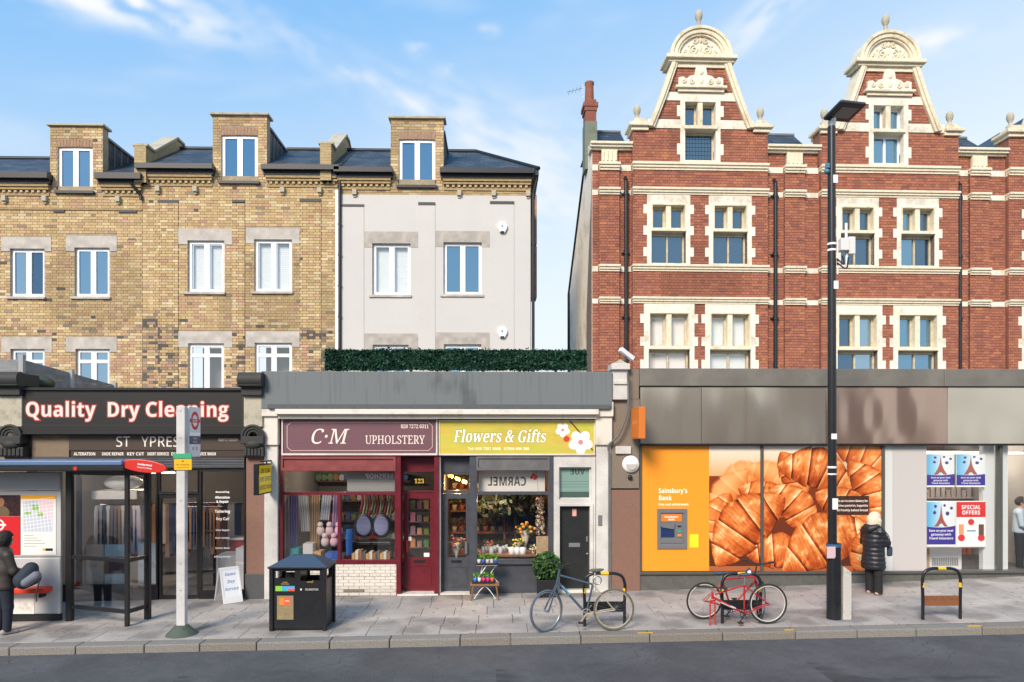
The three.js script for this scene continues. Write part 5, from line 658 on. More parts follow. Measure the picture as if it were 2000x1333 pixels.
{ // plant stand on the pavement
  const b = G(947, 1171); const t = thing('plant_stand', 'small folding wooden plant stand outside the flower shop', 'plant stand'); t.position.copy(b);
  part('top', [rbox(-0.30, 0.30, 0.30, 0.335, -0.16, 0.16, 0.006)], mat.wood, t); for (const [x, z] of [[-0.26, 0.13], [0.26, 0.13], [-0.26, -0.13], [0.26, -0.13]]) part('leg', bar([x * 1.08, 0, z], [x * 0.9, 0.31, z], 0.016), mat.wood, t); parts('brace', [tube([[-0.22, 0.03, 0.1], [-0.1, 0.2, 0.1], [0, 0.3, 0.1]], 0.008), tube([[0.22, 0.03, 0.1], [0.1, 0.2, 0.1], [0, 0.3, 0.1]], 0.008)], mat.white, t);
  part('upper_shelf', [box(-0.18, 0.26, 0.70, 0.715, -0.17, 0.06), bar([-0.14, 0.335, -0.1], [-0.04, 0.70, -0.1], 0.009), bar([0.26, 0.335, -0.1], [0.12, 0.52, -0.1], 0.009), bar([0.12, 0.52, -0.1], [0.24, 0.70, -0.1], 0.009), bar([-0.14, 0.45, 0.0], [0.04, 0.70, 0.0], 0.009)], mat.white, t);
  const tray = (y, x0, n, cols, which) => { const q = thing('plant_tray', which, 'plant tray'); q.position.set(b.x, b.y + y, b.z); part('tray', rbox(x0 - 0.03, x0 + n * 0.088 + 0.01, 0.0, 0.035, -0.12, 0.08, 0.005), mat.black, q); for (let i = 0; i < n; i++) { const c = [x0 + 0.04 + i * 0.088, 0.12, -0.02]; part('pot', lathe([[0, 0.03], [0.030, 0.03], [0.04, 0.11], [0.0, 0.11]], c[0], 0, c[2], 10), M(...cols[i % cols.length], 0.6), q); leaves(q, 'seedlings', 26, ball([c[0], 0.16, c[2]], [0.045, 0.06, 0.045]), 0.05, [[0.10, 0.28, 0.03], [0.16, 0.34, 0.04]]); } };
  tray(0.715, -0.16, 5, [[0.6, 0.6, 0.62], [0.05, 0.1, 0.4], [0.6, 0.5, 0.5]], 'tray of green seedlings on the upper shelf of the plant stand'); tray(0.335, -0.24, 5, [[0.04, 0.25, 0.6], [0.75, 0.72, 0.6], [0.7, 0.03, 0.2], [0.6, 0.03, 0.25], [0.7, 0.15, 0.03]], 'tray of seedlings in bright coloured pots on the table of the plant stand');
  const s = G(1069, 1167), p = thing('potted_shrub', 'bushy green shrub in a dark square planter beside the black front door', 'shrub'); p.position.set(s.x, s.y, -SHOPD + 0.28); part('planter', [rbox(-0.2, 0.2, 0, 0.36, -0.2, 0.2, 0.015)], mat.black, p); part('stem', bar([0, 0.3, 0], [0.02, 0.6, 0], 0.025), mat.wood, p); leaves(p, 'crown', 1500, ball([0, 0.62, 0], [0.31, 0.30, 0.26]), 0.075, [[0.03, 0.10, 0.02], [0.05, 0.14, 0.03], [0.02, 0.06, 0.02], [0.08, 0.16, 0.04]]);
}
// green artificial hedge screen on posts over the shops
{ const t = thing('hedge_screen', 'dark green artificial hedge screen fixed to short timber posts on the flat roof', 'screen'); const D = 16.6, a = atDepth(636, 700, D), b = atDepth(1145, 700, D), y0 = 3.2 + (868 - 724) / F * D, y1 = 3.2 + (868 - 685) / F * D; t.position.set(0, 0, -D);
  part('backing', box(a.x, b.x, y0 + 0.03, y1 - 0.02, -0.04, 0.02), M(0.01, 0.04, 0.025, 0.9), t); for (let px = 660; px < 1150; px += 71) { const p = atDepth(px, 720, D); part('post', box(p.x - 0.03, p.x + 0.03, 4.2, y0 + 0.25, -0.12, -0.045), mat.wood, t); }
  leaves(t, 'foliage', 22000, i => { const x = rr(a.x, b.x), u = rnd(); const top = 0.03 * (fbm(x * 1.7, 2, 4) - 0.4) + (rnd() > 0.93 ? 0.05 * rnd() : 0), lo = 0.05 * (fbm(x * 2.3 + 9, 5, 3) - 0.5); return [x, y0 + lo + (y1 + top - y0 - lo) * u, 0.03 + 0.10 * rnd() * fbm(x * 3, u * 4, 3)]; }, 0.055, [[0.006, 0.060, 0.040], [0.014, 0.085, 0.055], [0.004, 0.035, 0.022], [0.03, 0.10, 0.05]]);
}
{ const t = thing('roof_fence', 'grey composite fence on the flat roof above the dry cleaner', 'fence'); const A = [-14, 16.3], B = [(57 - 969) * 16.3 / F, 16.3], C = [-10.0, 19.0]; const seg = ([x0, d0], [x1, d1], h0, h1) => { const L = Math.hypot(x1 - x0, d1 - d0), ang = Math.atan2(d1 - d0, x1 - x0); for (let k = 0; k < 5; k++) { const y = 4.15 + k * 0.19; if (y + 0.05 > Math.max(h0, h1)) break; const g = box(0, L, 0, Math.min(0.185, h0 - y), -0.012, 0.012), p = g.attributes.position; for (let i = 0; i < p.count; i++) { const top = p.getY(i) > 0.1; const hh = h0 + (h1 - h0) * p.getX(i) / L; p.setY(i, Math.min(y + p.getY(i), hh)); } g.rotateY(ang); g.translate(x0, 0, -d0); part('board', g, mat.fence, t); } }; seg(A, B, 5.15, 5.15); seg(B, C, 5.12, 4.74);
  for (const [x, d, h] of [[B[0], 16.28, 5.2], [-10.3, 17.6, 5.0], [-10.0, 19.0, 4.82], [-12.4, 16.28, 5.2]]) part('post', box(x - 0.05, x + 0.05, 4.1, h, -d - 0.05, -d + 0.05), M(0.33, 0.34, 0.35, 0.7), t);
  const g = sphere(0, 0, 0, 0.75, 0.22, 0.4, 24, 16), p = g.attributes.position; for (let i = 0; i < p.count; i++) { const k = 1 + 0.3 * (fbm(p.getX(i) * 3 + 5, p.getZ(i) * 4, 3) - 0.5); p.setXYZ(i, p.getX(i) * k, Math.max(p.getY(i) * k, -0.1), p.getZ(i) * k); } g.computeVertexNormals(); g.translate((52 - 969) * 15.9 / F, 4.52, -15.9); single('tarpaulin', g, M(0.05, 0.06, 0.035, 0.8, { tex: tStain, m: 0.5 }), 'crumpled dark green tarpaulin lying on the dry cleaner roof', 'tarpaulin'); }

// --- supermarket front ---
const sm = SP.place(thing('supermarket_front', 'single-storey supermarket front with glossy bronze fascia and large printed window panels', 'shop'));
{
  const e = sx(2080), y = (p, q = 1600) => yAt(p, q);
  part('granite_pier', [box(sx(1192), sx(1249), y(954, 1220), y(780, 1220), -0.3, 0.05)], mat.graniteTan, sm); part('granite_pier', box(sx(1192), sx(1249), -0.3, y(957, 1220), -0.3, 0.06), mat.granitePink, sm);
  part('pier_head', [box(sx(1224), sx(1247), y(780, 1220), y(722, 1220), -0.3, 0.06)], mat.graniteTan, sm);
  parts('capping', [rbox(sx(1247), sx(1612), y(756), y(722), -0.3, 0.16, 0.012), rbox(sx(1612.5), sx(1836), y(756), y(722), -0.3, 0.16, 0.012), rbox(sx(1836.5), e, y(756), y(722), -0.3, 0.16, 0.012)], mat.bronzeDull, sm);
  part('roof_slab', box(sx(1225), e, y(740), y(728), -4.0, -0.3), mat.capGrey, sm);
  [[1249, 1367, 0], [1367.6, 1609, 0], [1609.6, 1845, 1], [1845.6, 2080, 2]].forEach(([a, b, k]) => { const g = new THREE.PlaneGeometry(sx(b) - sx(a), y(758) - y(867), 60, 14), p = g.attributes.position; for (let i = 0; i < p.count; i++) p.setZ(i, 0.042 * (fbm(p.getX(i) * 2.0 + a, p.getY(i) * 0.7 + 3, 2) - 0.5)); g.computeVertexNormals(); g.translate((sx(a) + sx(b)) / 2, (y(758) + y(867)) / 2, 0.11); part('fascia_panel', g, k === 1 ? mat.bronzeRedReflection : mat.bronze, sm); });  // the third panel has a red reflection put into its bronze colour
  part('fascia_back', box(sx(1249), e, y(869), y(757), -0.3, 0.07), mat.shopFrame, sm); part('fascia_trim', box(sx(1249), e, y(871), y(867.5), -0.3, 0.14), mat.black, sm);
  // glazing bars
  const gt = y(871), gb2 = y(1117);
  parts('mullion', [1250, 1487.5, 1724, 1953.5].map(p => box(sx(p) - 0.03, sx(p) + 0.03, gb2, gt, -0.1, 0.05)), mat.shopFrame, sm);
  part('sill', rbox(sx(1249), e, y(1121), y(1116), -0.15, 0.08, 0.008), mat.shopFrame, sm); part('stall_riser', box(sx(1249), e, -0.3, y(1121), -0.3, 0.03), mat.riser, sm);
  const pan = (name, a, b, c, d, w, h, draw, rough = 0.35, n = 0.01, parent = sm) => { const r = R(a, c, b, d); return part(name, panelGeo(r.s0, r.s1, r.y0, r.y1, n - 0.03, n), print(w, h, draw, rough), parent, true); };
  pan('orange_panel', 1253, 1385, 871.5, 1116, 560, 1040, (x, w, h) => { x.fillStyle = '#f39a2c'; x.fillRect(0, 0, w, h); txt(x, "Sainsbury's", 140, 372, 'bold 54px sans-serif', '#fff6e6', 240, 'left'); txt(x, 'Bank', 140, 432, 'bold 54px sans-serif', '#fff6e6', 110, 'left'); txt(x, 'Free cash withdrawals', 140, 486, 'bold 26px sans-serif', '#fff6e6', 250, 'left'); });
  // croissants: one photographic print running over two panes
  const crW = 1700, crH = 1240; const cr = canvasTex(crW, crH, (x, w, h) => {
    const im = x.createImageData(w, h), d = im.data;
    // back to front: centre x, y, half length, turn, bend, sharpness
    const cs = [[330, 300, 260, -0.2, 0.35, 0], [600, 300, 260, 0.5, 0.3, 0], [1560, 150, 330, 0.55, 0.25, 0.5], [180, 470, 300, -1.0, 0.25, 0], [90, 700, 260, -1.25, 0.2, 0.3], [830, 310, 280, 1.25, 0.2, 0.5], [560, 520, 290, 0.5, 0.2, 0.6], [1640, 700, 320, 0.3, 0.2, 0.8], [1060, 250, 390, 0.30, 0.24, 1], [1560, 420, 320, 1.15, 0.3, 0.8], [840, 620, 330, 0.9, 0.25, 1], [1350, 640, 350, 0.65, 0.2, 1], [700, 1060, 340, 0.1, 0.2, 1], [360, 800, 480, -0.80, 0.20, 1], [1150, 960, 500, -0.42, 0.26, 1], [1620, 1030, 380, -1.15, 0.2, 1]];
    const ramp = [[62, 20, 8], [128, 48, 18], [186, 84, 32], [222, 132, 66], [244, 190, 128], [252, 226, 186]];
    const colAt = v => { const q = clamp(v, 0, 0.999) * 5, k = Math.floor(q), f = q - k; return [0, 1, 2].map(c => ramp[k][c] + (ramp[k + 1][c] - ramp[k][c]) * f); };
    for (let py = 0; py < h; py++) for (let px = 0; px < w; px++) {
      const yy = py / h; let c = yy < 0.24 ? [240 - yy * 120, 228 - yy * 250, 214 - yy * 420] : [150 - 70 * yy, 62 - 20 * yy, 28]; if (yy > 0.96) c = [170, 96, 58];
      for (const [cx, cy, S, rot, bend, sharp] of cs) {
        const dx = px - cx, dy = py - cy; if (dx * dx + dy * dy > S * S * 1.7) continue;
        const X = (dx * Math.cos(rot) + dy * Math.sin(rot)) / S, Y0 = (-dx * Math.sin(rot) + dy * Math.cos(rot)) / S; if (Math.abs(X) > 1.05) continue;
        const Yc = bend * (X * X - 0.35), half0 = 0.56 * Math.pow(Math.max(0, 1 - Math.abs(X) ** 1.9), 0.7); if (half0 < 0.03) continue;
        const seg0 = (X * 2.3 + 0.20 * (Y0 - Yc) / half0 * (X > 0 ? 1 : -1)), fr = seg0 + 0.5 - Math.floor(seg0 + 0.5), out = X > 0 ? fr : 1 - fr;         // 0 at the inner lip of a layer, 1 at the outer
        const half = half0 * (1.0 - 0.13 * out * out + 0.03 * (fbm(X * 9 + cx, 3, 2) - 0.5)), v = (Y0 - Yc) / half; if (Math.abs(v) > 1) continue;
        const round = Math.sqrt(1 - v * v), streak = fbm(X * 70 + 0.3 * v + cy, v * 3.2 + seg0, 3), flake = fbm(px * 0.018 + v, py * 0.018, 5);
        let L = 0.13 + 0.44 * round * (0.75 - 0.45 * v) + 0.30 * (streak - 0.5) * sharp + 0.30 * (flake - 0.5) * (0.3 + 0.7 * sharp);
        L += 0.34 * Math.exp(-out * 7) * round - 0.34 * sstep(0.80, 1, out) * (0.4 + 0.6 * sharp) + 0.10 * sstep(0.55, 0.75, flake);
        if (!sharp) L = 0.30 + 0.42 * round * (0.7 - 0.3 * v) + 0.10 * Math.exp(-out * 5);
        const k = sharp ? sstep(1, 0.96, Math.abs(v)) : sstep(1, 0.7, Math.abs(v)), q = colAt(L + 0.10); c = c.map((o, n) => o + (q[n] - o) * k); if (sharp && Math.abs(v) > 0.94 && v > 0) c = c.map(o => o * 0.75);
      }
      const g = (hash(px, py) - 0.5) * 12, o = (py * w + px) * 4; d[o] = c[0] + g; d[o + 1] = c[1] + g; d[o + 2] = c[2] + g; d[o + 3] = 255;
    }
    x.putImageData(im, 0, 0);
    x.fillStyle = 'rgba(58,36,28,0.92)'; x.fillRect(1225, 496, 350, 190); ['Visit our in-store Bakery for', 'delicious pasteries, baguettes', 'and freshly baked bread'].forEach((s, i) => txt(x, s, 1400, 545 + i * 46, 'bold 30px sans-serif', '#f5ece2', 330));
  });
  const x0 = 1385, x1 = 1722; for (const [a, b] of [[1385, 1485.5], [1490, 1722]]) { const r = R(a, 871.5, b, 1116); const g = panelGeo(r.s0, r.s1, r.y0, r.y1, -0.02, 0.01), uv = g.attributes.uv, nn = g.attributes.normal; for (let i = 0; i < uv.count; i++) if (nn.getZ(i) > 0.5) uv.setX(i, ((a + (b - a) * uv.getX(i)) - x0) / (x1 - x0)); part('bakery_print', g, new THREE.MeshPhysicalMaterial({ map: cr, roughness: 0.3 }), sm, true); }
  parts('backing_panel', [box(sx(1726), sx(1744), gb2, gt, -0.02, 0.0), box(sx(1744.4), sx(1810), gb2, gt, -0.02, 0.004)], M(0.52, 0.495, 0.48, 0.35), sm); part('backing_strip', box(sx(1726), sx(1744), gb2, gt, 0.0, 0.004), M(0.60, 0.62, 0.60, 0.3), sm);
  parts('white_column', [box(sx(1928), sx(1950), gb2, gt, -0.25, -0.12), box(sx(1957), sx(1977), gb2, gt, -0.25, -0.12)], M(0.66, 0.70, 0.70, 0.6), sm);
  part('pane', box(sx(1810), sx(1950), gb2, gt, 0.0, 0.008), mat.glass, sm); part('pane', box(sx(1957), e, gb2, gt, 0.0, 0.008), mat.glass, sm);
  room(sm, 1812, 2075, gt, 4.2, M(0.30, 0.28, 0.26, 0.9), -0.12);
  // posters
  const paris = small => (x, w, h) => { const g = x.createLinearGradient(0, 0, w, 0); g.addColorStop(0, '#5db4e0'); g.addColorStop(0.6, '#e9eef0'); g.addColorStop(1, '#dfe6e6'); x.fillStyle = g; x.fillRect(0, 0, w, h); x.fillStyle = '#a65a48'; const hh = small ? 0.62 : 0.55; x.beginPath(); x.moveTo(w * 0.50, h * 0.04); x.lineTo(w * 0.53, h * 0.25); x.quadraticCurveTo(w * 0.56, h * 0.42, w * 0.74, h * hh); x.lineTo(w * 0.60, h * hh); x.quadraticCurveTo(w * 0.5, h * (hh - 0.14), w * 0.4, h * hh); x.lineTo(w * 0.25, h * hh); x.quadraticCurveTo(w * 0.44, h * 0.42, w * 0.47, h * 0.25); x.closePath(); x.fill(); x.fillStyle = '#3d3f86'; for (const [a, b, r] of [[0.3, 0.1, 0.05], [0.27, 0.24, 0.055], [0.62, 0.08, 0.045], [0.72, 0.26, 0.065], [0.86, 0.14, 0.05]]) { x.beginPath(); x.ellipse(w * a, h * b, w * r, h * r * 0.7, 0, 0, 7); x.fill(); } x.fillStyle = '#3a2f8f'; x.beginPath(); x.moveTo(0, h * hh); x.quadraticCurveTo(w * 0.5, h * (hh + 0.05), w, h * (hh - 0.02)); x.lineTo(w, h * 0.95); x.lineTo(0, h * 0.95); x.fill(); ['Save on your next', 'getaway with', 'Travel Insurance'].forEach((s, i) => txt(x, s, w / 2, h * (hh + 0.09 + i * 0.085), `bold ${Math.round(h * 0.07)}px sans-serif`, '#ffffff', w * 0.85)); x.fillStyle = '#f5f5f2'; x.fillRect(0, h * 0.95, w, h * 0.05); };
  for (const [a, b, c, d, big] of [[1812, 1866, 888, 952, 0], [1870, 1926, 888, 952, 0], [1812, 1868, 981, 1069, 1]]) { const m = pan('poster', a, b, c, d, 256, big ? 400 : 300, paris(!big), 0.4, -0.02); }
  pan('poster', 1870, 1927, 981, 1069, 300, 460, (x, w, h) => { x.fillStyle = '#f3f2ef'; x.fillRect(0, 0, w, h); x.fillStyle = '#d9302c'; x.fillRect(0, 0, w, h * 0.34); txt(x, 'SPECIAL', w / 2, h * 0.12, 'bold 58px sans-serif', '#ffffff', 200); txt(x, 'OFFERS', w / 2, h * 0.24, 'bold 58px sans-serif', '#ffffff', 190); for (const [a, b, r] of [[0.5, 0.45, 32], [0.17, 0.80, 36], [0.85, 0.80, 36]]) { x.fillStyle = '#d9302c'; x.beginPath(); x.arc(w * a, h * b, r, 0, 7); x.fill(); } x.fillStyle = '#e8a070'; x.fillRect(w * 0.08, h * 0.5, w * 0.17, h * 0.22); x.fillStyle = '#6a4a3a'; x.fillRect(w * 0.76, h * 0.5, w * 0.18, h * 0.24); x.fillStyle = '#7088a0'; x.fillRect(w * 0.36, h * 0.63, w * 0.3, 14); }, 0.4, -0.02);
  part('poster_board', box(sx(1811), sx(1928), y(1072), y(980), -0.06, -0.052), mat.white, sm);
  part('counter_unit', [box(sx(1842), sx(1908), 0.2, y(1074), -0.9, -0.5)], mat.white, sm); part('vent_grille', Array.from({ length: 12 }, (_, i) => box(sx(1848 + i * 4.5), sx(1851 + i * 4.5), y(1114), y(1098), -0.5, -0.49)), mat.steel, sm); part('stock_box', [box(sx(1816), sx(1838), 0.2, y(1074), -0.8, -0.4)], mat.board, sm);
  for (let i = 0; i < 3; i++) part('strip_light', box(sx(1815), sx(2070), gt - 0.2, gt - 0.15, -1.2 - i * 1.1, -1.05 - i * 1.1), new THREE.MeshStandardMaterial({ color: 0xffffff, emissive: 0xfff6e6, emissiveIntensity: 1 }), sm);
  for (const [x, z] of [[1880, -1.6], [2010, -1.6]]) { const L = new THREE.PointLight(0xfff2e0, 2.2, 0, 2); L.position.set(sx(x), gt - 0.35, z); L.castShadow = true; sm.add(L); }
  for (let k = 0; k < 4; k++) part('stock_shelf', [box(sx(1960), sx(2070), 0.3 + k * 0.5, 0.34 + k * 0.5, -3.2, -2.8), ...Array.from({ length: 9 }, (_, i) => box(sx(1962 + i * 12), sx(1971 + i * 12), 0.34 + k * 0.5, 0.34 + k * 0.5 + rr(0.15, 0.35), -3.1, -2.85))], M(...[[0.4, 0.12, 0.06], [0.5, 0.4, 0.2], [0.12, 0.2, 0.3], [0.35, 0.3, 0.28]][k], 0.7), sm);
}
{ // cash machine
  const t = SP.place(thing('cash_machine', 'grey steel cash machine set in the orange panel', 'cash machine')); const r = R(1283, 994, 1341, 1072), Yp = q => r.y1 - (q - 994) * (r.y1 - r.y0) / 78;
  part('surround', wallCells(r, [R(1290, 1002, 1335, 1064)], 0.0, 0.045), mat.steel, t); const i = R(1290, 1002, 1335, 1064); part('fascia', box(i.s0, i.s1, i.y0, i.y1, 0.0, 0.015), M(0.25, 0.26, 0.27, 0.4, { metalness: 0.5 }), t);
  part('header', panelGeo(sx(1291), sx(1331), Yp(1019), Yp(1005), 0.015, 0.03), print(256, 90, (x, w, h) => { x.fillStyle = '#ea7a1a'; x.fillRect(0, 0, w, h); txt(x, 'Sainsbury’s', w / 2, 30, 'bold 32px sans-serif', '#fff', 200); txt(x, 'Bank', w / 2, 64, 'bold 32px sans-serif', '#fff'); }), t, true);
  part('screen', box(sx(1291), sx(1317), Yp(1050), Yp(1024), 0.015, 0.022), M(0.02, 0.04, 0.12, 0.1), t); part('hood', extr([[sx(1289), Yp(1022)], [sx(1318), Yp(1022)], [sx(1315), Yp(1034)], [sx(1292), Yp(1030)]], 0.02, 0.03), mat.steel, t); part('keypad', [box(sx(1320), sx(1333), Yp(1050), Yp(1024), 0.015, 0.025), box(sx(1290), sx(1333), Yp(1061), Yp(1054), 0.015, 0.03)], mat.steel, t); part('card_slot', [box(sx(1323), sx(1330), Yp(1030), Yp(1027), 0.025, 0.032)], mat.black, t); part('key', [box(sx(1323), sx(1330), Yp(1040), Yp(1036), 0.025, 0.033)], M(0.02, 0.35, 0.2, 0.4), t); part('key', [box(sx(1323), sx(1330), Yp(1048), Yp(1044), 0.025, 0.033)], mat.orange, t);
}
SP.place(single('notice_card', box(sx(1347), sx(1364), yAt(1071), yAt(1045), 0.0105, 0.016), M(0.85, 0.75, 0.02, 0.5), 'small yellow notice stuck beside the cash machine', 'notice'));
{ const t = thing('projecting_sign', 'orange square projecting sign at the corner of the supermarket fascia', 'sign'); const x = (1232 - 969) * SHOPD / F + 0.06, y0 = yAt(858, 1240), y1 = yAt(799, 1240); t.position.set(x, 0, -SHOPD); part('case', rbox(-0.07, 0.07, y0, y1, 0.16, 0.95, 0.01), M(0.62, 0.17, 0.02, 0.5), t); const g = new THREE.PlaneGeometry(0.72, y1 - y0 - 0.06); g.rotateY(-Math.PI / 2); g.translate(-0.0725, (y0 + y1) / 2, 0.555); part('face', g, print(256, 200, (c, w, h) => { c.fillStyle = '#e07818'; c.fillRect(0, 0, w, h); txt(c, "Sainsbury's", w / 2, h * 0.45, 'bold 40px sans-serif', '#f0a050', 210); }, 0.5), t, true); part('arm', box(-0.03, 0.03, (y0 + y1) / 2 - 0.04, (y0 + y1) / 2 + 0.04, 0.05, 0.16), mat.black, t); }
{ const t = SP.place(thing('bulkhead_lamp', 'round white wall lamp on the granite pier', 'wall lamp')); const a = SP.at(1231, 907); part('dome', lathe([[0, 0.09], [0.10, 0.085], [0.17, 0.05], [0.185, 0.0]], 0, 0, 0, 28).rotateX(Math.PI / 2).translate(a[0], a[1], 0.06), mat.white, t); part('half_cover', (() => { const g = new THREE.CylinderGeometry(0.12, 0.12, 0.012, 24, 1, false, 0, Math.PI); g.rotateX(Math.PI / 2); g.rotateZ(-Math.PI / 2); g.translate(a[0], a[1], 0.15); return g; })(), mat.lintel, t); part('sensor', [sphere(a[0] - 0.02, a[1] - 0.28, 0.09, 0.05)], mat.black, t); part('junction_box', rbox(sx(1201), sx(1231), yAt(887), yAt(872), 0.05, 0.11, 0.01), mat.whitePaint, t); }
{ const t = SP.place(thing('security_camera', 'white security camera on the end console above the shop pair', 'camera')); const a = [sx(1222), yAt(693)]; const g = rbox(-0.19, 0.19, -0.05, 0.05, -0.055, 0.055, 0.015); g.rotateZ(-0.55); g.rotateY(0.4); g.translate(a[0], a[1], 0.12); part('housing', g, mat.white, t); part('bracket', [bar([a[0] - 0.02, yAt(704), 0.05], [a[0] - 0.02, a[1] - 0.02, 0.1], 0.025)], mat.capGrey, t); const l = new THREE.CylinderGeometry(0.035, 0.035, 0.02, 12); l.rotateZ(Math.PI / 2 - 0.55); l.rotateY(0.4); l.translate(a[0] + 0.155, a[1] - 0.10, 0.06); part('lens', l, mat.black, t); }

// ---------- street furniture ----------
{ // bus shelter
  const t = thing('bus_shelter', 'grey and black bus shelter with red perch seat, map panel and glass end screen', 'bus shelter');
  const A = G(136, 1213), B = G(248, 1224), C = G(288, 1210), zb = A.z, top = 3.2 - (910 - 868) / 108, gy = A.y;
  const X = px => (px - 969) * -zb / F, Yb = py => EYE + (HZ - py) / F * -zb;
  part('roof', [rbox(-13, B.x + 0.05, top, top + 0.10, zb - 0.25, B.z + 0.28, 0.03)], M(0.10, 0.17, 0.30, 0.4), t); part('roof_edge', [rbox(-13, B.x + 0.06, top - 0.10, top, zb - 0.2, B.z + 0.24, 0.02)], mat.black, t);
  const post = (p, r) => part('post', rbox(p.x - r, p.x + r, p.y, top - 0.08, p.z - r, p.z + r, 0.008), mat.black, t); post(A, 0.055); post(B, 0.036); post(C, 0.05);
  const screen = (P, Q) => { const d = new THREE.Vector3().subVectors(Q, P), L = Math.hypot(d.x, d.z), a = Math.atan2(-d.z, d.x), g = group('glass_screen', t); g.position.set(P.x, 0, P.z); g.rotation.y = a; const y = py => EYE + (HZ - py) / F * -(P.z + Q.z) / 2; const yl = y(1186), ym = y(1089), yt = top - 0.16; parts('rail', [box(0.03, L - 0.03, yl - 0.035, yl + 0.035, -0.025, 0.025), box(0.03, L - 0.03, ym - 0.035, ym + 0.035, -0.025, 0.025), box(0.03, L - 0.03, yt - 0.03, yt + 0.09, -0.025, 0.025)], mat.black, g); part('pane', box(0.03, L - 0.03, yl + 0.035, ym - 0.035, -0.004, 0.004), mat.glass, g); part('pane', box(0.03, L - 0.03, ym + 0.035, yt - 0.03, -0.004, 0.004), mat.glass, g); };
  screen(A, B); screen(B, C);
  part('back_panel', [rbox(-13, X(131), Yb(1195), Yb(1086), zb - 0.05, zb + 0.04, 0.03), rbox(-13, X(131), Yb(1085), Yb(958), zb - 0.05, zb + 0.02, 0.015), rbox(-13, X(131), Yb(957), Yb(922), zb - 0.06, zb + 0.05, 0.02)], mat.greyPanel, t);
  part('plinth', box(-13, X(129), gy - 0.1, Yb(1195), zb - 0.06, zb + 0.0), mat.black, t); part('repair_plate', box(X(24), X(82), Yb(1195) + 0.01, Yb(1155), zb + 0.04, zb + 0.046), M(0.74, 0.74, 0.71, 0.5, { tex: tStain, m: 0.6 }), t);
  part('perch_seat', [rbox(X(-30), X(117), Yb(1150), Yb(1140), zb + 0.04, zb + 0.30, 0.02)], mat.seatRed, t); parts('seat_bracket', [box(X(10), X(14), Yb(1160), Yb(1150), zb + 0.04, zb + 0.2), box(X(100), X(104), Yb(1160), Yb(1150), zb + 0.04, zb + 0.2)], mat.black, t);
  const pan = (name, a, b, c, d, w, h, draw) => part(name, panelGeo(X(a), X(b), Yb(d), Yb(c), zb + 0.021, zb + 0.03), print(w, h, draw, 0.35), t, true);
  pan('map_poster', 56, 122, 966, 1081, 330, 575, (x, w, h) => { x.fillStyle = '#eceae4'; x.fillRect(0, 0, w, h); x.fillStyle = '#f0a81c'; x.fillRect(0, 0, w, 38); x.fillStyle = '#c2cad6'; x.fillRect(20, 52, w - 40, 300); x.fillStyle = '#e8c6d2'; x.beginPath(); x.moveTo(w * 0.45, 52); x.lineTo(w - 20, 52); x.lineTo(w - 20, 250); x.lineTo(w * 0.62, 180); x.fill(); x.fillStyle = '#86b458'; x.fillRect(w * 0.32, 95, 60, 55); x.fillRect(w * 0.1, 160, 60, 30); x.fillRect(w * 0.48, 165, 50, 40); x.strokeStyle = '#ffffff'; x.lineWidth = 3; for (let i = 0; i < 14; i++) { x.beginPath(); x.moveTo(20, 60 + i * 34); x.lineTo(w - 20, -40 + i * 34 + 60); x.save(); x.restore(); if (60 + i * 34 < 350) x.stroke(); } for (let i = 0; i < 9; i++) { x.beginPath(); x.moveTo(30 + i * 34, 52); x.lineTo(20 + i * 34 + 40 > w - 20 ? w - 20 : 60 + i * 34, 352); x.stroke(); } x.fillStyle = '#8a8a86'; for (let i = 0; i < 5; i++) x.fillRect(28, 385 + i * 26, 90 + (i * 37) % 120, 5); x.fillStyle = '#222'; x.fillRect(w * 0.7, h - 62, 70, 24); x.fillStyle = '#f0c01c'; x.fillRect(w * 0.62, h - 62, 24, 24); });
  pan('red_poster', -40, 54, 1007, 1081, 420, 330, (x, w, h) => { x.fillStyle = '#cf2026'; x.fillRect(0, 0, w, h); x.strokeStyle = '#f3ece8'; x.lineWidth = 14; x.beginPath(); x.arc(w * 0.57, h * 0.22, 42, 0, 7); x.stroke(); x.fillStyle = '#f3ece8'; x.fillRect(w * 0.57 - 62, h * 0.22 - 9, 124, 18); for (let i = 0; i < 4; i++) x.fillRect(w * 0.50, h * (0.5 + i * 0.08), 150 - i * 22, 8); });
  pan('film_poster', -40, 54, 966, 1006, 420, 180, (x, w, h) => { x.fillStyle = '#2c1519'; x.fillRect(0, 0, w, h); for (let i = 0; i < 120; i++) { x.fillStyle = `rgba(${120 + rnd() * 120},${50 + rnd() * 60},30,0.25)`; x.beginPath(); x.arc(rnd() * w, rnd() * h, rnd() * 9, 0, 7); x.fill(); } x.fillStyle = '#6c5a44'; x.beginPath(); x.ellipse(w * 0.62, h * 0.85, 70, 60, 0, 0, 7); x.fill(); x.fillStyle = '#9a6a4c'; x.beginPath(); x.ellipse(w * 0.62, h * 0.34, 28, 38, 0, 0, 7); x.fill(); });
  const ov = []; for (let i = 0; i < 28; i++) { const a = i / 28 * 6.2832; ov.push([0.40 * Math.cos(a), 0.105 * Math.sin(a)]); } const og = extr(ov, 0.05, 0, 0.008); og.rotateZ(-0.12); og.translate(B.x + 0.40, top - 0.01, B.z + 0.16); part('name_sign', og, mat.red, t); const tg = new THREE.PlaneGeometry(0.5, 0.12); tg.rotateZ(-0.12); tg.translate(B.x + 0.42, top - 0.01, B.z + 0.222); part('name_lettering', tg, print(300, 72, (x, w, h) => { x.clearRect(0, 0, w, h); txt(x, 'Hanley Road', w / 2, 20, 'bold 26px sans-serif', '#fff'); txt(x, 'Towards Archway', w / 2, 52, '20px sans-serif', '#fff'); }, 0.5, { transparent: true, alphaTest: 0.4 }), t, true);
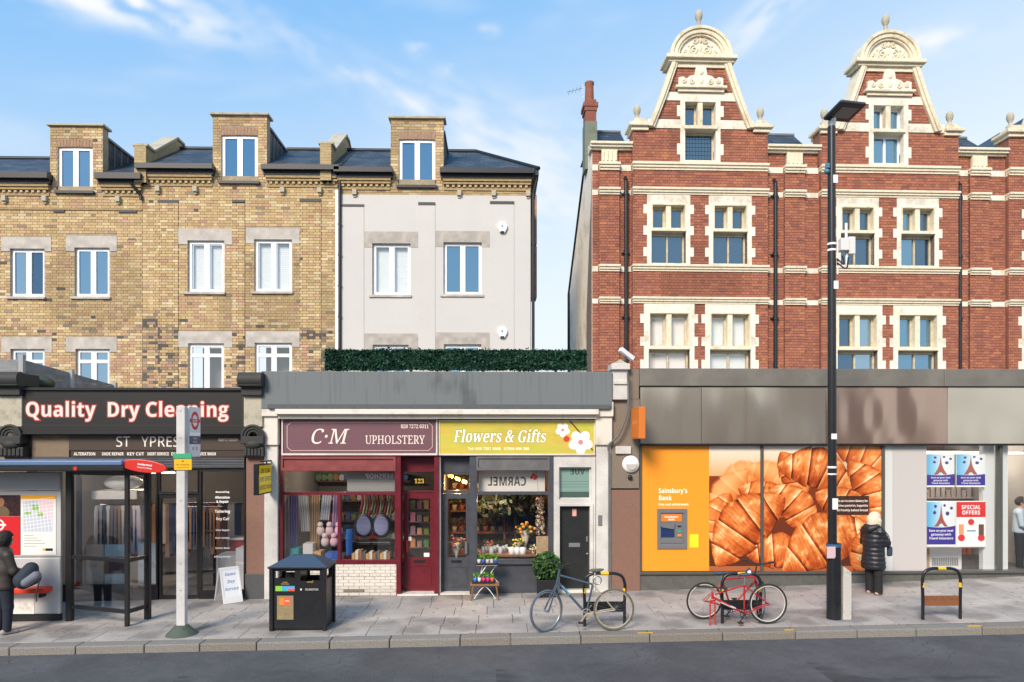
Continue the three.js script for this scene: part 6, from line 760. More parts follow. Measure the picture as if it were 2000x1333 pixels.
  part('roundel', [(() => { const g = new THREE.CylinderGeometry(0.035, 0.035, 0.01, 16); g.rotateX(Math.PI / 2); g.translate(X(201), top - 0.05, B.z + 0.246); return g; })()], mat.red, t); part('cross_beam', box(A.x, C.x, top - 0.14, top - 0.08, zb - 0.04, zb + 0.04), mat.black, t);
}
{ // bus stop pole
  const b = G(355, 1240), t = thing('bus_stop_pole', 'white bus stop post with roundel flag on a green conical base', 'bus stop'); t.position.copy(b); const k = 0.00885, h = y => (1240 - y) * k;
  part('base', lathe([[0.27, 0], [0.25, 0.03], [0.12, 0.15], [0.10, 0.17], [0, 0.17]], 0, 0.0, 0, 24), M(0.075, 0.10, 0.075, 0.8, { tex: tStain, m: 0.4 }), t);
  part('post', rbox(-0.075, 0.075, 0.15, h(790), -0.06, 0.06, 0.012), M(0.72, 0.71, 0.69, 0.4, { tex: tMottle, m: 1.7 }), t); part('bolt', [300, 420, 560, 700, 980, 1100].map(q => sphere(0.0, h(790) - (q - 280) * 0.0039, 0.062, 0.014, 0.014, 0.008, 8, 6)), mat.steel, t);
  const fy0 = h(890), fy1 = h(790); const g = new THREE.PlaneGeometry(0.46, fy1 - fy0); g.rotateY(Math.PI / 2); g.translate(0.105, (fy0 + fy1) / 2, -0.29);
  part('flag_case', rbox(0.06, 0.10, fy0, fy1, -0.53, -0.05, 0.008), mat.white, t);
  part('flag', g, print(256, 512, (x, w, h2) => { x.fillStyle = '#e4e6ea'; x.fillRect(0, 0, w, h2); x.strokeStyle = '#c8202c'; x.lineWidth = 34; x.beginPath(); x.arc(w / 2, 140, 78, 0, 7); x.stroke(); x.fillStyle = '#c8202c'; x.fillRect(6, 124, w - 12, 34); txt(x, 'BUS STOP', w / 2, 141, 'bold 24px sans-serif', '#fff', 180); x.fillRect(0, 262, w, 36); x.fillStyle = '#4c5668'; x.fillRect(0, 298, w, 84); txt(x, 'Towards', w / 2, 322, '24px sans-serif', '#fff'); txt(x, 'Archway', w / 2, 356, '24px sans-serif', '#fff'); txt(x, '41  91', w / 2, 430, 'bold 50px sans-serif', '#555'); }, 0.4), t, true);
  part('green_plate', rbox(-0.12, 0.20, h(893), h(883), 0.065, 0.085, 0.004), M(0.03, 0.35, 0.16, 0.5), t);
  part('yellow_plate', panelGeo(-0.10, 0.20, h(915), h(894), 0.065, 0.082), print(200, 128, (x, w, h2) => { x.fillStyle = '#f0b000'; x.fillRect(0, 0, w, h2); x.fillStyle = '#c83020'; x.beginPath(); x.arc(w / 2, 26, 12, 0, 7); x.fill(); txt(x, 'No stopping', w / 2, 66, 'bold 26px sans-serif', '#5a3a00'); x.fillRect(30, 96, 140, 5); }, 0.5), t, true);
}
{ // litter bin
  const b = G(583, 1233), t = thing('litter_bin', 'black twin litter and recycling bin with pitched blue-grey roof', 'litter bin'); t.position.set(b.x, b.y, b.z - 0.3); t.rotation.y = -0.03; const w = 0.47, d = 0.30, H0 = 1.13, W2 = w + 0.0;
  const hole1 = { s0: -0.40, s1: -0.06, y0: 0.93, y1: 1.05 }, hole2 = { s0: 0.04, s1: 0.38, y0: 0.88, y1: 1.06 };
  part('front', wallCells({ s0: -w, s1: w, y0: 0.04, y1: H0 }, [hole1, hole2], d - 0.02, d), mat.blackMetal, t); part('back', wallCells({ s0: -w, s1: w, y0: 0.04, y1: H0 }, [hole1, hole2], -d, -d + 0.02), mat.blackMetal, t);
  const side = wallCells({ s0: -d, s1: d, y0: 0.04, y1: H0 }, [{ s0: -0.2, s1: 0.2, y0: 0.88, y1: 1.06 }], 0, 0.02); part('side', side.map(g => g.clone().rotateY(Math.PI / 2).translate(w - 0.02, 0, 0)).concat(side.map(g => g.clone().rotateY(Math.PI / 2).translate(-w, 0, 0))), mat.blackMetal, t);
  parts('corner_post', [[-w, d], [w, d], [-w, -d], [w, -d]].map(([x, z]) => rbox(x - 0.035, x + 0.035, 0, H0, z - 0.035, z + 0.035, 0.012)), mat.blackMetal, t); part('liner', [box(-w + 0.04, -0.02, 0.06, 0.82, -d + 0.04, d - 0.04), box(0.02, w - 0.04, 0.06, 0.8, -d + 0.04, d - 0.04), box(-0.012, 0.012, 0.06, H0, -d + 0.03, d - 0.03)], mat.black, t); part('plinth', box(-w + 0.03, w - 0.03, 0, 0.06, -d + 0.03, d - 0.03), mat.black, t);
  const rp = [[-w - 0.05, H0, d + 0.05], [w + 0.05, H0, d + 0.05], [w + 0.05, H0, -d - 0.05], [-w - 0.05, H0, -d - 0.05], [-0.2, H0 + 0.17, 0.06], [0.2, H0 + 0.17, 0.06], [0.2, H0 + 0.17, -0.06], [-0.2, H0 + 0.17, -0.06]], q = (a, b2, c, e) => [...rp[a], ...rp[b2], ...rp[c], ...rp[a], ...rp[c], ...rp[e]]; const rg = new THREE.BufferGeometry(); rg.setAttribute('position', new THREE.Float32BufferAttribute([...q(0, 1, 5, 4), ...q(1, 2, 6, 5), ...q(2, 3, 7, 6), ...q(3, 0, 4, 7), ...q(4, 5, 6, 7), ...q(3, 2, 1, 0)], 3)); rg.computeVertexNormals(); part('roof', rg, M(0.045, 0.07, 0.11, 0.3), t); part('roof_rim', [rbox(-w - 0.055, w + 0.055, H0 - 0.03, H0 + 0.005, d + 0.02, d + 0.056, 0.006), rbox(w + 0.02, w + 0.056, H0 - 0.03, H0 + 0.005, -d - 0.05, d + 0.02, 0.006)], mat.blackMetal, t);
  part('sticker', panelGeo(-0.40, -0.06, 0.70, 0.79, d, d + 0.004), print(340, 90, (x, W, h) => { x.fillStyle = '#86c440'; x.fillRect(0, 0, 115, h); x.fillStyle = '#4aa0d8'; x.fillRect(115, 0, 225, 46); x.fillStyle = '#35b0a8'; x.fillRect(115, 46, 105, 44); x.fillStyle = '#e2583c'; x.fillRect(220, 46, 120, 44); }), t, true);
  part('lettering', panelGeo(0.08, 0.34, 0.84, 0.88, d, d + 0.003), print(260, 40, (x, W, h) => { x.fillStyle = '#0f1012'; x.fillRect(0, 0, W, h); txt(x, 'LITTER', W / 2, h / 2, 'bold 34px sans-serif', '#caa24a'); }), t, true); part('lettering', panelGeo(-0.38, -0.08, 0.81, 0.87, d, d + 0.003), print(300, 60, (x, W, h) => { x.fillStyle = '#0f1012'; x.fillRect(0, 0, W, h); txt(x, 'MIXED', W / 2, 16, 'bold 26px sans-serif', '#caa24a'); txt(x, 'RECYCLING', W / 2, 45, 'bold 26px sans-serif', '#caa24a'); }), t, true);
  part('council_lettering', panelGeo(0.03, 0.40, 0.70, 0.76, d, d + 0.003), print(370, 60, (x, W, h) => { x.fillStyle = '#0f1012'; x.fillRect(0, 0, W, h); x.fillStyle = '#e8e8e8'; x.fillRect(14, 10, 16, 40); x.fillRect(6, 22, 32, 12); txt(x, 'ISLINGTON', W * 0.57, h / 2, '46px sans-serif', '#e8e8e8', 290); }), t, true);
  part('notice_plate', panelGeo(-0.37, -0.08, 0.20, 0.62, d, d + 0.012), print(290, 420, (x, W, h) => { x.fillStyle = '#8f7f5e'; x.fillRect(0, 0, W, h); for (let i = 0; i < 200; i++) { x.fillStyle = `rgba(${rnd() > 0.5 ? 200 : 70},${rnd() > 0.5 ? 190 : 60},120,0.08)`; x.fillRect(rnd() * W, rnd() * h, rnd() * 70, rnd() * 40); } x.fillStyle = '#e8823a'; x.fillRect(45, 40, 190, 120); x.fillStyle = '#e2603c'; x.fillRect(130, 40, 105, 120); txt(x, 'BBQ', 182, 90, 'bold 34px sans-serif', '#f6e6d6'); }, 0.4), t, true);
}
{ // A-board
  const b = G(446, 1175), t = thing('pavement_sign', 'white A-frame pavement sign with blue handwriting outside the dry cleaner', 'sign'); t.position.copy(b); t.rotation.y = 0.75; const h = 0.74;
  for (const s of [1, -1]) { const g = group('board', t); g.position.set(0, 0, s * 0.24); g.rotation.x = -s * 0.30; part('frame', wallCells({ s0: -0.20, s1: 0.20, y0: 0, y1: h }, [{ s0: -0.17, s1: 0.17, y0: 0.14, y1: h - 0.04 }], -0.015, 0.015), mat.white, g); part('panel', panelGeo(-0.17, 0.17, 0.14, h - 0.04, -0.008, 0.008), s > 0 ? print(256, 400, (x, W, H2) => { x.fillStyle = '#eef0f2'; x.fillRect(0, 0, W, H2); ['Same', 'Day', 'Service'].forEach((q, i) => txt(x, q, W / 2, 70 + i * 110, 'italic bold 64px serif', '#3a5fa8', 220)); }, 0.4) : mat.white, g, true); }
  part('stay', bar([0.2, 0.25, -0.17], [0.2, 0.25, 0.17], 0.008), mat.steel, t);
}
function cycleStand(px0, px1, pyBase, pyTop, plate, label) {
  const a = G(px0, pyBase), b = G(px1, pyBase), t = thing('cycle_stand', label, 'cycle stand', 'hooped cycle stands along the kerb'); const h = (pyBase - pyTop) * -a.z / F, w = b.x - a.x, r = 0.16; t.position.copy(a);
  const pts = [[0, -0.05, 0], [0, h * 0.4, 0], [0, h - r, 0], [r * 0.3, h - r * 0.3, 0], [r, h, 0], [w / 2, h, 0], [w - r, h, 0], [w - r * 0.3, h - r * 0.3, 0], [w, h - r, 0], [w, h * 0.4, 0], [w, b.y - a.y - 0.05, 0]];
  part('hoop', tube(pts, 0.028, 70, 10), mat.blackMetal, t); for (const p of [[0, h * 0.68, 1], [w, h * 0.68, 1]]) part('yellow_band', bar([p[0], p[1] - 0.04, 0], [p[0], p[1] + 0.04, 0], 0.0305, 0.0305, 10), mat.yellow, t); part('yellow_band', bar([w / 2 - 0.07, h, 0], [w / 2 + 0.07, h, 0], 0.0305, 0.0305, 10), mat.yellow, t);
  part('plate', rbox(0.025, w - 0.025, h * 0.27, h * 0.47, -0.006, 0.006, 0.004), plate, t); return a;
}
const rust = M(0.22, 0.085, 0.035, 0.8, { tex: tStain, m: 0.3 });
cycleStand(1803, 1880, 1211, 1110, rust, 'empty hooped cycle stand with rusty cross plate'); cycleStand(1142, 1221, 1224, 1121, mat.blackMetal, 'hooped cycle stand behind the leaning grey bicycle'); cycleStand(1411, 1488, 1218, 1121, mat.blackMetal, 'hooped cycle stand between the two red bicycles');

// ---------- bicycles ----------
function wheel(parent, x, y, z, r, turn, rimM, tyreM) {
  const g = group('wheel', parent); g.position.set(x, y, z); g.rotation.y = turn;
  part('tyre', new THREE.TorusGeometry(r - 0.016, 0.018, 8, 44), tyreM, g); part('rim', new THREE.TorusGeometry(r - 0.042, 0.012, 6, 44), rimM, g);
  const sp = []; for (let i = 0; i < 24; i++) { const a = i / 24 * 6.2832, o = (i % 2 ? 1 : -1) * 0.5; sp.push(bar([0.02 * Math.cos(a + o), 0.02 * Math.sin(a + o), (i % 2 ? 1 : -1) * 0.025], [(r - 0.045) * Math.cos(a), (r - 0.045) * Math.sin(a), 0], 0.0012, 0.0012, 3)); } part('spokes', sp, mat.steel, g); part('hub', new THREE.CylinderGeometry(0.022, 0.022, 0.09, 10).rotateX(Math.PI / 2), mat.steel, g);
}
const handlebar = (t, p, half, turn, m, rise = 0) => { const dx = Math.sin(turn) * half, dz = Math.cos(turn) * half; part('handlebar', [tube([[p[0] - dx, p[1] + rise, p[2] - dz], [p[0] - dx * 0.3, p[1], p[2] - dz * 0.3], [p[0] + dx * 0.3, p[1], p[2] + dz * 0.3], [p[0] + dx, p[1] + rise, p[2] + dz]], 0.013, 24, 6)], m, t); parts('grip', [bar([p[0] - dx, p[1] + rise, p[2] - dz], [p[0] - dx * 0.7, p[1] + rise * 0.7, p[2] - dz * 0.7], 0.019), bar([p[0] + dx, p[1] + rise, p[2] + dz], [p[0] + dx * 0.7, p[1] + rise * 0.7, p[2] + dz * 0.7], 0.019)], mat.rubber, t); };
const saddle = (t, x, y, z, dir, m) => part('saddle', [(() => { const g = sphere(0, 0, 0, 0.135, 0.03, 0.07, 16, 10), p = g.attributes.position; for (let i = 0; i < p.count; i++) { const u = p.getX(i) / 0.135 * dir; p.setZ(i, p.getZ(i) * (u > 0 ? 1 - 0.72 * u : 1)); p.setY(i, p.getY(i) + (u < 0 ? 0.02 * u * u : 0)); } g.computeVertexNormals(); g.translate(x, y, z); return g; })()], m, t);
const crank = (t, x, y, z, m) => { part('chainring', [new THREE.TorusGeometry(0.085, 0.006, 5, 28).translate(x, y, z + 0.04), ...[0, 1, 2, 3, 4].map(i => bar([x, y, z + 0.04], [x + 0.085 * Math.cos(i * 1.257), y + 0.085 * Math.sin(i * 1.257), z + 0.04], 0.006, 0.006, 4))], m, t); part('crank', [bar([x, y, z + 0.06], [x - 0.10, y - 0.13, z + 0.065], 0.011), bar([x, y, z - 0.06], [x + 0.10, y + 0.13, z - 0.065], 0.011)], m, t); parts('pedal', [rbox(x - 0.15, x - 0.06, y - 0.145, y - 0.12, z + 0.07, z + 0.15, 0.005), rbox(x + 0.06, x + 0.15, y + 0.12, y + 0.145, z - 0.15, z - 0.07, 0.005)], mat.rubber, t); };
{ // grey-blue bicycle
  const g0 = G(1135, 1233.5), t = thing('bicycle', 'dark blue-grey bicycle with pale rusty rear wheel locked to a cycle stand', 'bicycle'); t.position.copy(g0); const k = -g0.z / F, m = (px, py) => [(px - 1135) * k, (1233.5 - py) * k, 0];
  const fr = M(0.06, 0.09, 0.13, 0.35), pale = M(0.42, 0.38, 0.28, 0.6, { tex: tStain, m: 0.2 }), r = 0.362, fx = m(1067, 0)[0], rx = m(1199.5, 0)[0], dy = ground(g0.x + fx, g0.z) - g0.y, dy2 = ground(g0.x + rx, g0.z) - g0.y;
  wheel(t, fx, r + dy, 0, r, 0.62, mat.steel, M(0.10, 0.13, 0.17, 0.7)); wheel(t, rx, r + dy2, 0, r, 0.12, pale, M(0.12, 0.115, 0.10, 0.8));
  const ht = m(1093, 1112), hb = m(1087, 1142), bb = m(1145, 1199), st = m(1158, 1142), sd = m(1163, 1118), ra = [rx, r + dy2, 0], fa = [fx, r + dy, 0];
  part('frame', [bar(ht, hb, 0.021), bar(m(1094, 1124), st, 0.017), bar(m(1090, 1138), bb, 0.021), bar(bb, st, 0.018)], fr, t); part('rear_triangle', [bar([bb[0], bb[1], 0.03], [ra[0], ra[1], 0.06], 0.011), bar([bb[0], bb[1], -0.03], [ra[0], ra[1], -0.06], 0.011), bar([st[0], st[1], 0.025], [ra[0], ra[1], 0.06], 0.009), bar([st[0], st[1], -0.025], [ra[0], ra[1], -0.06], 0.009)], pale, t); part('seat_post', bar(st, sd, 0.014), pale, t);
  part('fork', [bar([hb[0], hb[1], 0.045], [fa[0] + 0.03, fa[1], 0.07], 0.014, 0.016), bar([hb[0], hb[1], -0.045], [fa[0] - 0.03, fa[1], -0.07], 0.014, 0.016), bar([hb[0], hb[1], -0.05], [hb[0], hb[1], 0.05], 0.018)], fr, t); part('decal', bar(m(1097, 1145), m(1112, 1162), 0.0222), M(0.10, 0.28, 0.38, 0.4), t);
  part('stem', bar(ht, m(1092, 1106), 0.016), mat.rubber, t); handlebar(t, [m(1092, 1104)[0], m(0, 1104)[1], 0], 0.29, 0.62, mat.rubber, 0.05); saddle(t, m(1165, 0)[0], sd[1] + 0.03, 0, -1, M(0.10, 0.10, 0.09, 0.7)); crank(t, bb[0], bb[1], 0, pale); part('lock', [new THREE.TorusGeometry(0.07, 0.012, 6, 20).translate(m(1166, 0)[0], m(0, 1133)[1], 0.05)], mat.steel, t);
}
{ // red bicycle without its front wheel, in front; red bicycle behind the stand
  const g0 = G(1454, 1221), t = thing('bicycle', 'red bicycle missing its front wheel, bare fork resting on the pavement', 'bicycle'); t.position.copy(g0); const k = -g0.z / F, m = (px, py, z = 0) => [(px - 1454) * k, (1221 - py) * k, z], red = M(0.42, 0.02, 0.025, 0.35), r = 0.352;
  const bb = m(1454, 1199), ra = [m(1501, 0)[0], r + 0.015, 0], sc = m(1454, 1143), hb = m(1391, 1170), ht = m(1391, 1157);
  wheel(t, ra[0], ra[1], 0, r, 0.08, M(0.55, 0.53, 0.46, 0.5), mat.rubber); part('frame', [bar(bb, sc, 0.017), bar(sc, m(1396, 1161), 0.015), bar(m(1393, 1167), bb, 0.019), bar(hb, ht, 0.021)], red, t); part('rear_triangle', [0.05, -0.05].flatMap(z => [bar([bb[0], bb[1], z * 0.6], [ra[0], ra[1], z], 0.01), bar([sc[0], sc[1], z * 0.5], [ra[0], ra[1], z], 0.009)]), red, t);
  part('fork', [bar([hb[0] - 0.05, hb[1] - 0.03, 0.03], [hb[0] - 0.055, 0, 0.03], 0.013, 0.014), bar([hb[0] + 0.05, hb[1] - 0.03, -0.03], [hb[0] + 0.055, 0, -0.03], 0.013, 0.014), bar([hb[0] - 0.055, hb[1] - 0.03, 0.03], [hb[0] + 0.055, hb[1] - 0.03, -0.03], 0.016)], M(0.50, 0.035, 0.03, 0.35), t);
  part('seat_post', bar(sc, m(1455, 1126), 0.013), mat.steel, t); saddle(t, m(1456, 0)[0], m(0, 1122)[1], 0, -1, M(0.05, 0.07, 0.11, 0.6)); part('rear_light', sphere(m(1464, 0)[0], m(0, 1119)[1], 0.0, 0.035, 0.045, 0.03), mat.white, t); part('stem', bar(ht, m(1389, 1149), 0.014), mat.steel, t); handlebar(t, m(1389, 1147), 0.27, 1.1, mat.rubber); crank(t, bb[0], bb[1], 0, mat.rubber); part('frame_lettering', bar(m(1407, 1176), m(1436, 1189), 0.0198), M(0.62, 0.5, 0.5, 0.4), t);
  const q0 = G(1425, 1213), u = thing('bicycle', 'red bicycle with black saddle behind the cycle stand, pointing away from the cash machine', 'bicycle'); u.position.set(q0.x, q0.y, q0.z - 0.12); const k2 = -q0.z / F, n = (px, py, z = 0) => [(px - 1425) * k2, (1213 - py) * k2, z], b2 = n(1432, 1190), r2 = 0.335, a2 = [n(1379, 0)[0], r2, 0], f2 = [n(1492, 0)[0], r2 + 0.015, 0], s2 = n(1416, 1140), h2 = n(1481, 1136);
  wheel(u, a2[0], a2[1], 0, r2, 0.1, M(0.55, 0.53, 0.46, 0.5), mat.rubber); wheel(u, f2[0], f2[1], 0, r2, 1.0, mat.steel, mat.rubber); part('frame', [bar(b2, s2, 0.017), bar(n(1418, 1134), n(1480, 1129), 0.016), bar(n(1480, 1138), b2, 0.019), bar(n(1480, 1126), h2, 0.02)], red, u); part('rear_triangle', [0.05, -0.05].flatMap(z => [bar([b2[0], b2[1], z * 0.6], [a2[0], a2[1], z], 0.01), bar([s2[0], s2[1], z * 0.5], [a2[0], a2[1], z], 0.009)]), red, u);
  part('fork', [bar([h2[0], h2[1], 0.04], [f2[0], f2[1], 0.06], 0.012), bar([h2[0], h2[1], -0.04], [f2[0], f2[1], -0.06], 0.012)], red, u); part('seat_post', bar(s2, n(1411, 1127), 0.013), mat.steel, u); saddle(u, n(1410, 0)[0], n(0, 1122)[1], 0, 1, M(0.05, 0.07, 0.11, 0.6)); part('stem', bar(n(1480, 1126), n(1484, 1106), 0.014), mat.rubber, u); handlebar(u, n(1486, 1103), 0.28, 0.9, mat.rubber, 0.05); crank(u, b2[0], b2[1], 0, mat.rubber); part('basket', [bar(n(1448, 1128), n(1470, 1112), 0.02)], M(0.04, 0.06, 0.09, 0.6), u);
}
{ // lamp post
  const b = G(1626, 1209), t = thing('street_lamp', 'tall dark street lamp post with flat angled lantern and antenna box', 'street lamp'); t.position.copy(b); const k = -b.z / F, X = px => (px - 1624) * k, Y = py => (1209 - py) * k;
  part('base_section', bar([X(1627), 0, 0], [X(1627), Y(1060), 0], 0.125, 0.12, 20), mat.blackMetal, t); part('shaft', bar([X(1624), Y(1060), 0], [X(1622.5), Y(238), 0], 0.078, 0.068, 20), mat.blackMetal, t); part('door', rbox(X(1622), X(1634), Y(1180), Y(1085), 0.118, 0.128, 0.004), mat.blackMetal, t);
  const hd = rbox(-0.30, 0.36, -0.035, 0.035, -0.22, 0.22, 0.03); hd.rotateX(-0.38); hd.rotateZ(0.14); hd.rotateY(0.45); hd.translate(X(1640), Y(213), 0.12); part('lantern', hd, M(0.02, 0.025, 0.032, 0.35), t); const gl = rbox(-0.19, 0.24, -0.044, -0.034, -0.12, 0.12, 0.004); gl.rotateX(-0.38); gl.rotateZ(0.14); gl.rotateY(0.45); gl.translate(X(1640), Y(213), 0.12); part('lens', gl, M(0.20, 0.21, 0.20, 0.3), t); part('spigot', bar([X(1622.5), Y(238), 0], [X(1623), Y(222), 0.02], 0.06, 0.07, 12), mat.steel, t);
  parts('antenna_box', [rbox(X(1633), X(1650), Y(486), Y(462), -0.02, 0.16, 0.01), rbox(X(1651), X(1664), Y(492), Y(458), -0.02, 0.12, 0.01)], M(0.66, 0.66, 0.65, 0.5), t); parts('antenna', [bar([X(1649), Y(486), 0.05], [X(1649), Y(430), 0.05], 0.025), bar([X(1650), Y(518), 0.05], [X(1650), Y(490), 0.05], 0.025), bar([X(1633), Y(530), 0.03], [X(1633), Y(440), 0.03], 0.015)], mat.white, t); parts('cable', [tube([[X(1630), Y(500), 0.06], [X(1642), Y(512), 0.1], [X(1640), Y(495), 0.08]], 0.014), tube([[X(1630), Y(508), 0.06], [X(1646), Y(520), 0.1], [X(1652), Y(498), 0.08]], 0.014)], mat.rubber, t);
  part('camera_pod', [sphere(X(1611), Y(328), 0.04, 0.05), rbox(X(1609), X(1616), Y(322), Y(312), 0, 0.07, 0.01)], M(0.05, 0.2, 0.3, 0.3), t); parts('strap', [bar([X(1623), Y(472), 0], [X(1623), Y(468), 0], 0.083, 0.083, 16), bar([X(1623), Y(484), 0], [X(1623), Y(480), 0], 0.083, 0.083, 16), bar([X(1623), Y(912), 0], [X(1623), Y(908), 0], 0.083, 0.083, 16), bar([X(1623), Y(925), 0], [X(1623), Y(922), 0], 0.083, 0.083, 16)], mat.white, t); parts('label', [rbox(X(1622), X(1631), Y(352), Y(336), 0.068, 0.085, 0.003), rbox(X(1623), X(1632), Y(560), Y(544), 0.07, 0.087, 0.003), rbox(X(1618), X(1629), Y(855), Y(844), 0.075, 0.085, 0.003), rbox(X(1620), X(1631), Y(993), Y(971), 0.075, 0.085, 0.003)], mat.white, t); part('flyer', rbox(X(1607), X(1624), Y(1088), Y(1065), 0.12, 0.128, 0.003), M(0.62, 0.45, 0.50, 0.6), t); part('cable_tie', bar([X(1627), Y(1067), 0], [X(1627), Y(1061), 0], 0.128, 0.128, 16), M(0.03, 0.12, 0.25, 0.5), t);
  const c = G(1648, 1208), u = thing('utility_cabinet', 'narrow pale grey cabinet with sloping top against the lamp post', 'cabinet'); u.position.set(c.x, c.y, c.z - 0.05); const g = extr([[-0.05, 0], [0.085, 0], [0.085, 0.84], [-0.05, 0.94]], 0.3, -0.15, 0.008); part('body', g, M(0.55, 0.54, 0.50, 0.5, { tex: tStain, m: 0.7 }), u); part('door_panel', rbox(-0.02, 0.06, 0.06, 0.78, 0.16, 0.166, 0.003), M(0.50, 0.49, 0.46, 0.5), u);
}

// ---------- people ----------
function sdfMesh(bones, cell, kSmooth, extra) {   // smooth union of tapered capsules, meshed by surface nets
  let lo = [9, 9, 9], hi = [-9, -9, -9]; for (const b of bones) for (const o of [0, 4]) for (let q = 0; q < 3; q++) { lo[q] = Math.min(lo[q], b[o + q] - b[o + 3] - 0.03); hi[q] = Math.max(hi[q], b[o + q] + b[o + 3] + 0.03); }
  const n = [0, 1, 2].map(q => Math.ceil((hi[q] - lo[q]) / cell) + 2), f = new Float32Array(n[0] * n[1] * n[2]), id = (i, j, k) => i + n[0] * (j + n[1] * k);
  const dist = (x, y, z) => { let d = 9; for (const b of bones) { const ax = b[4] - b[0], ay = b[5] - b[1], az = b[6] - b[2], t = clamp(((x - b[0]) * ax + (y - b[1]) * ay + (z - b[2]) * az) / (ax * ax + ay * ay + az * az + 1e-9)), sq = b[8] ?? 1; const dx = x - b[0] - ax * t, dy = y - b[1] - ay * t, dz = (z - b[2] - az * t) / sq, e = Math.sqrt(dx * dx + dy * dy + dz * dz) - (b[3] + (b[7] - b[3]) * t), h = clamp(0.5 + 0.5 * (d - e) / kSmooth); d = d + (e - d) * h - kSmooth * h * (1 - h); } return extra ? extra(d, x, y, z) : d; };
  for (let k = 0; k < n[2]; k++) for (let j = 0; j < n[1]; j++) for (let i = 0; i < n[0]; i++) f[id(i, j, k)] = dist(lo[0] + i * cell, lo[1] + j * cell, lo[2] + k * cell);
  const vi = new Int32Array(f.length).fill(-1), pos = [], idx = [];
  for (let k = 0; k < n[2] - 1; k++) for (let j = 0; j < n[1] - 1; j++) for (let i = 0; i < n[0] - 1; i++) { let c = 0, sx2 = 0, sy = 0, sz = 0; for (let e = 0; e < 12; e++) { const [a, b] = EDGES[e], fa = f[id(i + (a & 1), j + (a >> 1 & 1), k + (a >> 2))], fb = f[id(i + (b & 1), j + (b >> 1 & 1), k + (b >> 2))]; if ((fa < 0) === (fb < 0)) continue; const t = fa / (fa - fb); sx2 += (a & 1) + ((b & 1) - (a & 1)) * t; sy += (a >> 1 & 1) + ((b >> 1 & 1) - (a >> 1 & 1)) * t; sz += (a >> 2) + ((b >> 2) - (a >> 2)) * t; c++; } if (c) { vi[id(i, j, k)] = pos.length / 3; pos.push(lo[0] + (i + sx2 / c) * cell, lo[1] + (j + sy / c) * cell, lo[2] + (k + sz / c) * cell); } }
  const quad = (a, b, c, d, flip) => { if (a < 0 || b < 0 || c < 0 || d < 0) return; flip ? idx.push(a, c, b, a, d, c) : idx.push(a, b, c, a, c, d); };
  for (let k = 1; k < n[2] - 1; k++) for (let j = 1; j < n[1] - 1; j++) for (let i = 1; i < n[0] - 1; i++) { const f0 = f[id(i, j, k)] < 0; if (f0 !== (f[id(i + 1, j, k)] < 0)) quad(vi[id(i, j - 1, k - 1)], vi[id(i, j, k - 1)], vi[id(i, j, k)], vi[id(i, j - 1, k)], !f0); if (f0 !== (f[id(i, j + 1, k)] < 0)) quad(vi[id(i - 1, j, k - 1)], vi[id(i - 1, j, k)], vi[id(i, j, k)], vi[id(i, j, k - 1)], !f0); if (f0 !== (f[id(i, j, k + 1)] < 0)) quad(vi[id(i - 1, j - 1, k)], vi[id(i, j - 1, k)], vi[id(i, j, k)], vi[id(i - 1, j, k)], !f0); }
  const g = new THREE.BufferGeometry(); g.setAttribute('position', new THREE.Float32BufferAttribute(pos, 3)); g.setIndex(idx); g.computeVertexNormals(); return g;
}
const EDGES = [[0, 1], [2, 3], [4, 5], [6, 7], [0, 2], [1, 3], [4, 6], [5, 7], [0, 4], [1, 5], [2, 6], [3, 7]];
const skin = M(0.52, 0.31, 0.22, 0.55);
// fingers: a palm and five curled fingers at a wrist, pointing along dir
function handBones(w, dir, side) { const [dx, dy, dz] = dir, out = [[...w, 0.026, w[0] + dx * 0.08, w[1] + dy * 0.08, w[2] + dz * 0.08, 0.032]]; for (let i = 0; i < 4; i++) { const o = (i - 1.5) * 0.019, L = [0.062, 0.072, 0.068, 0.052][i], b = [w[0] + dx * 0.09, w[1] + dy * 0.09, w[2] + dz * 0.09 + o], m = [b[0] + dx * L * 0.6, b[1] + dy * L * 0.6 - 0.006, b[2] + dz * L * 0.6]; out.push([...b, 0.009, ...m, 0.0085], [...m, 0.0085, m[0] + dx * L * 0.35 - 0.012 * side, m[1] + dy * L * 0.35 - 0.018, m[2], 0.0075]); } out.push([w[0] + dx * 0.03, w[1] + dy * 0.03, w[2] + 0.025, 0.012, w[0] + dx * 0.085 + 0.02 * side, w[1] + dy * 0.085, w[2] + 0.05, 0.009]); return out; }
function headGeo(y, lean) { // skull, jaw, nose, ears, brow; faces +x
  return sdfMesh([[0.0, y + 0.03, 0, 0.088, -0.015, y + 0.045, 0, 0.094], [0.035, y - 0.05, 0, 0.062, 0.045, y - 0.075, 0, 0.045], [0.092, y + 0.005, 0, 0.012, 0.108, y - 0.022, 0, 0.015], [0.083, y - 0.062, -0.016, 0.010, 0.083, y - 0.062, 0.016, 0.010], [0, y - 0.005, 0.088, 0.016, -0.006, y - 0.035, 0.086, 0.012], [0, y - 0.005, -0.088, 0.016, -0.006, y - 0.035, -0.086, 0.012], [0.08, y + 0.026, -0.04, 0.012, 0.08, y + 0.026, 0.04, 0.012], [-0.02, y - 0.09, 0, 0.052, -0.03, y - 0.18, 0, 0.056]], 0.009, 0.022);
}
const eyesOf = (t, y) => part('eyes', [sphere(0.078, y + 0.006, 0.032, 0.011), sphere(0.078, y + 0.006, -0.032, 0.011)], M(0.06, 0.04, 0.03, 0.3), t);
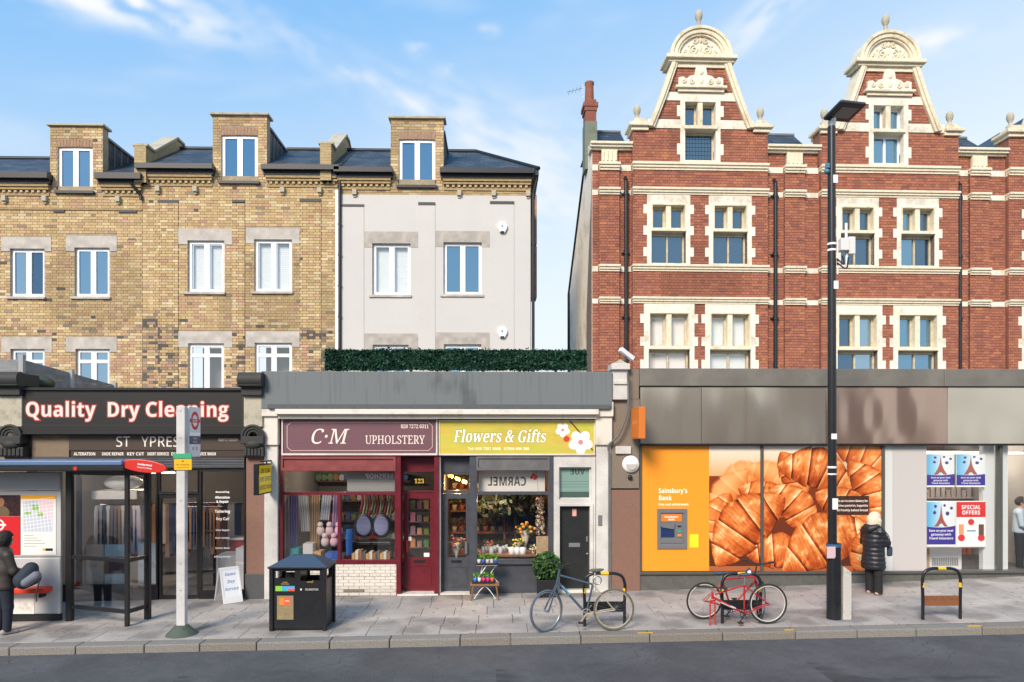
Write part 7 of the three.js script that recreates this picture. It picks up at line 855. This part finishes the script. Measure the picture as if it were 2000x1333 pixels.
{ // woman in the long quilted coat, seen from behind, head bent a little to the right
  const b = G(1706, 1161), t = thing('person', 'blonde person in a long black quilted coat standing by the bakery print', 'person'); t.position.copy(b); t.rotation.y = 0.62;
  const hd = group('head', t); hd.position.set(0.07, 0, 0); part('face', headGeo(1.50, 0), skin, hd); eyesOf(hd, 1.50);
  part('hair', sdfMesh([[-0.01, 1.545, 0, 0.106, -0.03, 1.52, 0, 0.108], [-0.055, 1.48, 0, 0.112, -0.07, 1.39, 0, 0.10], [-0.03, 1.47, 0.075, 0.055, -0.03, 1.38, 0.08, 0.045], [-0.03, 1.47, -0.075, 0.055, -0.03, 1.38, -0.08, 0.045]], 0.011, 0.03, (d, x, y, z) => Math.max(d, (x - 0.055 - (y > 1.57 ? 0.05 : 0))) + 0.007 * Math.sin(z * 230 + y * 25 + 3 * fbm(z * 20, y * 9, 2))), M(0.68, 0.60, 0.46, 0.7), hd); hd.scale.setScalar(1.08); hd.position.y = -0.11;
  const quilt = (d, x, y, z) => Math.max(d, 0.52 - y) - 0.011 * Math.abs(Math.sin((y + 0.02 * fbm(x * 6 + z * 5, y * 3, 2)) * Math.PI / 0.088)) + 0.014 * (fbm(x * 13 + z * 9, y * 15 + z * 4, 3) - 0.5);
  part('coat', sdfMesh([[-0.01, 1.29, 0, 0.135, 0, 1.05, 0, 0.155, 1.25], [0, 1.05, 0, 0.155, 0.01, 0.60, 0, 0.205, 1.12], [-0.02, 1.30, 0.14, 0.075, -0.02, 1.30, -0.14, 0.075], [-0.02, 1.27, 0.17, 0.07, 0.08, 1.05, 0.23, 0.066], [0.08, 1.05, 0.23, 0.064, 0.27, 1.08, 0.12, 0.055], [-0.02, 1.27, -0.17, 0.07, 0.08, 1.05, -0.23, 0.066], [0.08, 1.05, -0.23, 0.064, 0.27, 1.10, -0.10, 0.055]], 0.016, 0.05, quilt), M(0.012, 0.014, 0.02, 0.45), t);
  part('hood', sdfMesh([[-0.10, 1.37, 0.09, 0.06, -0.13, 1.33, 0, 0.075], [-0.13, 1.33, 0, 0.075, -0.10, 1.37, -0.09, 0.06], [-0.02, 1.38, 0.11, 0.045, 0.06, 1.34, 0.09, 0.04], [-0.02, 1.38, -0.11, 0.045, 0.06, 1.34, -0.09, 0.04]], 0.012, 0.04), M(0.014, 0.015, 0.02, 0.5), t);
  part('trousers', sdfMesh([[0, 0.80, 0.085, 0.10, 0, 0.40, 0.10, 0.082], [0, 0.40, 0.10, 0.08, 0.0, 0.06, 0.10, 0.085], [0, 0.80, -0.085, 0.10, 0.03, 0.40, -0.09, 0.082], [0.03, 0.40, -0.09, 0.08, 0.05, 0.06, -0.09, 0.085]], 0.014, 0.02, (d, x, y) => Math.max(d, 0.035 - y)), M(0.012, 0.012, 0.014, 0.8), t);
  part('shoes', sdfMesh([[-0.05, 0.04, 0.10, 0.042, 0.13, 0.032, 0.11, 0.034], [0.0, 0.04, -0.09, 0.042, 0.18, 0.032, -0.09, 0.034]], 0.011, 0.02, (d, x, y) => Math.max(d, -y)), M(0.50, 0.36, 0.26, 0.6), t);
  parts('hand', [sdfMesh(handBones([0.27, 1.09, 0.10], [0.75, 0.35, -0.3], 1), 0.006, 0.010), sdfMesh(handBones([0.27, 1.11, -0.08], [0.75, 0.35, 0.3], -1), 0.006, 0.010)], skin, t);
  part('shoulder_bag', [rbox(0.12, 0.24, 0.78, 0.98, 0.20, 0.28, 0.03), tube([[0.18, 0.97, 0.25], [0.08, 1.2, 0.27], [-0.08, 1.42, 0.14], [0.05, 1.42, 0.0]], 0.009, 24, 5)], M(0.03, 0.05, 0.09, 0.5), t);
}
{ // man at the shelter with a backpack before him
  const b = G(8, 1238), t = thing('person', 'person in dark brown jacket and dark jeans standing with back turned at the bus shelter', 'person'); t.position.copy(b); t.rotation.y = 0.9;
  const hd = group('head', t); hd.position.set(0.03, 0.10, 0); part('face', headGeo(1.56, 0), skin, hd); eyesOf(hd, 1.56); part('hair', sdfMesh([[-0.012, 1.615, 0, 0.120, -0.035, 1.58, 0, 0.122], [-0.055, 1.55, 0, 0.112, -0.05, 1.46, 0, 0.09]], 0.011, 0.03, (d, x, y, z) => Math.max(d, x - 0.06 - (y > 1.62 ? 0.05 : 0)) + 0.022 * (fbm(x * 40 + z * 31, y * 40 + z * 17, 3) - 0.5)), M(0.012, 0.01, 0.009, 0.8), hd);
  part('jacket', sdfMesh([[-0.01, 1.42, 0, 0.14, 0, 1.15, 0, 0.165, 1.35], [0, 1.15, 0, 0.16, 0, 0.86, 0, 0.185, 1.25], [-0.02, 1.43, 0.19, 0.08, -0.02, 1.43, -0.19, 0.08], [-0.03, 1.53, 0, 0.07, -0.02, 1.48, 0, 0.09], [-0.02, 1.40, 0.23, 0.078, 0.05, 1.13, 0.29, 0.065], [0.05, 1.13, 0.29, 0.064, 0.26, 1.02, 0.22, 0.05], [-0.02, 1.40, -0.23, 0.078, 0.08, 1.14, -0.29, 0.065], [0.08, 1.14, -0.29, 0.064, 0.30, 1.05, -0.22, 0.05]], 0.015, 0.045, (d, x, y, z) => Math.max(d, 0.80 - y) + 0.005 * (fbm(x * 9 + z * 7, y * 12, 3) - 0.5)), M(0.035, 0.028, 0.025, 0.6), t);
  part('jeans', sdfMesh([[0, 0.88, 0.09, 0.115, 0.02, 0.48, 0.11, 0.085], [0.02, 0.48, 0.11, 0.082, 0.0, 0.08, 0.12, 0.068], [0, 0.88, -0.09, 0.115, -0.02, 0.48, -0.11, 0.085], [-0.02, 0.48, -0.11, 0.082, -0.05, 0.08, -0.12, 0.068]], 0.014, 0.03, (d, x, y) => Math.max(d, 0.05 - y)), M(0.012, 0.017, 0.03, 0.85), t);
  part('shoes', sdfMesh([[-0.06, 0.05, 0.12, 0.048, 0.15, 0.04, 0.13, 0.04], [-0.11, 0.05, -0.12, 0.048, 0.10, 0.04, -0.13, 0.04]], 0.011, 0.02, (d, x, y) => Math.max(d, -y)), M(0.35, 0.30, 0.28, 0.6), t);
  part('hands', [sdfMesh(handBones([0.27, 1.01, 0.22], [0.8, -0.3, -0.2], 1), 0.006, 0.010), sdfMesh(handBones([0.31, 1.04, -0.21], [0.8, -0.3, 0.2], -1), 0.006, 0.010)], skin, t);
  const c = atDepth(52, 1130, 12.85), u = thing('backpack', 'grey and navy backpack resting on the red shelter seat', 'backpack'); u.position.copy(c); u.rotation.y = 0.4; u.position.y -= 0.12; part('body', sdfMesh([[-0.08, 0.10, 0, 0.13, 0.06, 0.28, 0, 0.12], [-0.05, 0.05, 0, 0.12, 0.10, 0.12, 0, 0.12]], 0.014, 0.06), M(0.02, 0.03, 0.045, 0.8), u); part('pocket', sdfMesh([[0.0, 0.06, 0.10, 0.08, 0.14, 0.16, 0.07, 0.09]], 0.014, 0.03), M(0.16, 0.17, 0.21, 0.8), u); part('strap', tube([[0.12, 0.30, 0.08], [0.2, 0.1, 0.12], [0.16, -0.15, 0.13], [0.165, -0.28, 0.13]], 0.012, 20, 5), mat.rubber, u);
}

goods('fabric_shelves', 'shelves of rolled fabric along the back of the upholstery shop', 'shelves', t => { for (let k = 0; k < 5; k++) { part('shelf', box(sx(552), sx(772), 0.25 + k * 0.5, 0.28 + k * 0.5, -3.2, -2.8), mat.wood, t); for (let i = 0; i < 16; i++) { const r = rr(0.06, 0.10), c = [[0.5, 0.1, 0.08], [0.6, 0.55, 0.42], [0.12, 0.16, 0.35], [0.35, 0.2, 0.1], [0.55, 0.5, 0.5], [0.2, 0.3, 0.15]][Math.floor(rnd() * 6)]; part('fabric_roll', new THREE.CylinderGeometry(r, r, 0.4, 10).rotateX(Math.PI / 2).translate(sx(558 + i * 13.4), 0.28 + k * 0.5 + r, -3.0), M(...c, 0.9), t); } } });
goods('storage_boxes', 'stacked cardboard boxes and a blue crate in the upholstery window', 'boxes', t => { [[560, 578, 0.62, 0.95, [0.03, 0.25, 0.28]], [586, 606, 0.62, 1.05, [0.6, 0.58, 0.55]], [607, 622, 0.62, 0.88, [0.55, 0.3, 0.1]], [630, 655, 0.62, 0.85, [0.03, 0.10, 0.40]]].forEach(([a, b, y0, y1, c]) => part('box', rbox(sx(a), sx(b), 0.64, y1, -0.55, -0.2, 0.01), M(...c, 0.7), t)); part('bench', box(sx(552), sx(660), 0.58, 0.64, -0.7, -0.12), mat.wood, t); parts('bench_leg', [box(sx(553), sx(556), 0, 0.58, -0.6, -0.5), box(sx(655), sx(658), 0, 0.58, -0.6, -0.5)], mat.wood, t); });
goods('flower_shelves', 'wooden shelves of potted plants and vases at the back of the flower shop', 'shelves', t => { for (let k = 0; k < 4; k++) { part('shelf', box(sx(866), sx(1068), 0.4 + k * 0.55, 0.43 + k * 0.55, -3.1, -2.7), mat.wood, t); for (let i = 0; i < 11; i++) { const c = [sx(872 + i * 18), 0.43 + k * 0.55, -2.9]; part('pot', lathe([[0, 0], [0.05, 0], [0.07, 0.13], [0, 0.13]], ...c, 10), M(...[[0.5, 0.48, 0.44], [0.35, 0.14, 0.07], [0.15, 0.2, 0.26]][i % 3], 0.7), t); leaves(t, 'foliage', 40, ball([c[0], c[1] + 0.22, c[2]], [0.1, 0.12, 0.1]), 0.09, [[0.04, 0.10, 0.03], [0.08, 0.14, 0.04], [0.25, 0.10, 0.08]]); } } });
goods('garment_rack', 'long rack of bagged garments at the back of the dry cleaner', 'clothes rack', t => { part('rail', bar([sx(150), 1.75, -2.6], [sx(470), 1.75, -2.6], 0.018), mat.steel, t); parts('stand', [bar([sx(152), 0, -2.6], [sx(152), 1.75, -2.6], 0.018), bar([sx(468), 0, -2.6], [sx(468), 1.75, -2.6], 0.018)], mat.steel, t); for (let i = 0; i < 40; i++) { const x = sx(155 + i * 7.8), L = rr(0.8, 1.3), c = [[0.05, 0.05, 0.07], [0.5, 0.47, 0.43], [0.05, 0.07, 0.16], [0.3, 0.17, 0.1], [0.6, 0.58, 0.58], [0.3, 0.06, 0.06]][Math.floor(rnd() * 6)]; const g = extr([[-0.02, 0], [-0.04, -0.1], [-0.045, -L], [0.05, -L], [0.04, -0.1], [0.02, 0]], 0.42, -0.21, 0.01); g.translate(x, 1.73, -2.6); part('garment', g, M(...c, 0.8), t); } });
goods('service_counter', 'white counter with red front inside the dry cleaner', 'counter', t => { part('front', box(sx(392), sx(476), 0, 0.95, -1.65, -1.6), M(0.5, 0.03, 0.025, 0.5), t); part('top', rbox(sx(388), sx(478), 0.95, 1.0, -2.1, -1.55, 0.01), mat.white, t); });
{ const b = [sx(2058), yb2(2058), -1.0], t = SP.place(thing('person', 'person in pale blue shirt and dark trousers inside the supermarket', 'person')); t.position.x += b[0]; t.position.y = 0.2; t.position.z += b[2]; t.rotation.y = -0.6;
  const hd = group('head', t); hd.position.set(0.03, 0.10, 0); part('face', headGeo(1.54, 0), skin, hd); eyesOf(hd, 1.54); part('hair', sdfMesh([[-0.012, 1.59, 0, 0.104, -0.03, 1.57, 0, 0.104]], 0.012, 0.03, (d, x) => Math.max(d, x - 0.045)), M(0.02, 0.015, 0.012, 0.8), hd);
  part('shirt', sdfMesh([[0, 1.40, 0, 0.13, 0, 1.0, 0, 0.15, 1.35], [-0.01, 1.42, 0.18, 0.07, -0.01, 1.42, -0.18, 0.07], [0, 1.40, 0.22, 0.07, 0.03, 1.15, 0.26, 0.055], [0, 1.40, -0.22, 0.07, 0.03, 1.15, -0.26, 0.055]], 0.016, 0.05, (d, x, y) => Math.max(d, 0.95 - y)), M(0.42, 0.52, 0.62, 0.8), t); parts('arm', [sdfMesh([[0.03, 1.15, 0.26, 0.045, 0.2, 1.0, 0.2, 0.035], ...handBones([0.2, 1.0, 0.2], [0.8, -0.4, -0.2], 1)], 0.008, 0.012), sdfMesh([[0.03, 1.15, -0.26, 0.045, 0.2, 1.0, -0.2, 0.035], ...handBones([0.2, 1.0, -0.2], [0.8, -0.4, 0.2], -1)], 0.008, 0.012)], skin, t);
  part('trousers', sdfMesh([[0, 0.92, 0.08, 0.11, 0, 0.48, 0.09, 0.08], [0, 0.48, 0.09, 0.08, 0, 0.06, 0.09, 0.065], [0, 0.92, -0.08, 0.11, 0, 0.48, -0.09, 0.08], [0, 0.48, -0.09, 0.08, 0, 0.06, -0.09, 0.065]], 0.015, 0.03), M(0.012, 0.013, 0.018, 0.85), t); part('shoes', sdfMesh([[-0.05, 0.04, 0.09, 0.045, 0.14, 0.035, 0.1, 0.036], [-0.05, 0.04, -0.09, 0.045, 0.14, 0.035, -0.1, 0.036]], 0.012, 0.02), mat.rubber, t); }

// ---------- the other side of the street, behind the camera: only seen mirrored in glass and polished panels ----------
[[-19, -11, 6.4, [0.62, 0.56, 0.47]], [-10.9, -3.5, 6.4, [0.50, 0.36, 0.26]], [-3.4, 4.2, 6.2, [0.66, 0.62, 0.55]], [4.3, 11, 6.4, [0.55, 0.46, 0.35]], [11.1, 19, 6.4, [0.46, 0.26, 0.19]]].forEach(([a, b, h, c], i) => {
  const t = thing('terrace_building', ['pale stone', 'light brown', 'cream painted', 'tan', 'reddish brown'][i] + ' terrace building across the street, mirrored in the shop windows', 'building', 'terrace across the street'); t.position.set(0, -0.2, 5.2); t.rotation.y = Math.PI;
  const W = []; for (let s = -b + 0.8; s < -a - 1.5; s += 2.2) W.push({ s0: s, s1: s + 1.1, y0: 4.5, y1: 6.0 }); part('wall', wallCells({ s0: -b, s1: -a, y0: 3.4, y1: h }, W, -0.3, 0), M(...c, 0.9), t); part('shop_fascia', box(-b, -a, 2.7, 3.4, -0.3, 0.12), M(c[2], c[0] * 0.5, c[1], 0.5), t); for (const w of W) part('window', box(w.s0, w.s1, w.y0, w.y1, -0.2, -0.15), paneMats[3], t); part('shop_window', box(-b + 0.3, -a - 0.3, 0.5, 2.7, -0.2, -0.1), mat.darkRoom, t); part('stall_riser', box(-b, -a, 0, 0.5, -0.3, 0), mat.charcoal, t); part('rear', box(-b, -a, 0, h, -6, -5.8), M(...c, 0.9), t); part('roof', box(-b, -a, h, h + 0.15, -6, 0.1), mat.slate, t);
});
renderer.render(scene, camera);
